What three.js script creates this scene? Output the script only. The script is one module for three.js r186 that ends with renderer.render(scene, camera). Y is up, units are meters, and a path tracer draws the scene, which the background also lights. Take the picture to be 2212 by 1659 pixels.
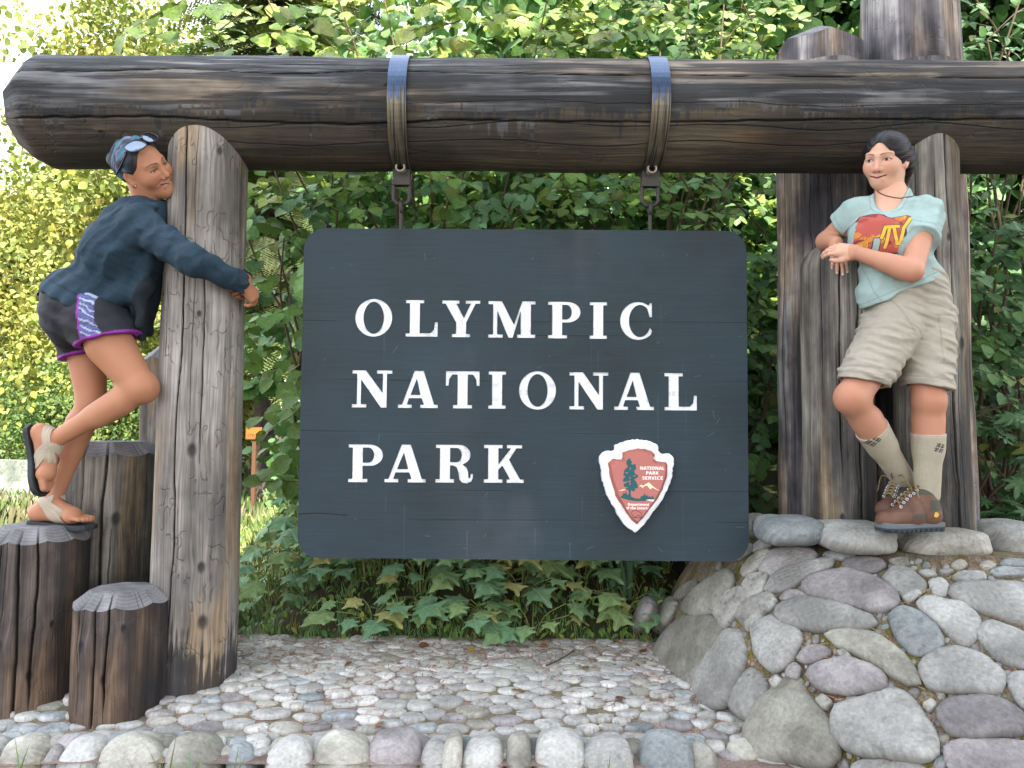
import * as THREE from 'three';
import { mergeGeometries, mergeVertices } from 'three/addons/utils/BufferGeometryUtils.js';

// ---------------------------------------------------------------- camera
const scene = new THREE.Scene();
const IMG_W = 2212, IMG_H = 1659, FOCAL = 1664;              // photograph measured at 2212 x 1659
const EYE = new THREE.Vector3(0, 1.03, 3.05);
const camera = new THREE.PerspectiveCamera(2 * Math.atan(IMG_H / 2 / FOCAL) * 180 / Math.PI, 4 / 3, 0.05, 600);
camera.position.copy(EYE);
camera.rotation.set(THREE.MathUtils.degToRad(3.1), THREE.MathUtils.degToRad(0.35), THREE.MathUtils.degToRad(0.45), 'YXZ');
camera.updateMatrixWorld(true);

// ---------------------------------------------------------------- renderer, sky, sun
const renderer = new THREE.WebGLRenderer({ antialias: true });
renderer.setSize(1024, 768);
renderer.toneMapping = THREE.LinearToneMapping;
renderer.toneMappingExposure = 4.7;
renderer.shadowMap.enabled = true;
renderer.shadowMap.type = THREE.PCFSoftShadowMap;

const SUN_DIR = new THREE.Vector3(0.25, 0.80, 0.55).normalize();
{
  const w = 512, h = 256, data = new Float32Array(w * h * 4);
  for (let j = 0; j < h; j++) {
    const el = ((j + 0.5) / h - 0.5) * Math.PI, s = Math.max(0, Math.sin(el));
    for (let i = 0; i < w; i++) {
      const az = ((i + 0.5) / w - 0.5) * 2 * Math.PI;
      const d = new THREE.Vector3(Math.cos(el) * Math.cos(az), Math.sin(el), Math.cos(el) * Math.sin(az));
      const g = Math.pow(Math.max(0, d.dot(SUN_DIR)), 6) * 0.35;
      const t = Math.pow(1 - s, 2.2);
      const k = (j * w + i) * 4;
      data[k] = 0.58 + 0.32 * t + g;
      data[k + 1] = 0.65 + 0.25 * t + g * 0.97;
      data[k + 2] = 0.79 + 0.13 * t + g * 0.9;
      data[k + 3] = 1;
    }
  }
  const sky = new THREE.DataTexture(data, w, h, THREE.RGBAFormat, THREE.FloatType);
  sky.mapping = THREE.EquirectangularReflectionMapping;
  sky.magFilter = THREE.LinearFilter; sky.minFilter = THREE.LinearFilter;
  sky.needsUpdate = true;
  scene.background = sky;
  scene.environment = sky;
}
const sun = new THREE.DirectionalLight(new THREE.Color(1.0, 0.93, 0.80), 5);
sun.position.copy(SUN_DIR).multiplyScalar(60);
sun.target.position.set(0, 1, 0);
sun.castShadow = true;
sun.shadow.mapSize.set(4096, 4096);
Object.assign(sun.shadow.camera, { left: -30, right: 30, top: 30, bottom: -30, near: 1, far: 160 });
sun.shadow.radius = 1.2;
scene.add(sun, sun.target);

// ---------------------------------------------------------------- helpers
const V = (x, y, z) => new THREE.Vector3(x, y, z);
function rng(seed) { let a = seed >>> 0; return () => { a = (a + 0x6D2B79F5) >>> 0; let t = a; t = Math.imul(t ^ (t >>> 15), t | 1); t ^= t + Math.imul(t ^ (t >>> 7), t | 61); return ((t ^ (t >>> 14)) >>> 0) / 4294967296; }; }
// the point of a photograph position (2212 wide) that lies at depth z in the world
function at(px, py, z) {
  const d = V((px - IMG_W / 2) / FOCAL, -(py - IMG_H / 2) / FOCAL, -1).applyQuaternion(camera.quaternion);
  return d.multiplyScalar((z - EYE.z) / d.z).add(EYE);
}
function atY(px, py, y) {
  const d = V((px - IMG_W / 2) / FOCAL, -(py - IMG_H / 2) / FOCAL, -1).applyQuaternion(camera.quaternion);
  return d.multiplyScalar((y - EYE.y) / d.y).add(EYE);
}
function toPx(p) {
  const q = p.clone().applyMatrix4(camera.matrixWorldInverse);
  return [IMG_W / 2 + FOCAL * q.x / -q.z, IMG_H / 2 - FOCAL * q.y / -q.z, -q.z];
}
const smooth = (a, b, x) => { const t = Math.min(1, Math.max(0, (x - a) / (b - a))); return t * t * (3 - 2 * t); };
const lerp = (a, b, t) => a + (b - a) * t;
const clamp = (x, a = 0, b = 1) => Math.min(b, Math.max(a, x));
const HT = new Float32Array(65536); { const r = rng(77); for (let i = 0; i < 65536; i++) HT[i] = r(); }
const hash2 = (i, j) => HT[(Math.imul(i, 73856093) ^ Math.imul(j, 19349663)) & 65535];
const hash3 = (i, j, k) => HT[(Math.imul(i, 73856093) ^ Math.imul(j, 19349663) ^ Math.imul(k, 83492791)) & 65535];
function vn(x, y, per = 0) {                                  // value noise, periodic in x when per > 0
  const xi = Math.floor(x), yi = Math.floor(y); let fx = x - xi, fy = y - yi;
  fx = fx * fx * (3 - 2 * fx); fy = fy * fy * (3 - 2 * fy);
  const a = per ? ((xi % per) + per) % per : xi, b = per ? (((xi + 1) % per) + per) % per : xi + 1;
  return (hash2(a, yi) * (1 - fx) + hash2(b, yi) * fx) * (1 - fy) + (hash2(a, yi + 1) * (1 - fx) + hash2(b, yi + 1) * fx) * fy;
}
function fbm(x, y, per = 0, oct = 3) { let s = 0, a = 0.5, t = 0; for (let i = 0; i < oct; i++) { s += a * vn(x + i * 37 * (per ? 0 : 1), y + i * 17.3, per); t += a; a *= 0.5; x *= 2; y *= 2; per *= 2; } return s / t; }
function vn3(x, y, z) {
  const xi = Math.floor(x), yi = Math.floor(y), zi = Math.floor(z); let fx = x - xi, fy = y - yi, fz = z - zi;
  fx = fx * fx * (3 - 2 * fx); fy = fy * fy * (3 - 2 * fy); fz = fz * fz * (3 - 2 * fz);
  const L = (a, b, t) => a + (b - a) * t;
  return L(L(L(hash3(xi, yi, zi), hash3(xi + 1, yi, zi), fx), L(hash3(xi, yi + 1, zi), hash3(xi + 1, yi + 1, zi), fx), fy),
    L(L(hash3(xi, yi, zi + 1), hash3(xi + 1, yi, zi + 1), fx), L(hash3(xi, yi + 1, zi + 1), hash3(xi + 1, yi + 1, zi + 1), fx), fy), fz);
}
function fbm3(x, y, z, oct = 3) { let s = 0, a = 0.5, t = 0; for (let i = 0; i < oct; i++) { s += a * vn3(x, y, z); t += a; a *= 0.5; x = x * 2 + 11; y = y * 2 + 7; z = z * 2 + 3; } return s / t; }

const taken = {};
function numbered(name) { const n = taken[name] = (taken[name] ?? -1) + 1; return n ? `${name}_${String(n).padStart(3, '0')}` : name; }
function tag(o, label, category, group) { o.userData.label = label; o.userData.category = category; if (group) o.userData.group = group; return o; }
function thing(name, label, category, pos = [0, 0, 0], group) {
  const o = new THREE.Group(); o.name = numbered(name); o.position.set(...(pos.isVector3 ? pos.toArray() : pos));
  scene.add(o); return tag(o, label, category, group);
}
function mesh(name, geo, mat, parent) { const m = new THREE.Mesh(geo, mat); m.name = name; m.castShadow = m.receiveShadow = true; parent.add(m); return m; }
function structure(name, geo, mat) { const m = mesh(numbered(name), geo, mat, scene); m.userData.kind = 'structure'; return m; }
function instanced(name, geo, mat, mats, cols, parent) {
  const m = new THREE.InstancedMesh(geo, mat, mats.length); m.name = name; m.castShadow = m.receiveShadow = true;
  mats.forEach((x, i) => m.setMatrixAt(i, x)); if (cols) cols.forEach((c, i) => m.setColorAt(i, c));
  m.userData.kind = 'stuff'; parent.add(m); return m;
}
function geoFrom(pos, idx, uv, col) {
  const g = new THREE.BufferGeometry();
  g.setAttribute('position', new THREE.Float32BufferAttribute(pos, 3));
  if (uv) g.setAttribute('uv', new THREE.Float32BufferAttribute(uv, 2));
  if (col) g.setAttribute('color', new THREE.Float32BufferAttribute(col, 3));
  if (idx) g.setIndex(idx);
  g.computeVertexNormals(); return g;
}
function tube(pts, r, seg = 20, rad = 6) {
  const c = new THREE.CatmullRomCurve3(pts); const g = new THREE.TubeGeometry(c, seg, 1, rad);
  const p = g.attributes.position, n = g.attributes.normal, per = rad + 1;
  for (let i = 0; i < p.count; i++) {
    const t = Math.floor(i / per) / seg, k = (typeof r === 'function' ? r(t) : r);
    p.setXYZ(i, p.getX(i) + n.getX(i) * (k - 1), p.getY(i) + n.getY(i) * (k - 1), p.getZ(i) + n.getZ(i) * (k - 1));
  }
  return g;
}
const SRGB = (r, g, b) => new THREE.Color().setRGB(r / 255, g / 255, b / 255, THREE.SRGBColorSpace);
const MAT = (c, rough = 0.8, extra = {}) => new THREE.MeshStandardMaterial({ color: c, roughness: rough, ...extra });
function dataTex(w, h, fn, srgb = true) {                    // fn(u, v, out) -> out[0..2] in 0..1
  const d = new Uint8Array(w * h * 4), o = [0, 0, 0];
  for (let j = 0; j < h; j++) for (let i = 0; i < w; i++) {
    fn((i + 0.5) / w, (j + 0.5) / h, o); const k = (j * w + i) * 4;
    d[k] = clamp(o[0]) * 255; d[k + 1] = clamp(o[1]) * 255; d[k + 2] = clamp(o[2]) * 255; d[k + 3] = 255;
  }
  const t = new THREE.DataTexture(d, w, h, THREE.RGBAFormat); t.wrapS = t.wrapT = THREE.MirroredRepeatWrapping;
  t.magFilter = THREE.LinearFilter; t.minFilter = THREE.LinearMipmapLinearFilter; t.generateMipmaps = true;
  if (srgb) t.colorSpace = THREE.SRGBColorSpace; t.needsUpdate = true; return t;
}
// ================================================================ terrain
function groundH(x, z) {
  const edge = -1.25 + 0.30 * (z + 0.6);
  const s = x - edge, back = -0.45 - z;
  let h = -0.32;
  if (back > 0) {
    const k = Math.min(s, back * 1.0);
    h = k > 0 ? 0.50 * k + 0.045 - 0.03 * smooth(0.3, 0, k) : 0.015 + Math.max(-0.37, 0.35 * k);
    h = Math.min(h, 9 + 0.1 * k);
  } else h = -0.06 - 0.4 * smooth(0.0, 0.2, -back - 0.88);
  if (s <= 0 && back > 0) h = Math.min(h, 0.015);
  if (x < -2.15) h = Math.min(h, lerp(h, -0.36, smooth(-2.15, -2.6, x) * (back > 0 ? smooth(0.3, -0.2, s) : 1)));
  return h + 0.05 * (fbm(x * 1.3 + 40, z * 1.3) - 0.5) * (Math.abs(z) < 0.7 && Math.abs(x) < 2.5 ? 0 : 1);
}
const soilTex = dataTex(512, 512, (u, v, o) => {
  const a = fbm(u * 8, v * 8, 8, 5), b = fbm(u * 40, v * 40 + 9, 40, 2), m = smooth(0.42, 0.6, fbm(u * 5 + 0, v * 5 + 31, 5, 4));
  const k = 0.55 + 0.6 * a + 0.35 * (b - 0.5);
  o[0] = lerp(0.27, 0.24, m) * k; o[1] = lerp(0.21, 0.25, m) * k; o[2] = lerp(0.15, 0.10, m) * k;
});
{
  const g = new THREE.PlaneGeometry(1, 1, 300, 300), p = g.attributes.position, uv = g.attributes.uv;
  for (let i = 0; i < p.count; i++) {                          // denser near the apron, out to 150 m
    const a = p.getX(i) * 2, b = p.getY(i) * 2;
    const x = Math.sign(a) * (Math.abs(a) * 8 + Math.pow(Math.abs(a), 5) * 240), z = -(Math.sign(b) * (Math.abs(b) * 8 + Math.pow(Math.abs(b), 5) * 240));
    p.setXYZ(i, x, groundH(x, z), z); uv.setXY(i, x / 1.5, z / 1.5);
  }
  g.computeVertexNormals();
  structure('ground', g, new THREE.MeshStandardMaterial({ map: soilTex, bumpMap: soilTex, bumpScale: 0.02, roughness: 0.95 }));
}
// far road, a strip of pale asphalt beyond the left-hand verge
{
  const tex = dataTex(256, 256, (u, v, o) => { const k = 0.36 + 0.12 * (fbm(u * 60, v * 60, 60, 2) - 0.5) + 0.08 * (fbm(u * 4, v * 4, 4, 3) - 0.5); o[0] = k; o[1] = k; o[2] = k * 1.02; });
  const N = 40, pos = [], uv = [], idx = [];
  for (let i = 0; i <= N; i++) {
    const t = i / N, z = lerp(14, -70, t), cx = lerp(-9.0, -19, Math.pow(t, 1.1)), hw = 3.0;
    for (const s of [-1, 1]) { const x = cx + s * hw; pos.push(x, -0.30, z); uv.push(x / 2, z / 2); }
    if (i < N) idx.push(2 * i, 2 * i + 1, 2 * i + 2, 2 * i + 1, 2 * i + 3, 2 * i + 2);
  }
  structure('road', geoFrom(pos, idx, uv), new THREE.MeshStandardMaterial({ map: tex, roughness: 0.9, side: THREE.DoubleSide }));
}

// unseen asphalt pull-out, added to bounce sunlight up under the sign and beam
{
  const tex = dataTex(512, 512, (u, v, o) => { const k = 0.38 + 0.14 * (fbm(u * 120, v * 120, 120, 2) - 0.5) + 0.10 * (fbm(u * 5, v * 5, 5, 4) - 0.5); o[0] = k; o[1] = k * 0.985; o[2] = k * 0.96; });
  const g = new THREE.PlaneGeometry(26, 22, 20, 20); g.rotateX(-Math.PI / 2); const uv = g.attributes.uv; for (let i = 0; i < uv.count; i++) uv.setXY(i, uv.getX(i) * 13, uv.getY(i) * 11); g.translate(-2, -0.40, 13.2);
  structure('added_bounce_pullout', g, new THREE.MeshStandardMaterial({ map: tex, bumpMap: tex, bumpScale: 0.004, roughness: 0.9 }));
}

// ================================================================ cobbled apron
const stoneNoise = (seed, lo, mid, hi, spots) => dataTex(512, 512, (u, v, o) => {
  const a = fbm(u * 4 + 0, v * 4 + seed, 4, 6), b = fbm(u * 48, v * 48 + seed, 48, 3), c = smooth(0.60, 0.72, fbm(u * 22, v * 22 + seed * 3, 22, 3)), w = smooth(0.015, 0.0, Math.abs(fbm(u * 4, v * 7 + seed * 5, 4, 4) - 0.5));
  const t = clamp((a - 0.3) * 2.2), f = 0.88 + 0.24 * b;
  for (let k = 0; k < 3; k++) o[k] = (t < 0.5 ? lerp(lo[k], mid[k], t * 2) : lerp(mid[k], hi[k], t * 2 - 1)) * f * (1 - spots * c * 0.55) + 0.02 * w;
});
const stoneTexes = [
  stoneNoise(3, [0.56, 0.555, 0.54], [0.645, 0.64, 0.625], [0.72, 0.715, 0.70], 0.12),    // pale grey
  stoneNoise(11, [0.50, 0.49, 0.45], [0.60, 0.59, 0.55], [0.68, 0.67, 0.63], 0.10),   // sandy grey
  stoneNoise(19, [0.46, 0.44, 0.44], [0.55, 0.53, 0.53], [0.64, 0.62, 0.615], 0.12),   // purple grey
  stoneNoise(29, [0.48, 0.505, 0.51], [0.575, 0.595, 0.60], [0.68, 0.69, 0.685], 0.2),   // blue green grey
  stoneNoise(41, [0.60, 0.59, 0.56], [0.71, 0.70, 0.68], [0.79, 0.78, 0.76], 0.3),   // whitish speckled
];
const stoneBump = dataTex(512, 512, (u, v, o) => { const a = fbm(u * 10, v * 10 + 5, 10, 6), c = fbm(u * 60, v * 60, 60, 2); o[0] = o[1] = o[2] = 0.65 * a + 0.35 * c; }, false);
const stoneMats = [];
for (let i = 0; i < 5; i++) for (const t of [0.86, 1.0, 1.12]) stoneMats.push(new THREE.MeshStandardMaterial({ map: stoneTexes[i], color: new THREE.Color(t, t * 0.98, t * 0.955), bumpMap: stoneBump, bumpScale: 0.007, roughness: 0.85 }));
const moundMats = []; for (let i = 0; i < 5; i++) for (const t of [0.62, 0.72, 0.84]) moundMats.push(new THREE.MeshStandardMaterial({ map: stoneTexes[i], color: new THREE.Color(t, t * 0.985, t * 0.945), bumpMap: stoneBump, bumpScale: 0.010, roughness: 0.88 }));
const mmat = (kind, r) => moundMats[kind * 3 + Math.floor(r * 2.999)];
const smat = (kind, r) => stoneMats[kind * 3 + Math.floor(r * 2.999)];

// a domed stone: outline(theta) -> radius (in the tangent plane), raised along the normal
function stoneGeo(outline, height, seed, { NT = 22, NR = 6, rough = 0.06, flat = 0.55, sunk = 0.35 } = {}) {
  const pos = [], uv = [], idx = []; const r0 = rng(seed), ou = r0(), ov = r0();
  let mean = 0; for (let i = 0; i < NT; i++) mean += outline(i / NT * 2 * Math.PI) / NT;
  const put = (x, y, z) => {
    const q = 2.2 / mean, n = fbm3(x * q * 0.8 + seed, y * q * 0.8, z * q * 0.8 + seed * 0.3, 3) - 0.5, n2 = vn3(x * q * 3 + 9, y * q * 3 + seed, z * q * 3) - 0.5;
    const k = 1 + rough * 2.2 * n + rough * 0.5 * n2;
    pos.push(x * k, y * k + height * rough * 3 * n, z * k); uv.push(x / 0.45 + ou, z / 0.45 + ov + y * 0.7);
  };
  put(0, height, 0);
  for (let j = 1; j <= NR; j++) {
    const s = j / NR, a = s * (Math.PI / 2 + sunk);
    const rr = Math.pow(Math.min(1, Math.sin(Math.min(a, Math.PI / 2))), flat) * (a > Math.PI / 2 ? 1 - 0.28 * (a - Math.PI / 2) : 1), hh = a > Math.PI / 2 ? -(a - Math.PI / 2) * height * 1.6 : height * Math.pow(Math.cos(a), 0.8);
    for (let i = 0; i < NT; i++) { const th = i / NT * 2 * Math.PI, r = outline(th) * rr; put(Math.cos(th) * r, hh, Math.sin(th) * r); }
  }
  for (let i = 0; i < NT; i++) idx.push(0, 1 + (i + 1) % NT, 1 + i);
  for (let j = 1; j < NR; j++) for (let i = 0; i < NT; i++) { const a = 1 + (j - 1) * NT + i, b = 1 + (j - 1) * NT + (i + 1) % NT, c = a + NT, d = b + NT; idx.push(a, b, c, b, d, c); }
  return geoFrom(pos, idx, uv);
}
// radial outline of a polygon around its centroid, rounded
function radial(poly, round = 0.5) {
  let cx = 0, cy = 0; for (const p of poly) { cx += p[0] / poly.length; cy += p[1] / poly.length; }
  const N = 48, R = new Float32Array(N);
  for (let i = 0; i < N; i++) {
    const th = i / N * 2 * Math.PI, dx = Math.cos(th), dy = Math.sin(th); let best = 0;
    for (let k = 0; k < poly.length; k++) {
      const a = poly[k], b = poly[(k + 1) % poly.length], ax = a[0] - cx, ay = a[1] - cy, ex = b[0] - a[0], ey = b[1] - a[1];
      const den = dx * ey - dy * ex; if (Math.abs(den) < 1e-9) continue;
      const t = (ax * ey - ay * ex) / den, s = (ax * dy - ay * dx) / den;
      if (t > 0 && s >= -1e-6 && s <= 1 + 1e-6) best = Math.max(best, t);
    }
    R[i] = best;
  }
  for (let pass = 0; pass < 4; pass++) { const q = R.slice(); for (let i = 0; i < N; i++) R[i] = lerp(q[i], (q[(i + N - 1) % N] + q[(i + 1) % N]) / 2, round); }
  return { cx, cy, f: th => { const t = ((th / (2 * Math.PI)) % 1 + 1) % 1 * N, i = Math.floor(t); return lerp(R[i % N], R[(i + 1) % N], t - i); } };
}
const litterTex = dataTex(1024, 1024, (u, v, o) => {
  const a = fbm(u * 10, v * 10, 10, 4), b = fbm(u * 90, v * 260, 90, 2), c = fbm(u * 260, v * 90 + 3, 260, 2), m = smooth(0.5, 0.62, fbm(u * 6, v * 6 + 20, 6, 4));
  const k = 0.6 + 0.5 * a + 0.5 * (Math.max(b, c) - 0.5);
  o[0] = lerp(0.56, 0.47, m) * k; o[1] = lerp(0.48, 0.43, m) * k; o[2] = lerp(0.43, 0.33, m) * k;
});
const litterMat = new THREE.MeshStandardMaterial({ map: litterTex, bumpMap: litterTex, bumpScale: 0.006, roughness: 0.95 });
const apron = new THREE.Group(); apron.name = 'cobbled_pavement'; apron.userData.kind = 'structure'; scene.add(apron);
const apronY = (x, z) => 0.058 * smooth(0.42, 0.02, z) -0.035 * smooth(-1.2, -2.1, x) - 0.03 * smooth(0.25, 0.55, z) + 0.012 * (fbm(x * 2.2, z * 2.2 + 8) - 0.5);
const APRON = { x0: -2.35, x1: 1.25, z0: -0.46, z1: 0.50 };
{
  const g = new THREE.PlaneGeometry(1, 1, 60, 24), p = g.attributes.position, uv = g.attributes.uv;
  for (let i = 0; i < p.count; i++) { const x = lerp(APRON.x0, APRON.x1, p.getX(i) + 0.5), z = lerp(APRON.z0 - 0.08, APRON.z1 + 0.1, 0.5 - p.getY(i)); p.setXYZ(i, x, apronY(x, z) + 0.0030, z); uv.setXY(i, x / 0.8, z / 0.8); }
  g.computeVertexNormals();
  mesh('mortar_bed', g, litterMat, apron);
}
{
  // relaxed cells on a plane stretched so that cobbles lie long across the view
  const R = rng(5), pts = []; const X0 = APRON.x0, X1 = APRON.x1, Z0 = APRON.z0 + 0.01, Z1 = APRON.z1 - 0.01, ASP = 1.45;
  const want = (z) => lerp(0.047, 0.068, smooth(-0.45, 0.5, z));
  let guard = 0;
  while (guard++ < 60000) {
    const x = lerp(X0, X1, R()), z = lerp(Z0, Z1, R()), d = want(z) * (0.72 + 0.5 * R());
    let ok = true; for (let k = pts.length - 1; k >= 0; k--) { const q = pts[k], dx = (x - q[0]) / ASP, dz = z - q[1], m = (d + q[2]) * 0.42; if (dx * dx + dz * dz < m * m) { ok = false; break; } }
    if (ok) pts.push([x, z, d]);
  }
  const cells = [];
  const neigh = (i) => { const out = []; for (let k = 0; k < pts.length; k++) if (k !== i && Math.abs(pts[k][0] - pts[i][0]) < 0.26 && Math.abs(pts[k][1] - pts[i][1]) < 0.2) out.push(k); return out; };
  pts.forEach((p, i) => {
    const nb = neigh(i), NT = 14, rr = [];
    for (let a = 0; a < NT; a++) {
      const th = a / NT * 2 * Math.PI, dx = Math.cos(th) * ASP, dz = Math.sin(th); let t = 0.075;
      for (const k of nb) {
        const ex = (pts[k][0] - p[0]) / ASP, ez = pts[k][1] - p[1], L2 = ex * ex + ez * ez, w = p[2] / (p[2] + pts[k][2]);
        const dot = (dx / ASP) * ex + dz * ez; if (dot > 1e-6) t = Math.min(t, L2 * w / dot);
      }
      rr.push(t);
    }
    for (let pass = 0; pass < 1; pass++) { const q = rr.slice(); for (let a = 0; a < NT; a++) rr[a] = 0.5 * q[a] + 0.25 * (q[(a + 1) % NT] + q[(a + NT - 1) % NT]); }
    cells.push({ x: p[0], z: p[1], rr });
  });
  cells.sort((a, b) => b.z - a.z);
  const rest = [[], [], []]; const R2 = rng(6); let n = 0;
  for (const c of cells) {
    if (c.x > 0.72 + 0.25 * smooth(-0.2, 0.5, c.z) && c.z < 0.45) { if (c.x > 0.85) continue; }
    const px = toPx(V(c.x, 0, c.z)); if (px[0] < -60 || px[0] > 1700) continue;
    const NT = 14, seed = R2() * 1000, gap = 0.99 + 0.05 * R2(), hgt = 0.008 + 0.005 * R2(), tilt = (R2() - 0.5) * 0.12, tilt2 = (R2() - 0.5) * 0.12;
    const pos = [], uv = [], idx = []; const put = (x, y, z) => { pos.push(x, y + x * tilt + z * tilt2, z); uv.push((x + seed) / 0.35, (z + seed * 0.7) / 0.35); };
    put(0, hgt, 0);
    const rings = [[0.66, 0.95], [0.90, 0.70], [1.0, 0.05], [0.98, -0.9]];
    for (const [s, h] of rings) for (let a = 0; a < NT; a++) { const th = a / NT * 2 * Math.PI, r = c.rr[a] * gap * s * (1 + 0.10 * (hash2(a, Math.floor(seed)) - 0.5)); put(Math.cos(th) * r * 1.45, h * hgt + 0.0015 * (hash2(a + 31, Math.floor(seed)) - 0.5), Math.sin(th) * r); }
    for (let a = 0; a < NT; a++) { idx.push(0, 1 + (a + 1) % NT, 1 + a); for (let j = 0; j < rings.length - 1; j++) { const A = 1 + j * NT + a, B = 1 + j * NT + (a + 1) % NT; idx.push(A, B, A + NT, B, B + NT, A + NT); } }
    const g = geoFrom(pos, idx, uv), y = apronY(c.x, c.z) + 0.002;
    const kr = R2(), kind = kr < 0.48 ? 0 : kr < 0.70 ? 4 : kr < 0.80 ? 1 : kr < 0.90 ? 2 : 3;
    if (n < 300 && px[1] < 1640) { const m = mesh('cobble', g, smat(kind, 0.3 + 0.7 * R2()), apron); m.position.set(c.x, y, c.z); n++; }
    else { g.translate(c.x, y, c.z); rest[n % 3].push(g); n++; }
  }
  rest.forEach((list, i) => { if (list.length) { const m = mesh('far_cobbles', mergeGeometries(list), smat([0, 4, 1][i], 0.8), apron); m.userData.kind = 'stuff'; } });
}
// needles and bits of bark that lie between the cobbles
function litter(name, label, n, seed, place, cols, size) {
  const R = rng(seed), g = new THREE.BoxGeometry(1, 0.05, 0.07), mats = [], cs = [];
  for (let i = 0; i < n; i++) {
    const p = place(R); if (!p) continue;
    const m = new THREE.Matrix4().compose(p, new THREE.Quaternion().setFromEuler(new THREE.Euler((R() - 0.5) * 0.5, R() * 6.283, (R() - 0.5) * 0.5)), V(1, 1, 1).multiplyScalar(size * (0.5 + R())));
    mats.push(m); const c = cols[Math.floor(R() * cols.length)]; cs.push(c.clone().multiplyScalar(0.7 + 0.6 * R()));
  }
  const m = instanced(name, g, MAT(0xffffff, 0.9), mats, cs, scene); m.name = numbered(name); m.userData.label = label; m.userData.category = 'litter'; return m;
}
const needleCols = [SRGB(150, 100, 82), SRGB(128, 84, 66), SRGB(170, 128, 100), SRGB(110, 84, 62)];
litter('needle_litter', 'reddish brown fallen needles scattered over the cobbles', 5200, 91, R => {
  const x = lerp(-1.5, 0.95, R()), z = lerp(0.52, -0.48, Math.pow(R(), 0.62)), f = fbm(x * 3 + 3, z * 3, 0, 3); if (R() > smooth(0.36, 0.62, f + (x > 0.3 ? 0.1 : 0) + (z < -0.15 ? 0.12 : -0.02))) return null;
  return V(x, apronY(x, z) + 0.008 + 0.008 * R(), z);
}, needleCols, 0.022);
litter('kerb_litter', 'brown needles caught between the upright kerb stones', 2600, 92, R => { const z = lerp(0.44, 0.55, R()); return V(lerp(-2.1, 1.1, R()), -0.028 - 0.07 * smooth(0.48, 0.53, z) * R(), z); }, needleCols, 0.026);

// kerb: upright rounded stones along the front of the apron.  [left, right, top] in the photograph
{
  const R = rng(31);
  const row = [[-60, 15, 1600, 0], [12, 112, 1588, 1], [108, 150, 1612, 2], [132, 232, 1597, 0], [222, 362, 1588, 1], [366, 480, 1588, 1], [496, 560, 1612, 3], [582, 680, 1594, 0], [684, 812, 1588, 1], [803, 912, 1580, 2], [905, 990, 1606, 0], [955, 1000, 1590, 1], [1000, 1090, 1592, 0], [1092, 1150, 1590, 1], [1156, 1262, 1584, 0], [1254, 1366, 1590, 0], [1382, 1496, 1582, 3], [1486, 1548, 1612, 1]];
  row.forEach(([l, r, t, kind]) => {
    const z = 0.52 + 0.02 * R(), A = at(l, t, z), B = at(r, t, z), w = (B.x - A.x) / 2 * 1.06, top = (A.y + B.y) / 2, hh = 0.125, dep = 0.075 + 0.02 * R();
    const g = new THREE.SphereGeometry(1, 36, 26), p = g.attributes.position, uv = g.attributes.uv, sl = (R() - 0.5) * 0.5;
    for (let i = 0; i < p.count; i++) {
      const d = V().fromBufferAttribute(p, i), q = Math.pow(Math.pow(Math.abs(d.x), 3.2) + Math.pow(Math.abs(d.y), 3.0) + Math.pow(Math.abs(d.z), 2.6), -1 / 2.95);
      d.multiplyScalar(q); const nn = fbm3(d.x * 1.1 + l * 0.1, d.y * 1.1, d.z * 1.1 + 4, 4) - 0.5;
      p.setXYZ(i, d.x * w * (1 + 0.30 * nn) * (1 - 0.05 * d.y) , (d.y + sl * d.x * 0.3) * hh * (1 + 0.25 * nn), d.z * dep * (1 + 0.3 * nn));
      uv.setXY(i, (d.x * w + l * 0.37) / 0.45, (d.y * hh - d.z * dep * 0.9) / 0.45);
    }
    const gg = mergeVertices(g, 1e-4); gg.computeVertexNormals();
    const m = mesh('kerb_stone', gg, smat(kind, R()), apron); m.position.set((A.x + B.x) / 2, top - hh * 0.98, z); m.rotation.set(-0.18, 0, (R() - 0.5) * 0.1);
  });
  // smaller fillers in the row behind
  for (let i = 0; i < 34; i++) {
    const x = lerp(-1.75, 0.8, (i + 0.5 * R()) / 34), z = 0.47 + 0.03 * R(), w = 0.028 + 0.02 * R();
    const g = stoneGeo(th => w * (1 + 0.25 * Math.abs(Math.cos(th))), 0.022, 700 + i, { NT: 14, NR: 4, rough: 0.08 });
    g.rotateX(0.35); const m = mesh('kerb_cobble', g, smat([0, 3, 4, 1, 2][i % 5], R()), apron); m.position.set(x, -0.015, z);
  }
  const pos = [], uv = [], idx = [], N = 60;
  for (let i = 0; i <= N; i++) { const x = lerp(-2.4, 1.4, i / N); [[-0.015, 0.43], [-0.045, 0.49], [-0.34, 0.515], [-0.50, 0.57]].forEach(([y, z], k) => { const n = 0.02 * (fbm(x * 6, k * 3.3) - 0.5); pos.push(x, y + n - 0.012, z + n); uv.push(x / 0.8, (y + z) / 0.8); }); if (i < N) for (let k = 0; k < 3; k++) { const a = i * 4 + k; idx.push(a, a + 1, a + 4, a + 1, a + 5, a + 4); } }
  const kb = mesh('kerb_bed', geoFrom(pos, idx, uv), litterMat, apron);
}

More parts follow.
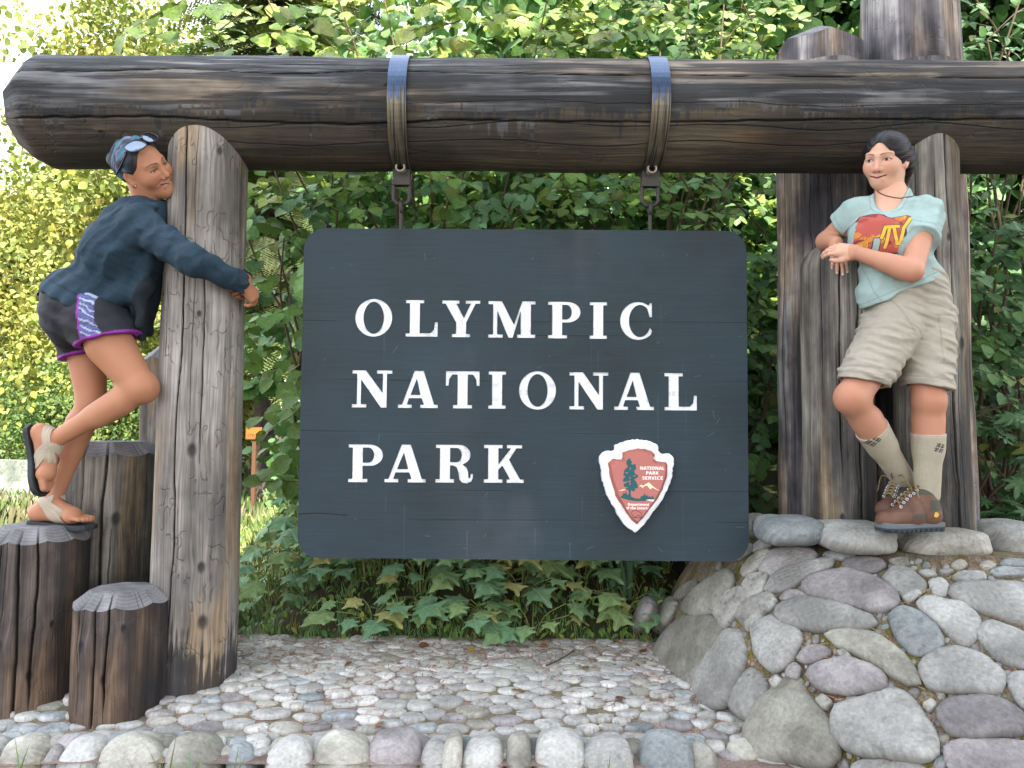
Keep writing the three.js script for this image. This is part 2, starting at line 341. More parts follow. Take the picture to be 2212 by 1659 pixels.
// ================================================================ stone plinth under the right-hand posts
const PL = { cx: 1.74, cz: -0.35, top: 0.60, bx: 1.08, bz: 1.46, tx: 0.80, tz: 0.66 };
function plinthR(y) { const t = clamp((PL.top - y) / PL.top, 0, 1.6), b = 0.07 * Math.sin(Math.PI * clamp(t)); return [lerp(PL.tx, PL.bx, t) + b, lerp(PL.tz, PL.bz, t) + b]; }
const plinth = thing('stone_plinth', 'rounded mound of mortared river stones carrying the right-hand posts', 'stone base', [PL.cx, 0, PL.cz]);
const mossTex = dataTex(512, 512, (u, v, o) => {
  const a = fbm(u * 12, v * 12, 12, 4), b = fbm(u * 120, v * 120, 120, 2), m = smooth(0.40, 0.58, fbm(u * 7, v * 7 + 4, 7, 4)), l = smooth(0.55, 0.7, fbm(u * 9, v * 9 + 14, 9, 3)), k = 0.55 + 0.5 * a + 0.6 * (b - 0.4);
  o[0] = lerp(lerp(0.50, 0.42, m), 0.44, l) * k; o[1] = lerp(lerp(0.45, 0.37, m), 0.36, l) * k; o[2] = lerp(lerp(0.37, 0.17, m), 0.28, l) * k;
});
const mossMat = new THREE.MeshStandardMaterial({ map: mossTex, bumpMap: mossTex, bumpScale: 0.012, roughness: 1 });
{
  const NT = 120, NY = 26, pos = [], uv = [], idx = [];
  for (let j = 0; j <= NY; j++) for (let i = 0; i <= NT; i++) {
    const y = lerp(-0.45, PL.top - 0.015, j / NY), th = i / NT * 2 * Math.PI, [rx, rz] = plinthR(y), n = 0.02 * (fbm(th * 6, y * 9) - 0.5) - 0.005;
    pos.push(Math.cos(th) * (rx + n), y, Math.sin(th) * (rz + n)); uv.push(th * 2.4, y * 2);
    if (j < NY && i < NT) { const a = j * (NT + 1) + i; idx.push(a, a + NT + 1, a + 1, a + 1, a + NT + 1, a + NT + 2); }
  }
  const base = pos.length / 3; pos.push(0, PL.top - 0.005, 0); uv.push(0, 0);
  for (let i = 0; i < NT; i++) idx.push(base, NY * (NT + 1) + i + 1, NY * (NT + 1) + i);
  mesh('mortar', geoFrom(pos, idx, uv), mossMat, plinth);
}
// where the sight line of a photograph position meets the plinth's sloping face
function onPlinth(px, py) {
  const d = V((px - IMG_W / 2) / FOCAL, -(py - IMG_H / 2) / FOCAL, -1).applyQuaternion(camera.quaternion).normalize(); let t = 1.2, best = 1e9, bt = 0;
  for (let i = 0; i < 900; i++, t += 0.004) {
    const x = EYE.x + d.x * t - PL.cx, y = EYE.y + d.y * t, z = EYE.z + d.z * t - PL.cz, [rx, rz] = plinthR(y), q = (x / rx) ** 2 + (z / rz) ** 2;
    if (q < 1) { bt = t; best = 0; break; } if (q - 1 < best) { best = q - 1; bt = t; }
  }
  const p = EYE.clone().addScaledVector(d, bt), [rx, rz] = plinthR(p.y);
  const nx = (p.x - PL.cx) / (rx * rx), nz = (p.z - PL.cz) / (rz * rz), l = Math.hypot(nx, nz), slope = Math.hypot((PL.bx - PL.tx) * nx / l, (PL.bz - PL.tz) * nz / l) / PL.top;
  return { p, n: V(nx / l, slope, nz / l).normalize() };
}
// outlines of the stones in the face, in a 2212-wide enlargement of the photograph's lower right corner: [kind, x, y, x, y, ...]
const PLSTONES = [
  [1, 220, 800, 300, 660, 400, 580, 520, 570, 590, 650, 520, 800, 430, 980, 300, 920],
  [0, 440, 950, 520, 760, 620, 640, 710, 690, 715, 800, 660, 930, 600, 1040, 500, 1080],
  [0, 750, 620, 860, 570, 1020, 670, 960, 800, 860, 865, 770, 770],
  [1, 370, 530, 460, 420, 560, 350, 630, 320, 640, 400, 560, 540, 440, 560],
  [4, 535, 540, 600, 440, 700, 410, 710, 480, 650, 570, 600, 630],
  [4, 660, 560, 740, 470, 840, 440, 880, 500, 800, 570, 740, 650],
  [4, 700, 390, 740, 335, 830, 340, 800, 430, 740, 490, 705, 470],
  [0, 820, 400, 900, 320, 1060, 270, 1190, 255, 1210, 290, 1060, 350, 960, 420, 840, 440],
  [2, 780, 320, 860, 220, 1000, 195, 1100, 225, 1080, 270, 960, 310, 880, 350, 800, 335],
  [3, 1110, 230, 1200, 218, 1310, 235, 1290, 262, 1180, 258],
  [2, 1230, 290, 1260, 250, 1420, 255, 1475, 290, 1400, 330, 1300, 325],
  [2, 995, 410, 1100, 345, 1240, 320, 1400, 370, 1520, 440, 1525, 510, 1420, 545, 1270, 520, 1130, 480, 1020, 440],
  [2, 890, 470, 950, 425, 1050, 440, 1060, 480, 960, 490],
  [0, 860, 555, 930, 490, 1040, 465, 1180, 500, 1330, 550, 1455, 590, 1440, 615, 1270, 640, 1080, 645, 930, 600],
  [0, 1450, 360, 1500, 310, 1580, 310, 1680, 390, 1660, 440, 1580, 480, 1500, 420],
  [3, 1480, 560, 1560, 525, 1650, 560, 1740, 640, 1770, 720, 1700, 770, 1610, 770, 1530, 680],
  [0, 1630, 510, 1700, 465, 1790, 500, 1880, 500, 1960, 580, 1960, 660, 1890, 735, 1810, 680, 1740, 600],
  [0, 1810, 440, 1860, 405, 2000, 395, 2230, 400, 2260, 560, 2190, 630, 2060, 570, 1930, 530],
  [0, 1965, 680, 2000, 600, 2090, 620, 2230, 680, 2260, 780, 2200, 850, 2080, 810],
  [1, 1080, 650, 1250, 650, 1420, 670, 1520, 740, 1620, 860, 1660, 950, 1560, 940, 1440, 840, 1290, 760, 1180, 710],
  [2, 985, 790, 1040, 735, 1120, 725, 1170, 760, 1120, 800, 1040, 820],
  [2, 1045, 890, 1100, 830, 1260, 795, 1390, 840, 1475, 920, 1440, 960, 1290, 980, 1120, 965],
  [4, 1200, 760, 1240, 750, 1280, 780, 1240, 795],
  [0, 610, 1010, 680, 920, 760, 840, 830, 930, 820, 1000, 730, 1130, 650, 1070],
  [4, 845, 920, 880, 880, 905, 910, 870, 960],
  [1, 725, 1180, 820, 1040, 930, 905, 1020, 910, 1050, 1000, 1130, 1090, 1200, 1230, 1220, 1320, 1120, 1380, 940, 1330, 820, 1360, 740, 1280],
  [0, 1200, 1070, 1340, 1040, 1530, 970, 1600, 1030, 1680, 1140, 1745, 1290, 1690, 1350, 1560, 1330, 1390, 1310, 1260, 1290, 1200, 1180],
  [4, 1090, 1020, 1130, 990, 1180, 1030, 1140, 1070],
  [0, 1660, 850, 1720, 770, 1850, 745, 1990, 790, 2100, 890, 2090, 960, 2030, 985, 1850, 970, 1710, 960],
  [2, 1750, 1090, 1800, 1030, 1960, 1005, 2110, 1030, 2200, 1110, 2210, 1200, 2100, 1200, 1940, 1220, 1800, 1190],
  [4, 1670, 1050, 1710, 1015, 1740, 1050, 1700, 1080],
  [2, 1790, 1270, 1900, 1245, 2100, 1250, 2260, 1245, 2270, 1420, 2100, 1420, 1830, 1420],
  [1, 525, 1170, 580, 1070, 660, 1090, 740, 1150, 700, 1210, 600, 1245, 540, 1220],
  [0, 410, 1390, 470, 1290, 560, 1250, 680, 1260, 760, 1320, 800, 1400, 700, 1460, 480, 1460],
  [0, 1270, 1390, 1330, 1345, 1450, 1350, 1560, 1340, 1680, 1370, 1690, 1440, 1300, 1440],
  [0, 830, 1370, 920, 1350, 1060, 1370, 1050, 1440, 840, 1440],
  [4, 665, 1200, 700, 1160, 740, 1180, 720, 1240, 680, 1240],
  [0, 1810, 360, 1880, 330, 1990, 330, 2000, 370, 1900, 385],
  [3, 2080, 275, 2130, 262, 2240, 268, 2230, 300, 2110, 300],
  [3, 2025, 325, 2080, 308, 2240, 312, 2230, 350, 2060, 352],
  [1, 1480, 265, 1580, 255, 1590, 300, 1530, 300],
  [0, 1640, 330, 1700, 322, 1740, 345, 1690, 358],
  [0, 1750, 330, 1800, 316, 1828, 330, 1790, 345],
  [0, 1560, 465, 1640, 430, 1660, 450, 1590, 500],
  [0, 1700, 380, 1760, 365, 1800, 400, 1790, 455, 1730, 460],
  [2, 930, 860, 980, 815, 1010, 850, 990, 900, 940, 890],
  [1, 150, 680, 200, 570, 300, 480, 360, 500, 330, 580, 240, 640, 180, 720],
  [2, 90, 640, 130, 520, 190, 480, 225, 500, 190, 560, 130, 640],
  [1, 310, 470, 400, 390, 460, 370, 440, 420, 370, 470],
  [1, 680, 330, 740, 250, 820, 200, 850, 220, 790, 300, 720, 350],
  [1, 600, 270, 660, 210, 740, 170, 750, 210, 680, 260],
  [0, 740, 200, 800, 155, 850, 170, 820, 200, 760, 220],
  [0, 2115, 900, 2200, 870, 2300, 900, 2300, 1060, 2200, 1060, 2150, 980],
  [2, 1100, 1000, 1100, 1000, 1100, 1000],
];
const cropPx = (u, v) => [(1500 + u / 2.212) * 0.8848, (1250 + v / 2.212) * 0.8848];
{
  const R = rng(51);
  PLSTONES.forEach(([kind, ...c], n) => {
    const pix = []; for (let i = 0; i < c.length; i += 2) pix.push(cropPx(c[i], c[i + 1]));
    let mx = 0, my = 0; pix.forEach(p => { mx += p[0] / pix.length; my += p[1] / pix.length; });
    const { p, n: nor } = onPlinth(mx, my);
    const ax = V(1, 0, 0).addScaledVector(nor, -nor.x).normalize(), az = V().crossVectors(ax, nor);
    const poly = pix.map(q => {                                // meet the stone's own tangent plane
      const d = V((q[0] - IMG_W / 2) / FOCAL, -(q[1] - IMG_H / 2) / FOCAL, -1).applyQuaternion(camera.quaternion);
      const t = p.clone().sub(EYE).dot(nor) / d.dot(nor), w = EYE.clone().addScaledVector(d, t).sub(p);
      return [w.dot(ax), w.dot(az)];
    });
    const rad = radial(poly, 0.28); let mean = 0; for (let i = 0; i < 24; i++) mean += rad.f(i / 24 * 6.283) / 24;
    if (!(mean > 0.006)) return;
    const g = stoneGeo(th => Math.min(rad.f(th) * 1.10 + 0.003, mean * 2.6), clamp(mean * 0.36, 0.016, 0.05), 900 + n * 7, { NT: 32, NR: 9, rough: kind === 4 ? 0.06 : 0.075, flat: 0.36, sunk: 0.5 });
    const m = mesh('stone', g, mmat(kind, R()), plinth);
    m.matrixAutoUpdate = true; m.quaternion.setFromRotationMatrix(new THREE.Matrix4().makeBasis(ax, nor, az));
    m.position.copy(p).addScaledVector(ax, rad.cx).addScaledVector(az, rad.cy).sub(plinth.position);
  });
  // the flat coping stones of the rim: [left, right, top, bottom, kind]
  const rim = [[1655, 1797, 1120, 1184, 3], [1788, 1956, 1131, 1200, 0], [1972, 2162, 1144, 1210, 1], [2160, 2290, 1133, 1215, 0], [1618, 1680, 1116, 1170, 1], [2090, 2200, 1124, 1150, 1]];
  rim.forEach(([l, r, t, b, kind], k) => {
    const zf = k < 4 ? [0.20, 0.28, 0.28, 0.20][k] : -0.10 - 0.25 * (k === 5), A = at(l, (t + b) / 2, zf), B = at(r, (t + b) / 2, zf), T = at((l + r) / 2, t, zf - 0.06), U = at((l + r) / 2, b, zf);
    const w = (B.x - A.x) / 2, hh = (T.y - U.y) / 2, dep = 0.15;
    const g = new THREE.SphereGeometry(1, 40, 26), p = g.attributes.position, uv = g.attributes.uv;
    for (let i = 0; i < p.count; i++) {
      const d = V().fromBufferAttribute(p, i), q = Math.pow(Math.pow(Math.abs(d.x), 3.2) + Math.pow(Math.abs(d.y), 2.6) + Math.pow(Math.abs(d.z), 2.8), -1 / 2.8);
      d.multiplyScalar(q); const nn = fbm3(d.x * 1.2 + k * 9, d.y * 1.2, d.z * 1.2, 4) - 0.5, cap = hh * 1.12;
      p.setXYZ(i, d.x * w * (1 + 0.28 * nn) * (1 - 0.08 * Math.max(0, d.y)), d.y * cap * (1 + 0.35 * nn), d.z * dep * (1 + 0.2 * nn));
      uv.setXY(i, (d.x * w + k) / 0.5, (d.y * hh - d.z * dep * 0.9) / 0.5);
    }
    const gg = mergeVertices(g, 1e-4); gg.computeVertexNormals();
    const m = mesh('coping_stone', gg, mmat(kind, 0.9), plinth); m.position.set((A.x + B.x) / 2, (T.y + U.y) / 2, zf - dep * 0.8).sub(plinth.position); m.rotation.z = (R() - 0.5) * 0.06;
  });
  // small chinking stones that fill the joints
  const polys = PLSTONES.map(([, ...c]) => { const o = []; for (let i = 0; i < c.length; i += 2) o.push([c[i], c[i + 1]]); return o; }), extra = [];
  const clear = (x, y) => { let best = 1e9; for (const P of polys) { let inside = false; for (let i = 0, j = P.length - 1; i < P.length; j = i++) { const [ax, ay] = P[i], [bx, by] = P[j]; if ((ay > y) !== (by > y) && x < (bx - ax) * (y - ay) / (by - ay) + ax) inside = !inside; const dx = bx - ax, dy = by - ay, t = clamp(((x - ax) * dx + (y - ay) * dy) / (dx * dx + dy * dy + 1e-9)); best = Math.min(best, Math.hypot(x - ax - t * dx, y - ay - t * dy)); } if (inside) return -1; } for (const [ex, ey, er] of extra) best = Math.min(best, Math.hypot(x - ex, y - ey) - er); return best; };
  for (let i = 0; i < 5000 && extra.length < 130; i++) {
    const u = lerp(560, 2260, R()), v = lerp(225, 1400, R()), d = clear(u, v); if (d < 11) continue;
    const q = cropPx(u, v), { p, n: nor } = onPlinth(q[0], q[1]); if (p.y > 0.565 || p.y < -0.3) continue; const er = Math.min(d - 4, 34); extra.push([u, v, er]);
    const w = er * 0.8848 / 2.212 * p.distanceTo(EYE) / FOCAL, asp = 1 + 0.4 * R(), ph = R() * 3;
    const g = stoneGeo(th => w * (1 + 0.22 * Math.cos(2 * th + ph)), w * 0.55, 1500 + i, { NT: 14, NR: 5, rough: 0.08 });
    const m = mesh('chinking_stone', g, mmat(Math.floor(R() * 4.3), R() * 0.8), plinth);
    m.quaternion.setFromUnitVectors(V(0, 1, 0), nor); m.position.copy(p).addScaledVector(nor, -0.003).sub(plinth.position);
  }
}
const inStone = (x, y) => PLSTONES.some(([, ...c]) => { let ins = false; const n = c.length / 2; for (let i = 0, j = n - 1; i < n; j = i++) { const ax = c[2 * i], ay = c[2 * i + 1], bx = c[2 * j], by = c[2 * j + 1]; if ((ay > y) !== (by > y) && x < (bx - ax) * (y - ay) / (by - ay) + ax) ins = !ins; } return ins; });
litter('plinth_litter', 'brown needles caught in the joints of the stone mound', 2600, 93, R => {
  const q = cropPx(lerp(250, 2250, R()), lerp(230, 1400, R())), f = fbm(q[0] * 0.02, q[1] * 0.02); if (R() > smooth(0.4, 0.6, f)) return null;
  const { p, n } = onPlinth(q[0], q[1]); return p.addScaledVector(n, 0.006 + 0.006 * R());
}, [...needleCols, SRGB(150, 130, 70), SRGB(120, 104, 50)], 0.022);
{ // cushions of moss, as dense short strands in the joints and along the left shoulder
  const R = rng(94), g = new THREE.ConeGeometry(0.1, 1, 3), mats = [], cs = [];
  for (let i = 0; i < 30000; i++) {
    const left = R() < 0.22, u = left ? lerp(120, 760, R()) : lerp(250, 2240, R()), v = left ? lerp(820, 180, (u - 120) / 640) + (R() - 0.5) * 130 : lerp(200, 1400, R());
    const f = fbm(u * 0.006 + 3, v * 0.006, 0, 3); if (!left && (R() > smooth(0.46, 0.60, f) || inStone(u, v))) continue;
    const { p, n } = onPlinth(...cropPx(u, v)); p.addScaledVector(n, left ? 0.004 : 0);
    const q = new THREE.Quaternion().setFromUnitVectors(V(0, 1, 0), n.clone().add(V(R() - 0.5, R() * 0.6, R() - 0.5).multiplyScalar(1.3)).normalize());
    mats.push(new THREE.Matrix4().compose(p, q, V(0.016, 0.012 + 0.016 * R(), 0.016))); cs.push(SRGB(150, 132, 52).lerp(SRGB(108, 100, 34), R()).multiplyScalar(0.75 + 0.4 * R()));
  }
  const m = instanced('moss', g, MAT(0xffffff, 1), mats, cs, plinth);
}
{ // low yellow-green moss along the back edge of the cobbles
  const R = rng(97), g = new THREE.ConeGeometry(0.12, 1, 3), mats = [], cs = [];
  for (let i = 0; i < 9000; i++) { const x = lerp(-1.35, 0.7, R()), f = fbm(x * 5, 3.3), z = -0.455 - 0.05 * R() + 0.10 * (f - 0.45) * R(); if (R() > smooth(0.3, 0.6, f + 0.1)) continue; mats.push(new THREE.Matrix4().compose(V(x, apronY(x, z) + 0.003, z), new THREE.Quaternion().setFromEuler(new THREE.Euler((R() - 0.5) * 1.4, 0, (R() - 0.5) * 1.4)), V(0.014, 0.014 + 0.014 * R(), 0.014))); cs.push(SRGB(140, 132, 48).lerp(SRGB(104, 110, 44), R()).multiplyScalar(0.8 + 0.4 * R())); }
  const m = instanced('edge_moss', g, MAT(0xffffff, 1), mats, cs, scene); m.userData.label = 'yellow-green moss along the back edge of the cobbles'; m.userData.category = 'moss';
}
// ================================================================ weathered wood
// crack: {u, v0, v1, w, d, s}: place round the log (0..1), from v0 to v1 along it, half width and depth in metres
const crackU = (c, v) => c.u + 0.028 * (vn(v * 2.6 + c.s * 9.1, c.s * 3.7) - 0.5) + 0.0035 * (vn(v * 17 + c.s, c.s) - 0.5);
function woodTex(o) {
  const { seed, dark, mid, light, cracks = [], knots = [], circ = 1, len = 1.6, W = 1024, H = 1024, worm = 0.5, stain = null } = o;
  const C = new Uint8Array(W * H * 4), B = new Uint8Array(W * H * 4);
  const CW = W >> 2, CH = H >> 2, field = fn => { const a = new Float32Array(CW * (CH + 1)); for (let j = 0; j <= CH; j++) for (let i = 0; i < CW; i++) a[j * CW + i] = fn(i / CW, j / CH * len); return (u, v) => { const x = u * CW, y = v / len * CH, xi = Math.floor(x), yi = Math.min(CH - 1, Math.floor(y)), fx = x - xi, fy = y - yi, p = ((xi % CW) + CW) % CW, q = (p + 1) % CW, r = yi * CW, t = r + CW; return (a[r + p] * (1 - fx) + a[r + q] * fx) * (1 - fy) + (a[t + p] * (1 - fx) + a[t + q] * fx) * fy; }; };
  const fWarp = field((u, v) => fbm(u * 5, v * 2.1 + seed, 5, 2)), fPatch = field((u, v) => fbm(u * 5, v * 2.6 + seed * 5, 5, 4)), fWarm = field((u, v) => fbm(u * 9, v * 1.3 + seed * 11, 9, 3)), fGate = field((u, v) => smooth(0.50, 0.62, fbm(u * 16, v * 11 + seed, 16, 2))), fWorm = field((u, v) => fbm(u * 38, v * 20 + seed * 7, 38, 2));
  for (let j = 0; j < H; j++) {
    const v = (j + 0.5) / H * len;
    const cu = cracks.map(c => crackU(c, v));
    for (let i = 0; i < W; i++) {
      const u0 = (i + 0.5) / W; let u = u0, vv = v, kn = 0, kd = 9;
      for (const k of knots) {
        let du = u0 - k.u; du -= Math.round(du); const x = du * circ / k.r, y = (v - k.v) / (k.r * 1.7), r2 = x * x + y * y;
        if (r2 < 16) { u += 0.55 * k.r / circ * x * Math.exp(-r2 * 0.28); kd = Math.min(kd, Math.sqrt(r2)); kn = Math.max(kn, Math.exp(-r2 * 1.2)); }
      }
      u += 0.012 * (fWarp(u0, v) - 0.5); u = u - Math.floor(u);
      const fine = vn(u * 256, v * 9 + seed, 256), fib = fbm(u * 110, v * 3.4 + seed * 2, 110, 3), streak = fbm(u * 26, v * 1.5 + seed * 3, 26, 3), patch = fPatch(u, v), mott = fbm(u * 40, v * 22 + seed, 40, 2);
      const wl = fWorm(u0, v), wormy = smooth(0.045, 0.0, Math.abs(wl - 0.5)) * fGate(u0, v);
      let t = clamp(0.5 + (o.streak ?? 1.0) * (streak - 0.5) + 1.5 * (patch - 0.5) + 0.5 * (fib - 0.5) + 0.3 * (mott - 0.5));
      const hair = smooth(0.17, 0.05, fib) * 0.6;
      let r, g, b;
      if (t < 0.5) { r = lerp(dark[0], mid[0], t * 2); g = lerp(dark[1], mid[1], t * 2); b = lerp(dark[2], mid[2], t * 2); }
      else { r = lerp(mid[0], light[0], t * 2 - 1); g = lerp(mid[1], light[1], t * 2 - 1); b = lerp(mid[2], light[2], t * 2 - 1); }
      const f = 0.86 + 0.28 * fine - hair; r *= f; g *= f; b *= f;
      const warm = smooth(0.52, 0.68, fWarm(u, v)); r *= 1 + 0.10 * warm; b *= 1 - 0.14 * warm;
      let h = 0.55 + 0.20 * (fib - 0.5) + 0.10 * (fine - 0.5) - worm * 0.30 * wormy;
      r *= 1 - 0.08 * worm * wormy; g *= 1 - 0.08 * worm * wormy; b *= 1 - 0.07 * worm * wormy;
      if (stain) { const s = stain(u0, v, fib, mott); r *= s[0]; g *= s[1]; b *= s[2]; }
      if (kd < 1.1) { const k = smooth(1.1, 0.3, kd) * 0.75, ring = 0.5 + 0.5 * Math.sin(kd * 22); r *= 1 - k * (0.6 + 0.25 * ring); g *= 1 - k * (0.62 + 0.25 * ring); b *= 1 - k * (0.62 + 0.2 * ring); h -= 0.3 * smooth(0.8, 0.1, kd); }
      for (let c = 0; c < cracks.length; c++) {
        const q = cracks[c]; if (v < q.v0 - 0.02 || v > q.v1 + 0.02) continue;
        let du = u0 - cu[c]; du -= Math.round(du); const taper = smooth(q.v0, q.v0 + 0.12, v) * (q.v1 > len ? 1 : smooth(q.v1, q.v1 - 0.12, v)), w = q.w * (0.35 + 0.65 * taper), e = Math.abs(du) * circ;
        if (e < w * 2) { const k = smooth(w * 1.5, w * 0.5, e); h -= 0.5 * k; r *= 1 - 0.5 * k; g *= 1 - 0.5 * k; b *= 1 - 0.5 * k; }
      }
      const p = (j * W + i) * 4; C[p] = clamp(r) * 255; C[p + 1] = clamp(g) * 255; C[p + 2] = clamp(b) * 255; C[p + 3] = 255;
      B[p] = B[p + 1] = B[p + 2] = clamp(h) * 255; B[p + 3] = 255;
    }
  }
  const mk = (d, s) => { const t = new THREE.DataTexture(d, W, H, THREE.RGBAFormat); t.wrapS = t.wrapT = THREE.RepeatWrapping; t.magFilter = THREE.LinearFilter; t.minFilter = THREE.LinearMipmapLinearFilter; t.generateMipmaps = true; if (s) t.colorSpace = THREE.SRGBColorSpace; t.needsUpdate = true; return t; };
  return { map: mk(C, true), bump: mk(B, false), ...o };
}
const woodMat = (w, bs = 0.010, rough = 0.85) => new THREE.MeshStandardMaterial({ map: w.map, bumpMap: w.bump, bumpScale: bs, roughness: rough });
const P3 = (r, g, b) => [r / 255, g / 255, b / 255];
function someCracks(seed, n, len, w = 0.0022) { const R = rng(seed), out = []; for (let i = 0; i < n; i++) { const a = R() * len * 0.7; out.push({ u: R(), v0: a, v1: a + (0.2 + 0.7 * R()) * len, w: w * (0.4 + R()), d: 0, s: seed + i * 1.7 }); } return out; }

// a log standing on its base; topY(theta, x, z) may cut it, facets bevel it
function logGeo({ r0, r1, h, tex, lean = [0, 0], NT = 300, NY = 60, seed = 1, oval = 0.03, cut = null, facets = 0, flat = 0.62, bev = 0.06, wob = 0.012, dome = false, square = 0 }) {
  const circ = tex.circ, pos = [], uv = [], idx = [], tp = [], tuv = [], tidx = [];
  const R = rng(seed * 13 + 5), fa = []; for (let k = 0; k < facets; k++) fa.push([(k + (R() - 0.5) * 0.25) / facets * 2 * Math.PI, 0.9 + 0.25 * R()]);
  const rad = (th, y) => {
    const t = y / h, u = th / (2 * Math.PI); let r = lerp(r0, r1, t) * (square ? Math.pow(Math.pow(Math.abs(Math.cos(th)), square) + Math.pow(Math.abs(Math.sin(th)), square), -1 / square) : 1) * (1 + oval * Math.cos(2 * th + seed)) + wob * 0.7 * (fbm(u * 4, y * 2.2 + seed * 3, 4, 3) - 0.5) * 2 * r0 / 0.16;
    const v = y + (tex.v0 || 0);
    for (const c of tex.cracks) { if (!c.d || v < c.v0 || v > c.v1) continue; let du = u - crackU(c, v); du -= Math.round(du); const taper = smooth(c.v0, c.v0 + 0.12, v) * (c.v1 > tex.len ? 1 : smooth(c.v1, c.v1 - 0.12, v)), w = Math.max(0.0028, c.w * 1.2), e = Math.abs(du) * circ; if (e < w * 2) r -= c.d * taper * smooth(w * 1.6, w * 0.3, e); }
    for (const k of (tex.knots || [])) { let du = u - k.u; du -= Math.round(du); const x = du * circ / (k.r * 2.2), y2 = (v - k.v) / (k.r * 3), q = x * x + y2 * y2; if (q < 6) r += (k.out ?? 0.008) * Math.exp(-q * 1.4) - 0.6 * (k.out ?? 0.008) * Math.exp(-q * 9); }
    return r;
  };
  const slope = y => [lean[0] * y, lean[1] * y];
  const topAt = [], top0 = [];
  for (let i = 0; i <= NT; i++) {
    const th = i / NT * 2 * Math.PI; let yt = h, rt = rad(th, h);
    if (facets) { let best = 1e9; for (const [a, q] of fa) { const c = Math.cos(th - a); if (c > 0.2) { const yb = h - bev * q * (r1 * c - flat * r1) / (r1 - flat * r1); best = Math.min(best, yb); } } yt = Math.min(h - 0.004, best); let rr = 1e9; for (const [a] of fa) { const c = Math.cos(th - a); if (c > 0.2) rr = Math.min(rr, flat * r1 / c); } rt = rr; }
    if (cut) { let y = h; for (let k = 0; k < 4; k++) { const r = rad(th, y); y = cut(Math.sin(th) * r + lean[0] * y, Math.cos(th) * r + lean[1] * y); } yt = y; }
    topAt.push(yt); top0.push(rt);
  }
  for (let j = 0; j <= NY; j++) for (let i = 0; i <= NT; i++) {
    const th = i / NT * 2 * Math.PI, y = topAt[i] * j / NY, r = rad(th, y), [lx, lz] = slope(y);
    pos.push(Math.sin(th) * r + lx, y, Math.cos(th) * r + lz); uv.push(i / NT, (y + (tex.v0 || 0)) / tex.len);
    if (j < NY && i < NT) { const a = j * (NT + 1) + i; idx.push(a, a + 1, a + NT + 1, a + 1, a + NT + 2, a + NT + 1); }
  }
  const cap = (th, r, y) => { const [lx, lz] = slope(y), x = Math.sin(th) * r, z = Math.cos(th) * r; tp.push(x + lx, y, z + lz); tuv.push(x / 0.4 + 0.5, z / 0.4 + 0.5); };
  const rings = dome ? [1, 0.98, 0.93, 0.85, 0.7, 0.5, 0.25, 0, -0.35, -0.7, -1] : facets ? [1, 0.5, 0, -0.35, -0.7, -1] : [1, -0.5, -1];
  rings.forEach((q, j) => {
    for (let i = 0; i <= NT; i++) {
      const th = i / NT * 2 * Math.PI, rb = rad(th, topAt[i]);
      if (facets) { if (q >= 0) { const e = dome ? 1 - Math.sqrt(1 - q * q) : q; cap(th, lerp(top0[i], rb, q), lerp(h, topAt[i], e)); if (dome) { tuv[tuv.length - 2] = i / NT; tuv[tuv.length - 1] = (lerp(h, topAt[i], e) + (tex.v0 || 0) + 0.1 * (1 - q)) / tex.len; } } else cap(th, top0[i] * (1 + q) + 0.0001, h + 0.003 * (fbm(th * 2, q * 5 + seed) - 0.5)); }
      else cap(th, q >= 0 ? rb : rb * (1 + q), q >= 0 ? topAt[i] : lerp(h, topAt[i], 1 + q));
      if (j < rings.length - 1 && i < NT) { const a = j * (NT + 1) + i; tidx.push(a, a + 1, a + NT + 1, a + 1, a + NT + 2, a + NT + 1); }
    }
  });
  const gs = geoFrom(pos, idx, uv), N = gs.attributes.normal;              // close the seam
  for (let j = 0; j <= NY; j++) { const a = j * (NT + 1), b = a + NT, n = V(N.getX(a) + N.getX(b), N.getY(a) + N.getY(b), N.getZ(a) + N.getZ(b)).normalize(); N.setXYZ(a, n.x, n.y, n.z); N.setXYZ(b, n.x, n.y, n.z); }
  let gt = geoFrom(tp, tidx, tuv); if (facets && !dome) { gt = gt.toNonIndexed(); gt.computeVertexNormals(); }
  return { side: gs, top: gt };
}
const endGrain = dataTex(512, 512, (u, v, o) => {
  const x = u - 0.5, y = v - 0.5, r = Math.hypot(x, y), a = Math.atan2(y, x), ring = 0.5 + 0.5 * Math.sin(r * 260 + 5 * fbm(x * 6 + 9, y * 6 + 9) + 2 * Math.cos(a * 2));
  const split = smooth(0.02, 0.0, Math.abs(vn(a * 3.2 + 20, 3) - 0.5)) * smooth(0.05, 0.2, r), p = fbm(u * 7, v * 7, 0, 4), k = 0.62 + 0.08 * ring + 0.45 * (p - 0.5) - 0.25 * split;
  o[0] = 0.63 * k; o[1] = 0.615 * k; o[2] = 0.62 * k;
});
const endMat = new THREE.MeshStandardMaterial({ map: endGrain, bumpMap: endGrain, bumpScale: 0.003, roughness: 0.9 });

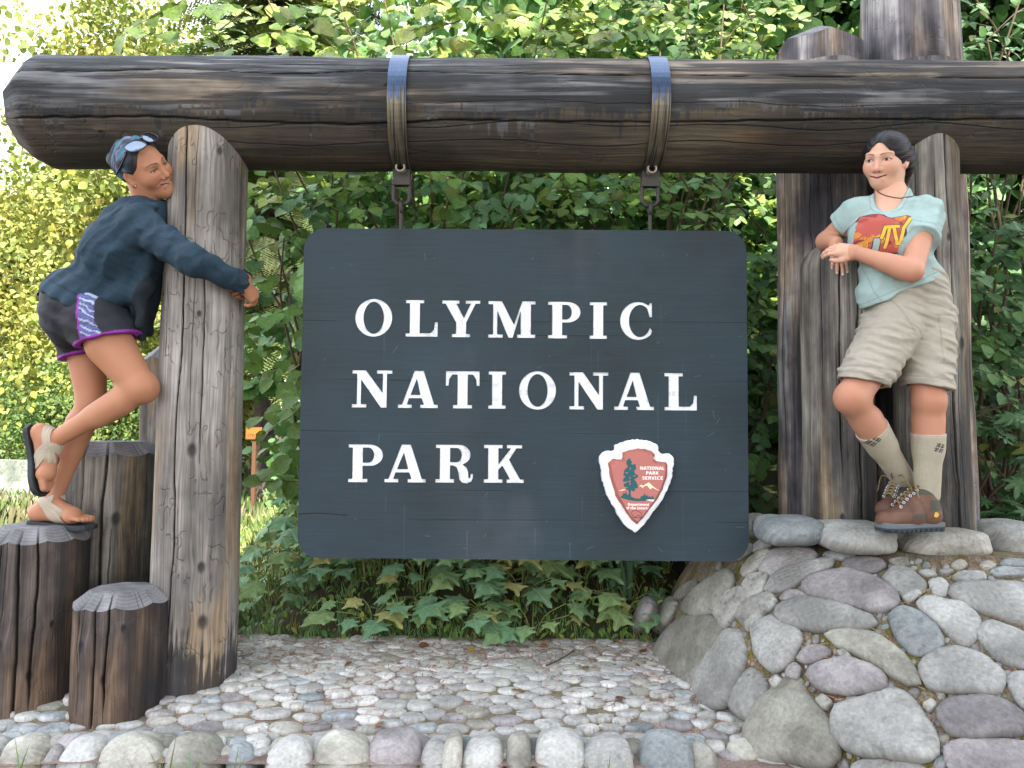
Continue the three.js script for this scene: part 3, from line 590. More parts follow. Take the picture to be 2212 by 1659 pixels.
const lightWood = woodTex({ seed: 3, streak: 0.7, dark: P3(88, 84, 80), mid: P3(124, 117, 110), light: P3(156, 150, 142), circ: 0.93, len: 2.2, H: 1400, worm: 1,
  cracks: [{ u: 0.975, v0: 0.05, v1: 2.3, w: 0.0022, d: 0.012, s: 4 }, { u: 0.90, v0: 1.3, v1: 2.4, w: 0.0018, d: 0.010, s: 8 }, { u: 0.06, v0: 0.9, v1: 1.7, w: 0.0012, d: 0.008, s: 15 }, ...someCracks(5, 5, 2.2, 0.0012)],
  knots: [{ u: 0.035, v: 0.93, r: 0.020 }, { u: 0.045, v: 1.44, r: 0.010 }, { u: 0.08, v: 0.50, r: 0.016 }, { u: 0.10, v: 2.07, r: 0.013 }, { u: 0.70, v: 1.2, r: 0.018 }, { u: 0.09, v: 0.30, r: 0.02 }],
  stain: (u, v, f, m) => { const d = smooth(0.25, 0.16, v + 0.30 * (f - 0.5) + 0.14 * (m - 0.5) + 0.20 * (fbm(u * 9, v * 3 + 2, 9, 2) - 0.5)), k = 1 - 0.50 * d; return [k, k, k * (1 + 0.04 * d)]; } });
const darkWood = woodTex({ seed: 21, dark: P3(26, 24, 25), mid: P3(54, 46, 43), light: P3(96, 84, 77), circ: 1.05, len: 1.3, W: 800, H: 800, worm: 0.5,
  cracks: [{ u: 0.985, v0: 0.0, v1: 1.5, w: 0.0036, d: 0.018, s: 2 }, { u: 0.03, v0: 0.10, v1: 1.5, w: 0.0026, d: 0.02, s: 5 }, { u: 0.92, v0: 0.12, v1: 0.72, w: 0.0018, d: 0.015, s: 9 }, ...someCracks(9, 9, 1.3, 0.0014)],
  knots: [{ u: 0.94, v: 0.34, r: 0.018 }, { u: 0.03, v: 0.23, r: 0.014 }, { u: 0.09, v: 0.40, r: 0.012 }, { u: 0.5, v: 0.6, r: 0.02 }] });
const brownWood = woodTex({ seed: 33, dark: P3(42, 40, 39), mid: P3(90, 84, 77), light: P3(142, 136, 124), circ: 1.0, len: 1.6, W: 800, H: 900, worm: 0.45,
  cracks: [{ u: 0.03, v0: 0.0, v1: 1.8, w: 0.0032, d: 0.022, s: 12 }, { u: 0.955, v0: 0.3, v1: 1.4, w: 0.0016, d: 0.012, s: 6 }, ...someCracks(13, 10, 1.6, 0.0015)],
  knots: [{ u: 0.02, v: 0.22, r: 0.011 }, { u: 0.07, v: 0.75, r: 0.02 }, { u: 0.95, v: 0.12, r: 0.012 }, { u: 0.02, v: 1.15, r: 0.012 }] });
const tallWood = woodTex({ seed: 47, dark: P3(46, 44, 47), mid: P3(98, 92, 94), light: P3(164, 159, 155), circ: 1.3, len: 2.2, W: 900, H: 1000, worm: 0.6,
  cracks: someCracks(17, 12, 2.2, 0.0022), knots: [{ u: 0.995, v: 2.1, r: 0.014 }, { u: 0.055, v: 2.15, r: 0.018 }, { u: 0.06, v: 1.9, r: 0.014 }] });
const woods = [lightWood, darkWood, brownWood, tallWood], woodMats = new Map(woods.map(w => [w, woodMat(w, w === lightWood ? 0.014 : 0.011)]));
function post(name, label, cfg, group) {
  const t = thing(name, label, 'log post', [cfg.x, cfg.y ?? 0, cfg.z], group), g = logGeo(cfg);
  mesh('trunk', g.side, woodMats.get(cfg.tex), t); mesh('cut_top', g.top, cfg.cut || cfg.dome ? woodMats.get(cfg.tex) : endMat, t); t.rotation.y = cfg.turn ?? 0; return t;
}
// ================================================================ the beam and the posts
const beamL = at(50, 240, 0), beamR = at(2160, 262, 0);
const BY = (beamL.y + beamR.y) / 2, BR = 0.216, BX0 = beamL.x + 0.015, BX1 = 2.14;
const beamWood = woodTex({ seed: 61, dark: P3(72, 70, 70), mid: P3(108, 104, 101), light: P3(150, 144, 139), circ: 1.36, len: 4.4, W: 860, H: 1900, worm: 0.5,
  cracks: [{ u: 0.93, v0: 0.0, v1: 4.6, w: 0.0022, d: 0.012, s: 71 }, { u: 0.075, v0: 0.0, v1: 4.6, w: 0.0024, d: 0.013, s: 74 }, { u: 0.815, v0: 0.1, v1: 4.6, w: 0.0024, d: 0.012, s: 78 }, ...someCracks(27, 16, 4.4, 0.0016)],
  knots: [{ u: 0.86, v: 0.72, r: 0.018 }, { u: 0.98, v: 1.5, r: 0.012 }, { u: 0.11, v: 0.4, r: 0.010 }],
  // blackened upper face with runs of dark stain over the browner underside
  stain: (u, v, f, m) => {
    const a = u > 0.5 ? u - 1 : u;                                       // 0 faces the camera, positive is downward
    const n1 = fbm(v * 9, 2.5, 0, 3), run = Math.pow(vn(v * 60 + 7, 9), 2.5), run2 = Math.pow(vn(v * 150 + 3, 19), 3);
    const edge = 0.03 + 0.06 * (n1 - 0.5) + 0.085 * run * smooth(0.35, 0.65, n1) + 0.05 * run2, ragged = 0.05 * (m - 0.5) + 0.03 * (f - 0.5);
    const crust = smooth(edge + 0.010, edge - 0.010, a + 0.5 * ragged), flake = fbm(u * 70, v * 3.2 + 3, 70, 3) + 0.6 * (fbm(u * 12, v * 2 + 8, 12, 3) - 0.5), bleached = smooth(0.44, 0.66, flake + ragged);   // blackened crust with drip marks over bare brown wood; bleached fibres on it
    const k = lerp(0.36, 0.78, bleached), c = clamp(crust * (0.85 + 0.3 * m));
    return [lerp(0.56, k, c), lerp(0.51, k * 1.02, c), lerp(0.42, k * 1.06, c)];
  } });
{
  const t = thing('log_beam', 'thick weathered horizontal log beam with bevelled ends, dark stained underneath', 'log beam', [BX0, BY, 0]);
  const g = logGeo({ r0: BR + 0.002, r1: BR - 0.004, h: BX1 - BX0, tex: beamWood, NT: 260, NY: 160, seed: 3, wob: 0.006, oval: 0.012 });
  // bevel both ends: pull the last stretch in along facets
  const p = g.side.attributes.position, L = BX1 - BX0;
  for (let i = 0; i < p.count; i++) {
    const x = p.getX(i), y = p.getY(i), z = p.getZ(i), th = Math.atan2(x, z), r = Math.hypot(x, z); let m = 9;
    for (let k = 0; k < 9; k++) { const a = (k + 0.35) / 9 * 2 * Math.PI + 0.12 * Math.sin(k * 3), c = Math.cos(th - a); if (c > 0.3) { m = Math.min(m, (0.140 + y * 0.80) / c, (0.140 + (L - y) * 0.85) / c); } }
    if (m < r) p.setXYZ(i, x * m / r, y, z * m / r);
  }
  g.side.computeVertexNormals();
  { const N = g.side.attributes.normal; for (let j = 0; j <= 160; j++) { const a = j * 261, b = a + 260, n = V(N.getX(a) + N.getX(b), N.getY(a) + N.getY(b), N.getZ(a) + N.getZ(b)).normalize(); N.setXYZ(a, n.x, n.y, n.z); N.setXYZ(b, n.x, n.y, n.z); } }
  const mk = geo => { geo.rotateZ(-Math.PI / 2); geo.rotateX(0); return geo; };
  const bm = woodMat(beamWood, 0.012);
  const side = mesh('trunk', mk(g.side), bm, t);
  for (const e of [0, 1]) {                                              // sawn end faces
    const pos = [0, e ? L - 0.0 : 0.0, 0], uv = [0.5, 0.5], idx = []; for (let i = 0; i <= 60; i++) { const th = i / 60 * 2 * Math.PI; let m = 9; for (let k = 0; k < 9; k++) { const a = (k + 0.35) / 9 * 2 * Math.PI + 0.12 * Math.sin(k * 3), c = Math.cos(th - a); if (c > 0.3) m = Math.min(m, 0.140 / c); } pos.push(Math.sin(th) * m, e ? L : 0, Math.cos(th) * m); uv.push(0.5 + Math.sin(th) * m / 0.4, 0.5 + Math.cos(th) * m / 0.4); if (i < 60) idx.push(0, 1 + i, 2 + i); }
    mesh('end_face', mk(geoFrom(pos, idx, uv)), endMat, t);
  }
  t.rotation.x = 0;
}
const saddle = (x0, z0, y0) => (x, z) => { const dz = z + z0; return BY - y0 - Math.sqrt(Math.max(0.0004, (BR + 0.001) ** 2 - dz * dz)); };
const P_ = (px, z) => (px - 1106) / FOCAL * (EYE.z - z);
post('log_post', 'tall pale grey log post being hugged, carrying the beam beside the sign', { x: at(412, 1400, 0.062).x, z: 0.040, r0: 0.158, r1: 0.143, h: BY - 0.09, tex: lightWood, lean: [0.003, 0], seed: 2, cut: saddle(0, 0.040, 0), square: 2.4, oval: 0, wob: 0.006, NY: 100, NT: 300 }, null);
const pc = at(2006, 900, 0.062);
post('log_post', 'narrow log post with arched top behind the leaning girl, carrying the beam', { x: pc.x + 0.012, y: 0.60, z: 0.062, r0: 0.135, r1: 0.115, h: BY - 0.60 - 0.08, tex: brownWood, lean: [-0.004, 0], seed: 4, cut: saddle(0, 0.062, 0.60), turn: 0 });
post('log_post', 'tall thick grey log post rising behind the beam above the frame', { x: at(1962, 60, -0.44).x, y: 0.45, z: -0.44, r0: 0.235, r1: 0.208, h: 2.75, tex: tallWood, seed: 6, facets: 8 });
post('log_post', 'grey log post with a ridged top just above the beam, next to the tallest post', { x: at(1768, 60, -0.41).x, y: 0.45, z: -0.41, r0: 0.192, r1: 0.182, h: at(1768, 66, -0.41).y - 0.45 + 0.01, tex: tallWood, seed: 8, facets: 5, flat: 0.12, bev: 0.11, turn: 1.9 });
const pb = at(1815, 800, 0.05);
post('log_post', 'short log post with rounded top under the crossed hands on the stone mound', { x: pb.x, y: 0.58, z: 0.02, r0: 0.136, r1: 0.132, h: at(1815, 540, 0.05).y - 0.58 + 0.02, tex: brownWood, seed: 12, facets: 16, flat: 0.42, bev: 0.10, dome: true });
post('log_stump', 'dark log stump under the standing sandal, next to the small stump', { x: -1.806, z: 0.115, y: -0.10, r0: 0.184, r1: 0.172, h: at(97, 1133, 0.115).y + 0.10, tex: darkWood, seed: 14, facets: 9, flat: 0.70, bev: 0.055, turn: 0.3 });
post('log_stump', 'smallest log stump, pale on top, standing on the cobbles', { x: -1.425, z: 0.225, y: -0.08, r0: 0.156, r1: 0.150, h: at(268, 1266, 0.2).y + 0.08, tex: darkWood, seed: 15, facets: 8, flat: 0.66, bev: 0.05, turn: -0.05 });
post('log_stump', 'waist-high log stump between the dark stump and the hugged post', { x: at(238, 1000, -0.17).x, z: -0.17, y: -0.1, r0: 0.185, r1: 0.176, h: at(238, 953, -0.17).y + 0.1, tex: brownWood, seed: 16, facets: 8, flat: 0.72, bev: 0.055, turn: 0.2 });
post('log_stump', 'log stump with slanting top half hidden behind the hugged post', { x: -1.555, z: -0.46, y: -0.1, r0: 0.15, r1: 0.145, h: at(330, 748, -0.46).y + 0.1, tex: brownWood, seed: 18, facets: 6, flat: 0.5, bev: 0.07, turn: 1.1 });

// ================================================================ the hanging sign
const SC = at(1131.5, 849, 0), SW = 1.752, SH = 1.296, ST = 0.062;
const signCropX = u => (u - 1095) / 1207.5, signCropY = (u, v) => -(v - (821 + (u - 1095) * 0.0085)) / 1207.5;
const H_ = 0.095, S_ = 0.28;
const arc = (cx, cy, rx, ry, a0, a1, n = 14) => { const o = []; for (let i = 0; i <= n; i++) { const a = lerp(a0, a1, i / n) * Math.PI / 180; o.push([cx + rx * Math.cos(a), cy + ry * Math.sin(a)]); } return o; };
const GLYPH = {
  I: w => { const c = w / 2; return [[[0, 0], [w, 0], [w, H_], [c + S_ / 2, H_], [c + S_ / 2, 1 - H_], [w, 1 - H_], [w, 1], [0, 1], [0, 1 - H_], [c - S_ / 2, 1 - H_], [c - S_ / 2, H_], [0, H_]]]; },
  L: w => [[[0, 0], [w, 0], [w, 0.40], [w - 0.09, 0.40], [w - 0.11, 0.20], [w - 0.20, 0.105], [0.11 + S_, 0.105], [0.11 + S_, 1 - H_], [0.5, 1 - H_], [0.5, 1], [0, 1], [0, 1 - H_], [0.11, 1 - H_], [0.11, H_], [0, H_]]],
  N: w => [[[0, 0], [0.40, 0], [0.40, H_], [0.25, H_], [0.25, 0.74], [w - 0.30, 0], [w - 0.14, 0], [w - 0.14, 1 - H_], [w, 1 - H_], [w, 1], [w - 0.42, 1], [w - 0.42, 1 - H_], [w - 0.26, 1 - H_], [w - 0.26, 0.40], [0.37, 1], [0, 1], [0, 1 - H_], [0.13, 1 - H_], [0.13, H_], [0, H_]]],
  M: w => [[[0, 0], [0.40, 0], [0.40, H_], [0.25, H_], [0.25, 0.72], [w / 2 - 0.09, 0], [w / 2 + 0.03, 0], [w - 0.40, 0.72], [w - 0.40, H_], [w - 0.50, H_], [w - 0.50, 0], [w, 0], [w, H_], [w - 0.12, H_], [w - 0.12, 1 - H_], [w, 1 - H_], [w, 1], [w - 0.36, 1], [w / 2 + 0.06, 0.36], [0.37, 1], [0, 1], [0, 1 - H_], [0.13, 1 - H_], [0.13, H_], [0, H_]]],
  Y: w => { const c = w / 2; return [[[c - 0.25, 0], [c + 0.25, 0], [c + 0.25, H_], [c + S_ / 2, H_], [c + S_ / 2, 0.40], [w - 0.13, 1 - H_], [w, 1 - H_], [w, 1], [w - 0.40, 1], [w - 0.40, 1 - H_], [w - 0.27, 1 - H_], [c + 0.075, 0.52], [0.39, 1 - H_], [0.47, 1 - H_], [0.47, 1], [0, 1], [0, 1 - H_], [0.09, 1 - H_], [c - S_ / 2, 0.40], [c - S_ / 2, H_], [c - 0.25, H_]]]; },
  A: w => [[[0, 0], [0.38, 0], [0.38, H_], [0.25, H_], [0.30, 0.26], [w - 0.44, 0.26], [w - 0.385, H_], [w - 0.48, H_], [w - 0.48, 0], [w, 0], [w, H_], [w - 0.10, H_], [w / 2 + 0.15, 1], [w / 2 - 0.10, 1], [0.11, H_], [0, H_]], [[0.345, 0.355], [w - 0.475, 0.355], [w / 2 - 0.035, 0.78]]],
  T: w => { const c = w / 2; return [[[c - 0.26, 0], [c + 0.26, 0], [c + 0.26, H_], [c + S_ / 2, H_], [c + S_ / 2, 0.9], [w - 0.18, 0.9], [w - 0.10, 0.78], [w - 0.085, 0.60], [w, 0.60], [w, 1], [0, 1], [0, 0.60], [0.085, 0.60], [0.10, 0.78], [0.18, 0.9], [c - S_ / 2, 0.9], [c - S_ / 2, H_], [c - 0.26, H_]]]; },
  O: w => [arc(w / 2, 0.5, w / 2, 0.515, 0, 354, 59), arc(w / 2, 0.5, w / 2 - 0.235, 0.43, 0, 352, 44)],
  C: w => [[[w, 0.99], [w - 0.05, 0.99], [w - 0.10, 0.92], ...arc(0.49, 0.5, 0.49, 0.515, 58, 316, 44), [w, 0.24], [w - 0.06, 0.33], ...arc(0.54, 0.5, 0.29, 0.43, 318, 48, 36), [w - 0.07, 0.60], [w, 0.60]]],
  P: w => [[[0, 0], [0.52, 0], [0.52, H_], [0.11 + S_, H_], [0.11 + S_, 0.43], [w - 0.36, 0.43], ...arc(w - 0.36, 0.715, 0.36, 0.285, -80, 90, 18), [0, 1], [0, 1 - H_], [0.11, 1 - H_], [0.11, H_], [0, H_]], [[0.11 + S_, 0.52], [0.46, 0.52], ...arc(w - 0.39, 0.715, 0.145, 0.195, -80, 80, 12), [0.11 + S_, 0.91]]],
  R: w => [[[0, 0], [0.50, 0], [0.50, H_], [0.11 + S_, H_], [0.11 + S_, 0.45], [0.46, 0.45], [0.56, 0.40], [0.60, 0.28], [0.63, 0.08], [0.71, 0.0], [0.83, -0.02], [0.95, 0.03], [w, 0.13], [w, 0.24], [w - 0.065, 0.24], [w - 0.08, 0.13], [w - 0.115, 0.12], [w - 0.13, 0.30], [w - 0.18, 0.41], [w - 0.28, 0.475], ...arc(w - 0.37, 0.735, 0.30, 0.265, -50, 90, 16), [0, 1], [0, 1 - H_], [0.11, 1 - H_], [0.11, H_], [0, H_]], [[0.11 + S_, 0.54], [0.48, 0.54], ...arc(w - 0.44, 0.725, 0.13, 0.185, -80, 80, 12), [0.11 + S_, 0.91]]],
  K: w => [[[0, 0], [0.50, 0], [0.50, H_], [0.11 + S_, H_], [0.11 + S_, 0.34], [0.49, 0.45], [0.69, H_], [0.60, H_], [0.60, 0], [w, 0], [w, H_], [w - 0.10, H_], [0.67, 0.61], [w - 0.20, 1 - H_], [w - 0.05, 1 - H_], [w - 0.05, 1], [0.60, 1], [0.60, 1 - H_], [0.71, 1 - H_], [0.11 + S_, 0.49], [0.11 + S_, 1 - H_], [0.50, 1 - H_], [0.50, 1], [0, 1], [0, 1 - H_], [0.11, 1 - H_], [0.11, H_], [0, H_]]],
};
const LINES = [
  ['OLYMPIC', [[287, 465], [528, 683], [702, 885], [922, 1148], [1207, 1363], [1405, 1489], [1550, 1703]], 374, 551, 0.0115],
  ['NATIONAL', [[278, 470], [497, 688], [723, 885], [926, 1010], [1071, 1248], [1310, 1496], [1522, 1712], [1760, 1915]], 714, 892, 0.0078],
  ['PARK', [[267, 432], [438, 635], [680, 858], [908, 1098]], 1066, 1245, 0.002]];
const sign = thing('hanging_sign', 'large dark green-grey wooden sign with three lines of carved white letters', 'sign', [SC.x, SC.y - SH / 2, 0]);
{
  const glyphs = [];
  for (const [word, xs, top, base, sl] of LINES) [...word].forEach((ch, i) => {
    const [l, r] = xs[i], cap = (base - top) / 1207.5, x0 = signCropX(l), w = signCropX(r) - x0, mid = 1095, by = -(base + ((l + r) / 2 - 287) * sl - (821 + ((l + r) / 2 - 1095) * 0.0062)) / 1207.5;
    const loops = GLYPH[ch](w / cap).map(q => q.map(([a, b]) => [x0 + a * cap, by + b * cap]));
    glyphs.push({ ch, loops });
  });
  const rr = 0.083, W2 = SW / 2, H2 = SH / 2, board = new THREE.Shape();
  const outline = s => { s.moveTo(-W2 + rr, -H2); s.lineTo(W2 - rr, -H2); s.absarc(W2 - rr, -H2 + rr, rr, -Math.PI / 2, 0); s.lineTo(W2, H2 - rr); s.absarc(W2 - rr, H2 - rr, rr, 0, Math.PI / 2); s.lineTo(-W2 + rr, H2); s.absarc(-W2 + rr, H2 - rr, rr, Math.PI / 2, Math.PI); s.lineTo(-W2, -H2 + rr); s.absarc(-W2 + rr, -H2 + rr, rr, Math.PI, 1.5 * Math.PI); return s; };
  outline(board);
  const pathOf = (pts, C) => { const s = new C(); pts.forEach(([a, b], i) => i ? s.lineTo(a, b) : s.moveTo(a, b)); s.closePath(); return s; };
  const islands = []; for (const g of glyphs) { board.holes.push(pathOf(g.loops[0], THREE.Path)); if (g.loops[1]) islands.push(pathOf(g.loops[1], THREE.Shape)); }
  const DEP = 0.009;
  const front = new THREE.ExtrudeGeometry([board, ...islands], { depth: DEP, bevelEnabled: false, curveSegments: 10 }); front.translate(0, 0, ST / 2 - DEP);
  const back = new THREE.ExtrudeGeometry(outline(new THREE.Shape()), { depth: ST - DEP - 0.004, bevelEnabled: true, bevelSize: 0.0035, bevelThickness: 0.004, bevelOffset: -0.0035, bevelSegments: 2, curveSegments: 10 }); back.translate(0, 0, -ST / 2 + 0.0);
  for (const g of [front, back]) { const p = g.attributes.position, uv = g.attributes.uv; for (let i = 0; i < p.count; i++) uv.setXY(i, p.getX(i) / SW + 0.5, p.getY(i) / SH + 0.5); }
  // paint: dark slate green with board joints, runs, scuffs and pinkish reflected light painted as paler patches
  const RS = rng(17), marks = []; for (let i = 0; i < 70; i++) marks.push([RS(), RS(), 0.002 + 0.018 * Math.pow(RS(), 3), RS() * 3.14, RS() < 0.7 ? 1 : -1]);
  const runs = []; for (let i = 0; i < 22; i++) runs.push([0.12 + 0.78 * RS(), 0.05 + 0.75 * RS(), 0.08 + 0.25 * RS(), 0.0006 + 0.0012 * RS()]);
  const joints = [0.715, 0.675, 0.535, 0.378, 0.205, 0.115];
  const W = 1500, Hh = 1110, cd = new Uint8Array(W * Hh * 4), bd = new Uint8Array(W * Hh * 4);
  const cw = W >> 2, chh = Hh >> 2, lowA = new Float32Array((cw + 2) * (chh + 2)), lowB = lowA.slice(); for (let j = 0; j < chh + 2; j++) for (let i = 0; i < cw + 2; i++) { const u = i / cw, v = j / chh; lowA[j * (cw + 2) + i] = fbm(u * 7 + 2, v * 5 + 3, 0, 5); lowB[j * (cw + 2) + i] = fbm(u * 6 + 9, v * 2.2 + 7, 0, 5); }
  const low = (a, u, v) => { const x = u * cw, y = v * chh, xi = Math.floor(x), yi = Math.floor(y), fx = x - xi, fy = y - yi, k = yi * (cw + 2) + xi; return (a[k] * (1 - fx) + a[k + 1] * fx) * (1 - fy) + (a[k + cw + 2] * (1 - fx) + a[k + cw + 3] * fx) * fy; };
  for (let j = 0; j < Hh; j++) for (let i = 0; i < W; i++) {
    const u = (i + 0.5) / W, v = (j + 0.5) / Hh; const grain = fbm(u * 14, v * 260, 0, 2), cl = low(lowA, u, v), fine = vn(u * 700, v * 520);
    const wearSheenMask = smooth(0.56, 0.74, low(lowB, u, v)) * smooth(0.25, 0.45, u) * smooth(0.8, 0.55, u);
    let r = 0.126, g = 0.194, b = 0.226; const k = 0.88 + 0.42 * (cl - 0.5) + 0.16 * (grain - 0.5) + 0.06 * (fine - 0.5); r *= k; g *= k; b *= k;
    r += 0.075 * wearSheenMask; g += 0.046 * wearSheenMask; b += 0.042 * wearSheenMask;
    let h = 0.6 + 0.12 * (grain - 0.5) + 0.06 * (fine - 0.5);
    for (const q of joints) { const e = Math.abs(v - q - 0.002 * Math.sin(u * 5 + q * 40)); if (e < 0.003) { const gate = smooth(0.35, 0.65, fbm(u * 5, q * 99, 0, 3)), kk = smooth(0.0022, 0.0004, e) * gate; h -= 0.5 * kk; r *= 1 - 0.3 * kk; g *= 1 - 0.3 * kk; b *= 1 - 0.3 * kk; } }
    { const e = Math.abs(v - 0.128 - 0.003 * Math.sin(u * 40) - 0.012 * u), kk = u < 0.11 ? smooth(0.0028, 0.0006, e) : 0; h -= 0.6 * kk; r *= 1 - 0.6 * kk; g *= 1 - 0.6 * kk; b *= 1 - 0.6 * kk; }
    for (const [ru, rv, rl, rw] of runs) if (v < rv && v > rv - rl && Math.abs(u - ru) < rw) { const kk = 0.05 * smooth(rv - rl, rv, v); r += kk; g += kk; b += kk; }
    const p = (j * W + i) * 4; cd[p] = clamp(r) * 255; cd[p + 1] = clamp(g) * 255; cd[p + 2] = clamp(b) * 255; cd[p + 3] = 255; bd[p] = bd[p + 1] = bd[p + 2] = clamp(h) * 255; bd[p + 3] = 255;
  }
  for (const [mu, mv, ml, ma, sg] of marks) { const n = Math.ceil(ml * W) + 2; for (let q = 0; q < n; q++) { const X = Math.floor(mu * W + Math.cos(ma) * q), Y = Math.floor(mv * Hh + Math.sin(ma) * q); if (X < 0 || Y < 0 || X >= W || Y >= Hh) continue; const p = (Y * W + X) * 4; for (let c = 0; c < 3; c++) cd[p + c] = clamp(cd[p + c] + (sg > 0 ? 60 : -40), 0, 255); } }
  const tx = (d, s) => { const t = new THREE.DataTexture(d, W, Hh, THREE.RGBAFormat); t.magFilter = THREE.LinearFilter; t.minFilter = THREE.LinearMipmapLinearFilter; t.generateMipmaps = true; if (s) t.colorSpace = THREE.SRGBColorSpace; t.needsUpdate = true; return t; };
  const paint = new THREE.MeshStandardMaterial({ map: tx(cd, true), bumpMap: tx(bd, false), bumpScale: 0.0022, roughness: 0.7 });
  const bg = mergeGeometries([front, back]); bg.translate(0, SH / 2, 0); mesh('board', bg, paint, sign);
  const wt = dataTex(256, 256, (u, v, o) => { const a = fbm(u * 6, v * 6, 6, 4), b = fbm(u * 50, v * 50, 50, 2), k = 0.90 + 0.14 * (a - 0.5) + 0.08 * (b - 0.5) - 0.10 * smooth(0.66, 0.75, fbm(u * 11, v * 11 + 5, 11, 3)); o[0] = k; o[1] = k; o[2] = k * 1.0; });
  const white = new THREE.MeshStandardMaterial({ map: wt, roughness: 0.6, bumpMap: wt, bumpScale: 0.002 });
  const names = { O: 'letter_o' };
  for (const g of glyphs) {
    const s = pathOf(g.loops[0], THREE.Shape); if (g.loops[1]) s.holes.push(pathOf(g.loops[1], THREE.Path));
    const lg = new THREE.ExtrudeGeometry(s, { depth: 0.004, bevelEnabled: true, bevelSize: 0.0012, bevelThickness: 0.0015, bevelOffset: -0.0013, bevelSegments: 1, curveSegments: 4 });
    lg.translate(0, SH / 2, ST / 2 - DEP - 0.001); const uv = lg.attributes.uv; for (let i = 0; i < uv.count; i++) uv.setXY(i, uv.getX(i) / 0.3, uv.getY(i) / 0.3);
    const m = mesh('letter', lg, white, sign); m.userData.label = `white carved capital letter ${g.ch}`;
  }
  const nail = new THREE.SphereGeometry(0.0055, 10, 6), dark = MAT(SRGB(30, 32, 34), 0.7);
  for (const [u, v] of [[1968, 503], [1117, 115], [852, 238], [930, 703]]) { const m = mesh('bolt_hole', nail, dark, sign); m.position.set(signCropX(u), signCropY(u, v) + SH / 2, ST / 2 - 0.002); m.scale.set(u === 1968 ? 1 : 0.6, u === 1968 ? 1 : 0.6, 0.5); }

  // arrowhead badge, traced at 3934 px to the metre
  const bx = q => [(q[0] / 6.38 + 1430 - 720) * 1.9575, (q[1] / 6.38 + 1050 - 540) * 1.9575];
  const toSign = q => { const [u, v] = bx(q); return new THREE.Vector2(signCropX(u), signCropY(u, v) + SH / 2); };
  const OUT = [[780, 138], [880, 150], [980, 172], [1070, 210], [1103, 265], [1102, 310], [1125, 352], [1190, 368], [1262, 355], [1332, 420], [1330, 520], [1312, 620], [1300, 720], [1258, 850], [1200, 980], [1130, 1090], [1040, 1210], [950, 1330], [880, 1430], [810, 1492], [740, 1552], [690, 1520], [600, 1460], [550, 1390], [480, 1290], [420, 1180], [370, 1090], [310, 990], [280, 880], [236, 740], [225, 620], [200, 500], [196, 410], [250, 348], [320, 314], [390, 325], [432, 300], [425, 240], [520, 190], [640, 155]];
  const INN = [[545, 338], [640, 300], [780, 275], [880, 285], [980, 315], [1040, 375], [1008, 430], [1060, 472], [1130, 480], [1200, 485], [1228, 530], [1215, 700], [1150, 900], [1060, 1060], [960, 1190], [850, 1330], [765, 1420], [690, 1370], [600, 1250], [520, 1120], [440, 990], [400, 850], [360, 740], [345, 640], [325, 500], [400, 430], [470, 447], [535, 442], [548, 395]];
  const jag = (pts, amp, n, seed) => { const R = rng(seed), o = []; for (let i = 0; i < pts.length; i++) { const a = pts[i], b = pts[(i + 1) % pts.length], L = Math.hypot(b[0] - a[0], b[1] - a[1]), k = Math.max(1, Math.round(L / n)); for (let q = 0; q < k; q++) { const t = q / k, s = (R() - 0.5) * amp; o.push([lerp(a[0], b[0], t) + s * (b[1] - a[1]) / L, lerp(a[1], b[1], t) - s * (b[0] - a[0]) / L]); } } return o; };
  const shapeOf = pts => new THREE.Shape(pts.map(toSign));
  const og = new THREE.ExtrudeGeometry(shapeOf(jag(OUT, 16, 40, 3)), { depth: 0.018, bevelEnabled: true, bevelSize: 0.005, bevelThickness: 0.007, bevelOffset: -0.005, bevelSegments: 2 }); og.translate(0, 0, ST / 2 + 0.001);
  const badge = mesh('arrowhead_badge', og, white, sign); badge.userData.label = 'white carved arrowhead emblem with a brown inner arrowhead';
  const ig = new THREE.ExtrudeGeometry(shapeOf(jag(INN, 10, 55, 4)), { depth: 0.010, bevelEnabled: true, bevelSize: 0.010, bevelThickness: 0.012, bevelOffset: -0.010, bevelSegments: 1 }); ig.translate(0, 0, ST / 2 + 0.020);
  const brown = MAT(SRGB(158, 92, 80), 0.7); mesh('inner_arrowhead', ig, brown, badge);
  // printed face of the inner arrowhead
  const cv = document.createElement('canvas'); cv.width = 1000; cv.height = 1200; const c = cv.getContext('2d');
  c.fillStyle = 'rgb(178,106,96)'; c.fillRect(0, 0, 1000, 1200); const RB = rng(8); for (let i = 0; i < 2600; i++) { const k = RB(); c.fillStyle = k < 0.5 ? 'rgba(140,78,66,0.10)' : 'rgba(205,135,122,0.08)'; c.fillRect(RB() * 1000, RB() * 1200, 3 + RB() * 18, 2 + RB() * 5); }
  c.translate(-300, -250);
  const poly = (f, pts) => { c.fillStyle = f; c.beginPath(); pts.forEach((p, i) => i ? c.lineTo(p[0], p[1]) : c.moveTo(p[0], p[1])); c.closePath(); c.fill(); };
  const green = 'rgb(18,84,86)';
  poly('rgb(238,222,180)', [[470, 920], [540, 895], [580, 890], [575, 902], [520, 915]]);
  poly('rgb(238,222,180)', [[785, 850], [820, 822], [850, 838], [880, 815], [935, 785], [975, 825], [1010, 855], [1050, 882], [1105, 912], [1070, 903], [1020, 882], [985, 862], [962, 892], [935, 868], [915, 838], [880, 838], [835, 870], [820, 848]]);
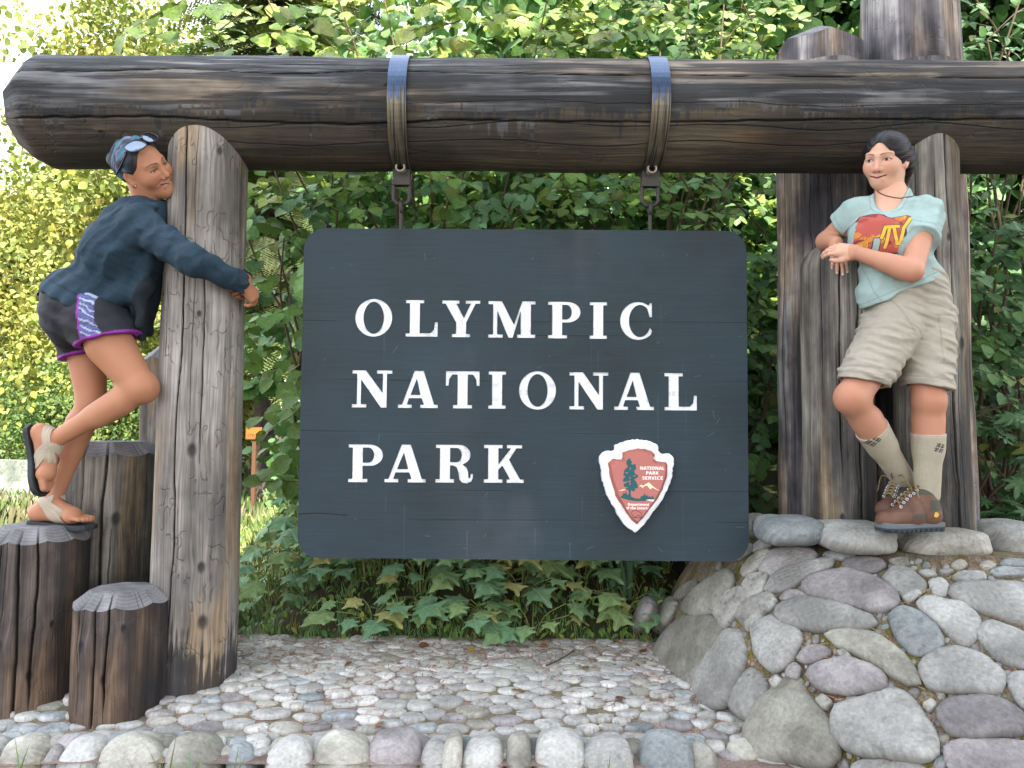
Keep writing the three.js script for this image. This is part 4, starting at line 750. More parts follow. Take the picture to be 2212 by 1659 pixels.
  poly(green, [[635, 430], [660, 430], [655, 455], [682, 480], [668, 510], [700, 525], [735, 508], [738, 545], [745, 590], [715, 610], [725, 655], [778, 685], [770, 710], [715, 745], [745, 780], [775, 850], [762, 880], [720, 876], [735, 905], [700, 925], [665, 905], [660, 960], [672, 1000], [720, 1025], [800, 1030], [820, 985], [845, 995], [868, 945], [885, 985], [915, 975], [920, 1005], [950, 990], [965, 1010], [990, 985], [1022, 1035], [900, 1045], [880, 1065], [740, 1068], [620, 1052], [500, 1015], [540, 975], [558, 930], [572, 965], [590, 915], [605, 960], [620, 985], [632, 940], [620, 895], [580, 900], [600, 870], [560, 850], [552, 810], [610, 790], [540, 775], [555, 720], [590, 705], [548, 690], [560, 620], [580, 585], [618, 560], [605, 530], [590, 500], [605, 480], [578, 472], [608, 460]]);
  c.fillStyle = 'rgb(178,106,96)'; for (const [x, y, w, h] of [[580, 640, 40, 12], [645, 750, 10, 85], [700, 688, 40, 10], [650, 570, 12, 30], [645, 705, 12, 30], [590, 775, 45, 8], [570, 860, 50, 7]]) c.fillRect(x, y, w, h);
  poly('rgb(245,238,225)', [[890, 1045], [1020, 1040], [1000, 1075], [950, 1062]]);
  c.fillStyle = 'rgb(245,240,232)'; c.textAlign = 'center'; c.font = 'bold 68px sans-serif';
  const fit = (s, x, y, w) => { c.save(); c.translate(x, y); const m = c.measureText(s).width; c.scale(w / m, 1); c.fillText(s, 0, 0); c.restore(); };
  fit('NATIONAL', 985, 598, 375); fit('PARK', 985, 670, 195); fit('SERVICE', 992, 745, 318); c.font = 'bold 54px sans-serif'; fit('Department', 778, 1136, 325); fit('of the Interior', 775, 1190, 378);
  c.strokeStyle = 'rgb(40,40,44)'; c.lineWidth = 8; c.beginPath(); c.moveTo(720, 1300); c.quadraticCurveTo(660, 1270, 680, 1225); c.quadraticCurveTo(730, 1190, 790, 1225); c.quadraticCurveTo(840, 1250, 820, 1310); c.lineTo(800, 1310); c.lineTo(800, 1285); c.lineTo(760, 1280); c.lineTo(745, 1310); c.lineTo(720, 1300); c.stroke(); c.beginPath(); c.moveTo(690, 1314); c.lineTo(830, 1318); c.stroke();
  const bt = new THREE.CanvasTexture(cv); bt.colorSpace = THREE.SRGBColorSpace;
  const FACE = INN.map(([x, y]) => { const dx = x - 780, dy = y - 760, L = Math.hypot(dx, dy); return [x - dx / L * 42, y - dy / L * 42]; });
  const fs = new THREE.ShapeGeometry(shapeOf(FACE)); const p0 = toSign([300, 1450]), p1 = toSign([1300, 250]); { const p = fs.attributes.position, uv = fs.attributes.uv; for (let i = 0; i < p.count; i++) uv.setXY(i, (p.getX(i) - p0.x) / (p1.x - p0.x), (p.getY(i) - p0.y) / (p1.y - p0.y)); }
  fs.translate(0, 0, ST / 2 + 0.043); mesh('emblem_print', fs, new THREE.MeshStandardMaterial({ map: bt, roughness: 0.65 }), badge);
}
// ================================================================ straps, shackles and eye bolts
const strapTex = dataTex(256, 512, (u, v, o) => {  // upper half painted blue as reflected sky, worn streaked steel below
  const n = fbm(u * 14, v * 2.4 + 4, 0, 3), d = 0.50 + 0.14 * (vn(u * 11 + 3, 2) - 0.5), wearSheenMask = smooth(d + 0.015, d - 0.015, v), st = smooth(0.42, 0.58, n) * wearSheenMask, f = 0.9 + 0.2 * vn(u * 60, v * 30);
  o[0] = lerp(0.27, lerp(0.20, 0.42, st), wearSheenMask) * f; o[1] = lerp(0.33, lerp(0.21, 0.38, st), wearSheenMask) * f; o[2] = lerp(0.43, lerp(0.21, 0.31, st), wearSheenMask) * f;
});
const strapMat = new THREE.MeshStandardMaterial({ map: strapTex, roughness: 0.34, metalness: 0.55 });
const ironMat = new THREE.MeshStandardMaterial({ color: SRGB(70, 66, 62), roughness: 0.6, metalness: 0.6, bumpMap: stoneBump, bumpScale: 0.001 });
const pipeMat = new THREE.MeshStandardMaterial({ color: SRGB(150, 140, 128), roughness: 0.6, metalness: 0.4 });
[[866, 0.0, 'blue-grey steel strap and shackle holding the sign over the first line of letters', 868], [1417, -0.014, 'blue-grey steel strap and shackle holding the sign above the emblem side', 1404]].forEach(([px, sk, label, bpx], n) => {
  const topP = at(px, 250, BR), x = topP.x * (EYE.z - 0.0) / (EYE.z - BR) * 0.965 + 0.0, bx = at(bpx, 400, 0).x, hw = 0.0355;
  const t = thing('sign_hanger', label, 'strap', [x, BY, 0], 'steel straps that hang the sign');
  const pos = [], uv = [], idx = [], NA = 64, r1 = BR + 0.004, r2 = BR + 0.010; let k = 0;
  const sect = [[-hw, r2], [hw, r2], [hw, r2 - 0.007], [-hw, r2 - 0.007]];
  for (let i = 0; i <= NA; i++) {
    const a = i / NA * 2 * Math.PI;                                      // 0 at the bottom, towards the camera first
    const sh = lerp(bx - x, 0, smooth(0, 0.22, Math.min(i, NA - i) / NA));
    sect.forEach(([sx, sr], q) => { pos.push(sx + sh, -Math.cos(a) * sr, Math.sin(a) * sr); uv.push(q === 1 || q === 2 ? 1 : 0, Math.min(i, NA - i) / NA * 2); });
    if (i < NA) for (let q = 0; q < 4; q++) { const A = i * 4 + q, B = i * 4 + (q + 1) % 4; idx.push(A, B, A + 4, B, B + 4, A + 4); }
  }
  let sg = geoFrom(pos, idx, uv).toNonIndexed(); sg.computeVertexNormals();
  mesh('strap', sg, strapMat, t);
  // tab under the beam, with a bolt sleeve through it
  const dx = bx - x;
  const tab = new THREE.BoxGeometry(0.070, 0.085, 0.006); for (const z of [0.014, -0.014]) { const g = tab.clone(); g.translate(dx, -BR - 0.030, z); mesh('tab', g, ironMat, t); }
  const sl = new THREE.TorusGeometry(0.0165, 0.0045, 10, 24); sl.translate(dx, -BR - 0.012, 0.05); const slb = new THREE.CylinderGeometry(0.0185, 0.0185, 0.075, 20, 1, true); slb.rotateX(Math.PI / 2); slb.translate(dx, -BR - 0.012, 0.012);
  mesh('bolt_sleeve', mergeGeometries([sl, slb]), pipeMat, t);
  const pin = new THREE.CylinderGeometry(0.011, 0.011, 0.07, 14); pin.rotateZ(Math.PI / 2); pin.translate(dx, -BR - 0.058, 0); mesh('shackle_pin', pin, ironMat, t);
  // D shackle
  const sy = -BR - 0.06, pts = []; for (let i = 0; i <= 24; i++) { const a = Math.PI + Math.PI * i / 24; pts.push(V(dx + Math.cos(a) * 0.032, sy - 0.062 + Math.sin(a) * 0.026, 0)); } pts.unshift(V(dx - 0.032, sy + 0.012, 0)); pts.push(V(dx + 0.032, sy + 0.012, 0));
  mesh('shackle', tube(pts, 0.0078, 60, 10), ironMat, t);
  // eye bolt screwed into the sign's top edge
  const e = []; const top = SC.y + SH / 2 - BY; for (let i = 0; i <= 20; i++) { const a = -Math.PI / 2 + 2 * Math.PI * i / 20; e.push(V(dx, sy - 0.088 - 0.012 + Math.sin(a) * 0.022, Math.cos(a) * 0.016)); }
  mesh('eye_bolt', mergeGeometries([tube(e, 0.0075, 40, 10), tube([V(dx, sy - 0.115, 0), V(dx, (sy + top) / 2 - 0.05, 0), V(dx, top - 0.01, 0)], 0.0078, 8, 10)]), ironMat, t);
});
// ================================================================ leaves
// profile: [t along, half width]; the blade is folded along its midrib and droops towards the tip
function leafGeo(profile, { fold = 0.22, droop = 0.25, serr = 0.0, waves = 0.03 } = {}) {
  const pos = [], uv = [], idx = []; const n = profile.length;
  profile.forEach(([t, w], i) => {
    const dz = -droop * t * t, e = w * (1 + (i % 2 ? serr : -serr)), wv = waves * (i % 2 ? 1 : -1);
    pos.push(0, dz, t, -e, dz + fold * e + wv * (w > 0.05 ? 1 : 0), t - (i % 2 ? 0 : 0.02), e, dz + fold * e + wv * (w > 0.05 ? 1 : 0), t - (i % 2 ? 0 : 0.02));
    uv.push(0.5, t, 0.5 - w, t, 0.5 + w, t);
    if (i < n - 1) { const a = i * 3, b = a + 3; idx.push(a, a + 1, b, a + 1, b + 1, b, a, b, a + 2, a + 2, b, b + 2); }
  });
  return geoFrom(pos, idx, uv);
}
const hazelLeaf = leafGeo([[0, 0.02], [0.03, 0.20], [0.12, 0.34], [0.26, 0.43], [0.42, 0.47], [0.58, 0.45], [0.72, 0.36], [0.84, 0.24], [0.93, 0.10], [1.0, 0.0]], { fold: 0.2, droop: 0.22, serr: 0.035, waves: 0.012 });
const roundLeaf = leafGeo([[0, 0.02], [0.1, 0.26], [0.3, 0.42], [0.55, 0.43], [0.8, 0.26], [1, 0]], { fold: 0.18, droop: 0.18, waves: 0.01 });
const slimLeaf = leafGeo([[0, 0.02], [0.2, 0.20], [0.5, 0.24], [0.8, 0.13], [1, 0]], { fold: 0.25, droop: 0.3, waves: 0 });
function lobedLeaf(lobes) {                                        // a palmate leaf: base at the origin, lobes fan out from a centre
  const pts = [[0, 0.02]]; const c = [0, 0.34];
  lobes.forEach(([a, r, notch]) => { const t = a * Math.PI / 180, tb = (a - 13) * Math.PI / 180, tc = (a + 13) * Math.PI / 180; pts.push([c[0] + Math.sin(tb) * r * 0.62, c[1] + Math.cos(tb) * r * 0.62]); pts.push([c[0] + Math.sin(tb + 0.1) * r * 0.82, c[1] + Math.cos(tb + 0.1) * r * 0.82]); pts.push([c[0] + Math.sin(t) * r, c[1] + Math.cos(t) * r]); pts.push([c[0] + Math.sin(tc - 0.1) * r * 0.82, c[1] + Math.cos(tc - 0.1) * r * 0.82]); pts.push([c[0] + Math.sin(tc) * r * 0.62, c[1] + Math.cos(tc) * r * 0.62]); if (notch) { const tn = notch[0] * Math.PI / 180; pts.push([c[0] + Math.sin(tn) * notch[1], c[1] + Math.cos(tn) * notch[1]]); } });
  const pos = [c[0], 0.035, c[1]], uv = [0.5, 0.4], idx = [];
  pts.forEach(([x, z]) => { const r = Math.hypot(x - c[0], z - c[1]); pos.push(x, -0.30 * r * r + 0.05 * Math.sin(r * 9 + x * 8), z); uv.push(0.5 + x, z); });
  for (let i = 1; i <= pts.length; i++) idx.push(0, i, i % pts.length + 1);
  return geoFrom(pos, idx, uv);
}
const thimbleLeaf = lobedLeaf([[-118, 0.40, [-90, 0.30]], [-62, 0.52, [-33, 0.36]], [0, 0.66, [33, 0.36]], [62, 0.52, [90, 0.30]], [118, 0.40]]);
const mapleLeaf = lobedLeaf([[-125, 0.34, [-100, 0.20]], [-78, 0.54, [-56, 0.26]], [-36, 0.60, [-17, 0.32]], [0, 0.66, [17, 0.32]], [36, 0.60, [56, 0.26]], [78, 0.54, [100, 0.20]], [125, 0.34]]);
const veinTex = dataTex(128, 128, (u, v, o) => {
  const x = Math.abs(u - 0.5), mid = smooth(0.022, 0.006, x), s = ((v - x * 0.75) * 9) % 1, side = smooth(0.13, 0.03, Math.abs(((s + 1) % 1) - 0.5)) * 0.5, m = fbm(u * 9, v * 9, 0, 3), k = 0.88 + 0.24 * (m - 0.5) + 0.14 * Math.max(mid, side * 0.6);
  o[0] = k * (1 + 0.06 * mid); o[1] = k; o[2] = k * (1 + 0.04 * mid);
});
const leafMaterial = (color, t = 0.30, rough = 0.5) => new THREE.MeshPhysicalMaterial({ color, map: veinTex, bumpMap: veinTex, bumpScale: 0.002, roughness: rough, transmission: t, thickness: 0, side: THREE.DoubleSide, specularIntensity: 0.45 });
const LIN = (r, g, b) => new THREE.Color().setRGB(r, g, b);
const barkMat = new THREE.MeshStandardMaterial({ map: darkWood.map, bumpMap: darkWood.bump, bumpScale: 0.01, roughness: 0.95 });
const twigMat = MAT(SRGB(92, 76, 60), 0.9), greenStem = MAT(SRGB(120, 128, 72), 0.8);
const basis = (pos, tip, nor, s) => { const z = tip.clone().normalize(), x = V().crossVectors(nor, z).normalize(), y = V().crossVectors(z, x); return new THREE.Matrix4().makeBasis(x.multiplyScalar(s), y.multiplyScalar(s), z.multiplyScalar(s)).setPosition(pos); };
const whiteLeaf = leafMaterial(0xffffff, 0.38, 0.5), broadLeaf = new THREE.MeshStandardMaterial({ color: 0xffffff, roughness: 0.6, side: THREE.DoubleSide }), firLeaf = new THREE.MeshStandardMaterial({ color: 0xffffff, roughness: 0.7, side: THREE.DoubleSide }), sunLeaf = leafMaterial(0xffffff, 0.45, 0.65);
const leafMatCache = {};
function leafMatFor(c) { const k = [c.r, c.g, c.b].map(v => Math.round(Math.pow(v, 1 / 2.2) * 14)).join(); return leafMatCache[k] ??= leafMaterial(c.clone(), 0.32); }
const isBehindSign = p => { const q = toPx(p); return (q[0] > 675 && q[0] < 1595 && q[1] > 520 && q[1] < 1185) || q[0] < -20 || q[0] > 2240 || q[1] < -20; };
// sprays of leaves along twigs, the way a broad-leaved shrub carries them
function shrub(name, label, category, base, cfg, group) {
  const t = thing(name, label, category, base, group), R = rng(cfg.seed), twigs = [], all = [];
  const cam = EYE.clone();
  cfg.vol.forEach(v => {
    for (let s = 0; s < v.n; s++) {
      const p = V(lerp(v.x[0], v.x[1], R()), lerp(v.y[0], v.y[1], R()), lerp(v.z[0], v.z[1], Math.pow(R(), v.bias ?? 1)));
      const gh = groundH(p.x, p.z); if (p.y < gh + 0.04) p.y = gh + 0.04 + 0.2 * R();
      const dir = V((R() - 0.5) * 1.8, (R() - 0.55) * 0.7, 0.25 + 0.6 * R()).normalize(), up = V((R() - 0.5) * 0.5, 0.9, 0.35 + 0.5 * R()).normalize();
      const len = (v.len ?? 0.34) * (0.6 + 0.6 * R()), nl = Math.round((v.leaves ?? 8) * (0.7 + 0.5 * R())), pts = [];
      for (let i = 0; i <= 4; i++) { const a = i / 4; pts.push(p.clone().addScaledVector(dir, a * len).add(V(0.03 * Math.sin(a * 5 + s), -0.07 * a * a, 0))); }
      twigs.push(tube(pts, q => 0.0028 * (1 - 0.6 * q), 4, 4));
      const tint = v.col[Math.floor(R() * v.col.length)], tv = 0.8 + 0.45 * R();
      const side = V().crossVectors(dir, up).normalize(), crv = new THREE.CatmullRomCurve3(pts);
      for (let i = 0; i < nl; i++) {
        const a = (i + 0.6) / nl, sg = i % 2 ? 1 : -1, q = crv.getPoint(Math.min(1, a)), nor = up.clone().add(V((R() - 0.5) * 0.9, (R() - 0.5) * 0.5, (R() - 0.5) * 0.9)).normalize();
        const tip = (i === nl - 1 ? dir.clone() : side.clone().multiplyScalar(sg).addScaledVector(dir, 0.55)).add(V((R() - 0.5) * 0.5, -0.25 - 0.4 * R(), (R() - 0.5) * 0.5)).normalize();
        const size = v.size * (0.42 + 0.85 * R()), c = tint.clone().multiplyScalar(tv * (0.85 + 0.3 * R())); if (R() < (v.yellow ?? 0.03)) c.lerp(LIN(0.34, 0.30, 0.07), 0.7);
        all.push({ m: basis(q, tip, nor, size), c, p: q, geo: v.geo, near: q.distanceTo(cam) - (v.pref ?? 0) });
      }
    }
  });
  // main stems from the ground up into the sprays
  const stems = []; for (let i = 0; i < (cfg.stems ?? 7) * 2; i++) {
    const v = cfg.vol[i % cfg.vol.length], tx = lerp(v.x[0], v.x[1], R()), ty = lerp(v.y[0], v.y[1], 0.4 + 0.6 * R()), tz = lerp(v.z[0], v.z[1], 0.3 + 0.5 * R());
    const b = V(base.x + (R() - 0.5) * 0.25, groundH(base.x, base.z) - 0.03, base.z + (R() - 0.5) * 0.2), e = V(tx, Math.max(ty, b.y + 0.3), tz), pts = []; for (let k = 0; k <= 6; k++) { const a = k / 6; pts.push(V(lerp(b.x, e.x, a * a * 0.6 + a * 0.4) + 0.05 * Math.sin(k * 2 + i), lerp(b.y, e.y, a), lerp(b.z, e.z, a) + 0.04 * Math.cos(k * 1.7 + i))); }
    if (i % 2) pts.push(e.clone().add(V((R() - 0.5) * 0.7, 0.1 + 0.25 * R(), 0.15 * R())));
    stems.push(tube(pts, q => (cfg.stemR ?? 0.013) * (0.6 + 0.6 * hash2(i, 5)) * (1 - 0.7 * q), 18, 6));
  }
  const inv = g => { g.translate(-t.position.x, -t.position.y, -t.position.z); return g; };
  mesh('stem', inv(mergeGeometries(stems)), twigMat, t); mesh('twigs', inv(mergeGeometries(twigs)), twigMat, t).userData.kind = 'stuff';
  all.sort((a, b) => a.near - b.near);
  const off = new THREE.Matrix4().makeTranslation(-t.position.x, -t.position.y, -t.position.z); let n = 0; const rest = new Map();
  for (const l of all) {
    l.m.premultiply(off);
    if (n < (cfg.near ?? 160) && !isBehindSign(l.p)) { const m = mesh('leaf', l.geo, leafMatFor(l.c), t); m.applyMatrix4(l.m); n++; }
    else { if (!rest.has(l.geo)) rest.set(l.geo, []); rest.get(l.geo).push(l); }
  }
  for (const [geo, list] of rest) instanced('foliage', geo, cfg.mat ?? whiteLeaf, list.map(l => l.m), list.map(l => l.c), t);
  return t;
}
// a handful of leaves joined into one tuft, so that a crown needs few copies
function tuftGeo(leaf, n, size, seed, flat = 0.75) { const R = rng(seed), gs = []; for (let i = 0; i < n; i++) { const d = V(R() - 0.5, (R() - 0.5) * flat, R() - 0.5).normalize().multiplyScalar(Math.pow(R(), 0.45)), g = leaf.clone(); g.applyMatrix4(basis(d, V(R() - 0.5, -0.7 * R(), R() - 0.5).normalize(), V((R() - 0.5) * 1.2, 0.8, (R() - 0.5) * 1.2 + 0.2).normalize(), size * (0.6 + 0.7 * R()))); gs.push(g); } return mergeGeometries(gs); }
const roundTufts = [1, 2, 3].map(k => tuftGeo(roundLeaf, 70, 0.15, 500 + k));
const G1 = [LIN(0.17, 0.325, 0.070), LIN(0.14, 0.285, 0.068), LIN(0.22, 0.36, 0.070), LIN(0.15, 0.30, 0.12)];
const G2 = [LIN(0.28, 0.40, 0.060), LIN(0.24, 0.37, 0.065), LIN(0.34, 0.42, 0.065), LIN(0.19, 0.34, 0.09)];
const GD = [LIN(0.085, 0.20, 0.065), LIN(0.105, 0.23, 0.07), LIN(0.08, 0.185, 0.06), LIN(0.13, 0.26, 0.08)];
const at3 = (px, z) => (px - 1106) / FOCAL * (EYE.z - z);
shrub('hazel_shrub', 'broad-leaved bright green shrub crowding the right side of the hugged post', 'shrub', V(-1.05, groundH(-1.05, -1.3), -1.3), { seed: 101, near: 230, stems: 8,
  vol: [{ x: [-1.62, -0.92], y: [1.22, 2.4], z: [-1.7, -0.72], n: 68, size: 0.092, geo: hazelLeaf, col: G1 }, { x: [-1.12, -0.9], y: [0.6, 1.3], z: [-1.5, -0.72], n: 26, size: 0.092, geo: hazelLeaf, col: G1 }, { x: [-1.5, -0.6], y: [2.2, 3.3], z: [-1.7, -0.9], n: 60, size: 0.09, geo: hazelLeaf, col: G2 }, { x: [-1.32, -0.5], y: [0.5, 3.2], z: [-2.8, -1.6], n: 120, size: 0.09, geo: hazelLeaf, col: G1 }] }, 'shrubs behind the sign');
shrub('hazel_shrub', 'yellow-green shrub with large leaves hanging above the beam between the straps', 'shrub', V(-0.35, groundH(-0.35, -1.6), -1.6), { seed: 102, near: 250, stems: 9,
  vol: [{ x: [-1.75, 0.45], y: [2.55, 3.6], z: [-1.8, -0.62], n: 105, size: 0.092, geo: hazelLeaf, col: G2 }, { x: [-0.95, 0.35], y: [1.75, 2.6], z: [-1.8, -0.75], n: 70, size: 0.085, geo: hazelLeaf, col: G1 }, { x: [-1.3, 0.6], y: [1.6, 4.2], z: [-2.8, -1.5], n: 160, size: 0.09, geo: hazelLeaf, col: G2 }] }, 'shrubs behind the sign');
shrub('hazel_shrub', 'small-leaved olive green shrub behind the right strap', 'shrub', V(0.85, groundH(0.85, -1.5), -1.5), { seed: 103, near: 230, stems: 9,
  vol: [{ x: [0.2, 1.5], y: [2.5, 3.7], z: [-1.9, -0.8], n: 140, size: 0.072, len: 0.30, leaves: 9, geo: roundLeaf, col: G2 }, { x: [0.2, 1.3], y: [1.75, 2.6], z: [-1.8, -0.7], n: 95, size: 0.072, geo: roundLeaf, col: G1 }, { x: [0.2, 1.8], y: [1.6, 4.2], z: [-2.8, -1.5], n: 190, size: 0.08, geo: roundLeaf, col: G2 }] }, 'shrubs behind the sign');
shrub('snowberry_shrub', 'dark small-leaved shrub filling the gap between sign and posts', 'shrub', V(1.15, groundH(1.15, -1.0), -1.0), { seed: 104, near: 150, stems: 6,
  vol: [{ x: [0.72, 1.40], y: [0.55, 2.0], z: [-1.2, -0.75], n: 150, size: 0.062, len: 0.26, leaves: 9, geo: roundLeaf, col: GD }] });
shrub('snowberry_shrub', 'dense dark green shrub at the right of the posts above the stone mound', 'shrub', V(2.45, groundH(2.45, -0.95), -0.95), { seed: 105, near: 260, stems: 9,
  vol: [{ x: [1.95, 3.0], y: [0.95, 2.05], z: [-1.1, -0.5], n: 190, size: 0.062, len: 0.26, leaves: 9, geo: roundLeaf, col: GD }, { x: [1.9, 3.2], y: [0.6, 3.3], z: [-2.2, -1.1], n: 220, size: 0.075, geo: roundLeaf, col: GD }, { x: [1.9, 3.0], y: [2.3, 3.2], z: [-1.3, -0.6], n: 110, size: 0.075, geo: slimLeaf, col: GD }] });
shrub('vine_maple', 'low maple with pointed lobed leaves to the right of the girl\'s boots', 'shrub', V(2.35, groundH(2.35, -0.8), -0.8), { seed: 106, near: 90, stems: 6,
  vol: [{ x: [1.98, 2.7], y: [0.62, 1.15], z: [-0.85, -0.5], n: 34, size: 0.125, len: 0.34, leaves: 5, geo: mapleLeaf, col: [LIN(0.085, 0.20, 0.09), LIN(0.10, 0.22, 0.09)] }] });
{ // single twigs that reach into the picture at the right edge
  shrub('overhanging_twig', 'pale green leafy twig reaching in front of the beam end', 'twig', V(2.55, groundH(2.55, -0.2), -0.2), { seed: 107, near: 14, stems: 2, stemR: 0.006, vol: [{ x: [2.02, 2.16], y: [2.33, 2.56], z: [0.0, 0.16], n: 3, size: 0.085, len: 0.16, leaves: 4, geo: hazelLeaf, col: G1 }] });
}
// bank behind, right and up the slope: a wall of darker growth that closes the view
{
  const t = thing('hillside_thicket', 'mass of shaded green undergrowth covering the slope behind the sign', 'undergrowth', [0, 0, -4]); t.userData.kind = 'stuff';
  const R = rng(120), sets = [[], [], []], cols = [[], [], []], tufts = [1, 2, 3].map(k => tuftGeo(roundLeaf, 34, 0.30, 520 + k, 0.8));
  for (let i = 0; i < 1700; i++) {
    const z = -lerp(2.0, 9, Math.pow(R(), 1.4)), x = lerp(-1.2 + 0.30 * (z + 0.6) + 0.3, 6.0, R()), y = groundH(x, z) + Math.pow(R(), 1.2) * lerp(0.4, 4.4, smooth(-2.6, -0.9, x + 0.25 * (z + 2))), k = i % 3;
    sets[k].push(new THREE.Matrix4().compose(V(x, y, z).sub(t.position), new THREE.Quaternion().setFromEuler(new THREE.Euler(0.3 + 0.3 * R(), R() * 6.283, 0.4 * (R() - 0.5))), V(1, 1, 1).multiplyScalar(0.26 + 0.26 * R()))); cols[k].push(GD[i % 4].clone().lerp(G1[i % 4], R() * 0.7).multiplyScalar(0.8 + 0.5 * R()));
  }
  sets.forEach((m, k) => instanced('foliage', tufts[k], whiteLeaf, m, cols[k], t));
}
// ================================================================ thimbleberry under the sign
{
  const R = rng(130); const cols = [LIN(0.24, 0.42, 0.21), LIN(0.28, 0.45, 0.19), LIN(0.21, 0.39, 0.20), LIN(0.32, 0.45, 0.17), LIN(0.50, 0.48, 0.17)].map(c => leafMaterial(c, 0.25, 0.6));
  for (let k = 0; k < 60; k++) {
    const x = lerp(-1.25, 0.86, ((k * 0.618) % 1)), z = -0.54 - 0.75 * R() - (x < -0.75 ? 0.30 : 0), gy = groundH(x, z), t = thing('thimbleberry', 'large-leaved thimbleberry plant growing below the sign behind the cobbles', 'plant', [x, gy, z], 'thimbleberry plants below the sign');
    const hgt = lerp(0.12, 0.42, smooth(-0.54, -1.2, z)) * (0.75 + 0.5 * R()), stems = [], nl = 8 + Math.floor(R() * 6);
    for (let i = 0; i < nl; i++) {
      const a = R() * 6.283, r = 0.05 + 0.16 * R(), h = hgt * (0.35 + 0.7 * (i / nl)), p = V(Math.cos(a) * r, h, Math.sin(a) * r * 0.8 + 0.03);
      stems.push(tube([V(0.01 * Math.cos(a), -0.03, 0), V(p.x * 0.35, h * 0.6, p.z * 0.35), p], 0.0028, 6, 4));
      const tip = V(Math.cos(a), -0.10 - 0.25 * R(), Math.sin(a) + 0.5).normalize(), nor = V((R() - 0.5) * 0.6, 1, 0.15 + 0.55 * R()).normalize();
      const m = mesh('leaf', thimbleLeaf, cols[Math.min(4, Math.floor(R() * (x > -0.6 && x < 0.1 ? 5 : 4.4)))], t); m.applyMatrix4(basis(p, tip, nor, 0.15 * (0.6 + 0.7 * R())));
    }
    mesh('stem', mergeGeometries(stems), greenStem, t);
  }
}
// ferns
function fern(x, z, y, label, s, seed, turn = 0) {
  const t = thing('sword_fern', label, 'fern', [x, y ?? groundH(x, z), z]), R = rng(seed), mat = leafMaterial(LIN(0.06, 0.15, 0.04), 0.3, 0.55);
  for (let f = 0; f < 9; f++) {
    const a = turn + f / 9 * 6.283 + R() * 0.4, pts = []; for (let i = 0; i <= 8; i++) { const q = i / 8; pts.push(V(Math.cos(a) * q * s, s * (0.75 * q - 0.62 * q * q), Math.sin(a) * q * s)); }
    const c = new THREE.CatmullRomCurve3(pts), gs = [tube(pts, 0.0022, 10, 3)]; gs[0].deleteAttribute('uv');
    for (let i = 1; i < 26; i++) for (const sd of [-1, 1]) { const q = i / 26, p = c.getPoint(q), d = c.getTangent(q), sidev = V().crossVectors(d, V(0, 1, 0)).normalize().multiplyScalar(sd), L = s * 0.17 * Math.sin(Math.PI * Math.pow(q, 0.7)) + 0.004, e = p.clone().addScaledVector(sidev, L).addScaledVector(d, L * 0.3).add(V(0, -L * 0.25, 0)), w = d.clone().multiplyScalar(s * 0.016); const g = geoFrom([...p.clone().sub(w).toArray(), ...p.clone().add(w).toArray(), ...e.toArray()], [0, 1, 2]); gs.push(g); }
    mesh('frond', mergeGeometries(gs.map(g => { const q = g.index ? g.toNonIndexed() : g; q.deleteAttribute('uv'); q.computeVertexNormals(); return q; })), mat, t);
  }
  return t;
}
fern(2.02, -0.42, 0.58, 'small sword fern at the back edge of the stone mound', 0.34, 140);
fern(2.28, -0.50, 0.58, 'arching sword fern under the maple leaves by the mound', 0.4, 141, 0.3);
fern(0.55, -1.15, undefined, 'shaded fern between thimbleberry leaves below the sign corner', 0.4, 142, 0.2);
// grasses and small ground cover
function grassField(name, label, n, seed, place, cols, w = 0.004) {
  const R = rng(seed), mats = [], cs = [], blades = []; n = Math.round(n / 7); for (let k = 0; k < 8; k++) { const b = geoFrom([-w, 0, 0, w, 0, 0, -0.7 * w, 0.5, 0.06, 0.7 * w, 0.5, 0.06, 0, 1, 0.22], [0, 1, 2, 1, 3, 2, 2, 3, 4]); b.scale(9, 0.6 + 0.6 * R(), 1); b.rotateX((R() - 0.5) * 0.7); b.rotateZ((R() - 0.5) * 0.7); b.rotateY(R() * 6.283); b.translate((R() - 0.5) * 0.6, 0, (R() - 0.5) * 0.6); blades.push(b); } const g = mergeGeometries(blades);
  for (let i = 0; i < n; i++) { const [p, h] = place(R) || []; if (!p) continue; const q = new THREE.Quaternion().setFromEuler(new THREE.Euler((R() - 0.5) * 0.3, R() * 6.283, (R() - 0.5) * 0.3)); mats.push(new THREE.Matrix4().compose(p, q, V(h, h, h))); cs.push(cols[Math.floor(R() * cols.length)].clone().multiplyScalar(0.7 + 0.6 * R())); }
  const m = instanced(name, g, new THREE.MeshStandardMaterial({ color: 0xffffff, roughness: 0.6, side: THREE.DoubleSide }), mats, cs, scene); m.name = numbered(name); m.userData.label = label; m.userData.category = 'grass'; return m;
}
const GR = [LIN(0.10, 0.20, 0.05), LIN(0.13, 0.22, 0.06), LIN(0.22, 0.22, 0.07), LIN(0.09, 0.18, 0.08)];
grassField('grass', 'fine green grass along the back edge of the cobbles', 3400, 150, R => { const x = lerp(-1.3, 0.75, R()), z = -0.46 - Math.pow(R(), 1.6) * 0.9; return [V(x, groundH(x, z) - 0.01, z), 0.04 + 0.08 * R()]; }, GR, 0.0028);
grassField('bank_grass', 'yellowish grass and weeds on the bank left of the sign', 16000, 151, R => { const z = -0.9 - Math.pow(R(), 1.5) * 7, e = -1.35 + 0.30 * (z + 0.6), x = e + lerp(-1.2, 0.75, R()); return [V(x, groundH(x, z) - 0.02, z), (0.05 + 0.11 * R()) * (1 + 0.06 * -z)]; }, [LIN(0.20, 0.24, 0.06), LIN(0.15, 0.22, 0.06), LIN(0.28, 0.26, 0.09), LIN(0.11, 0.19, 0.05)], 0.006);
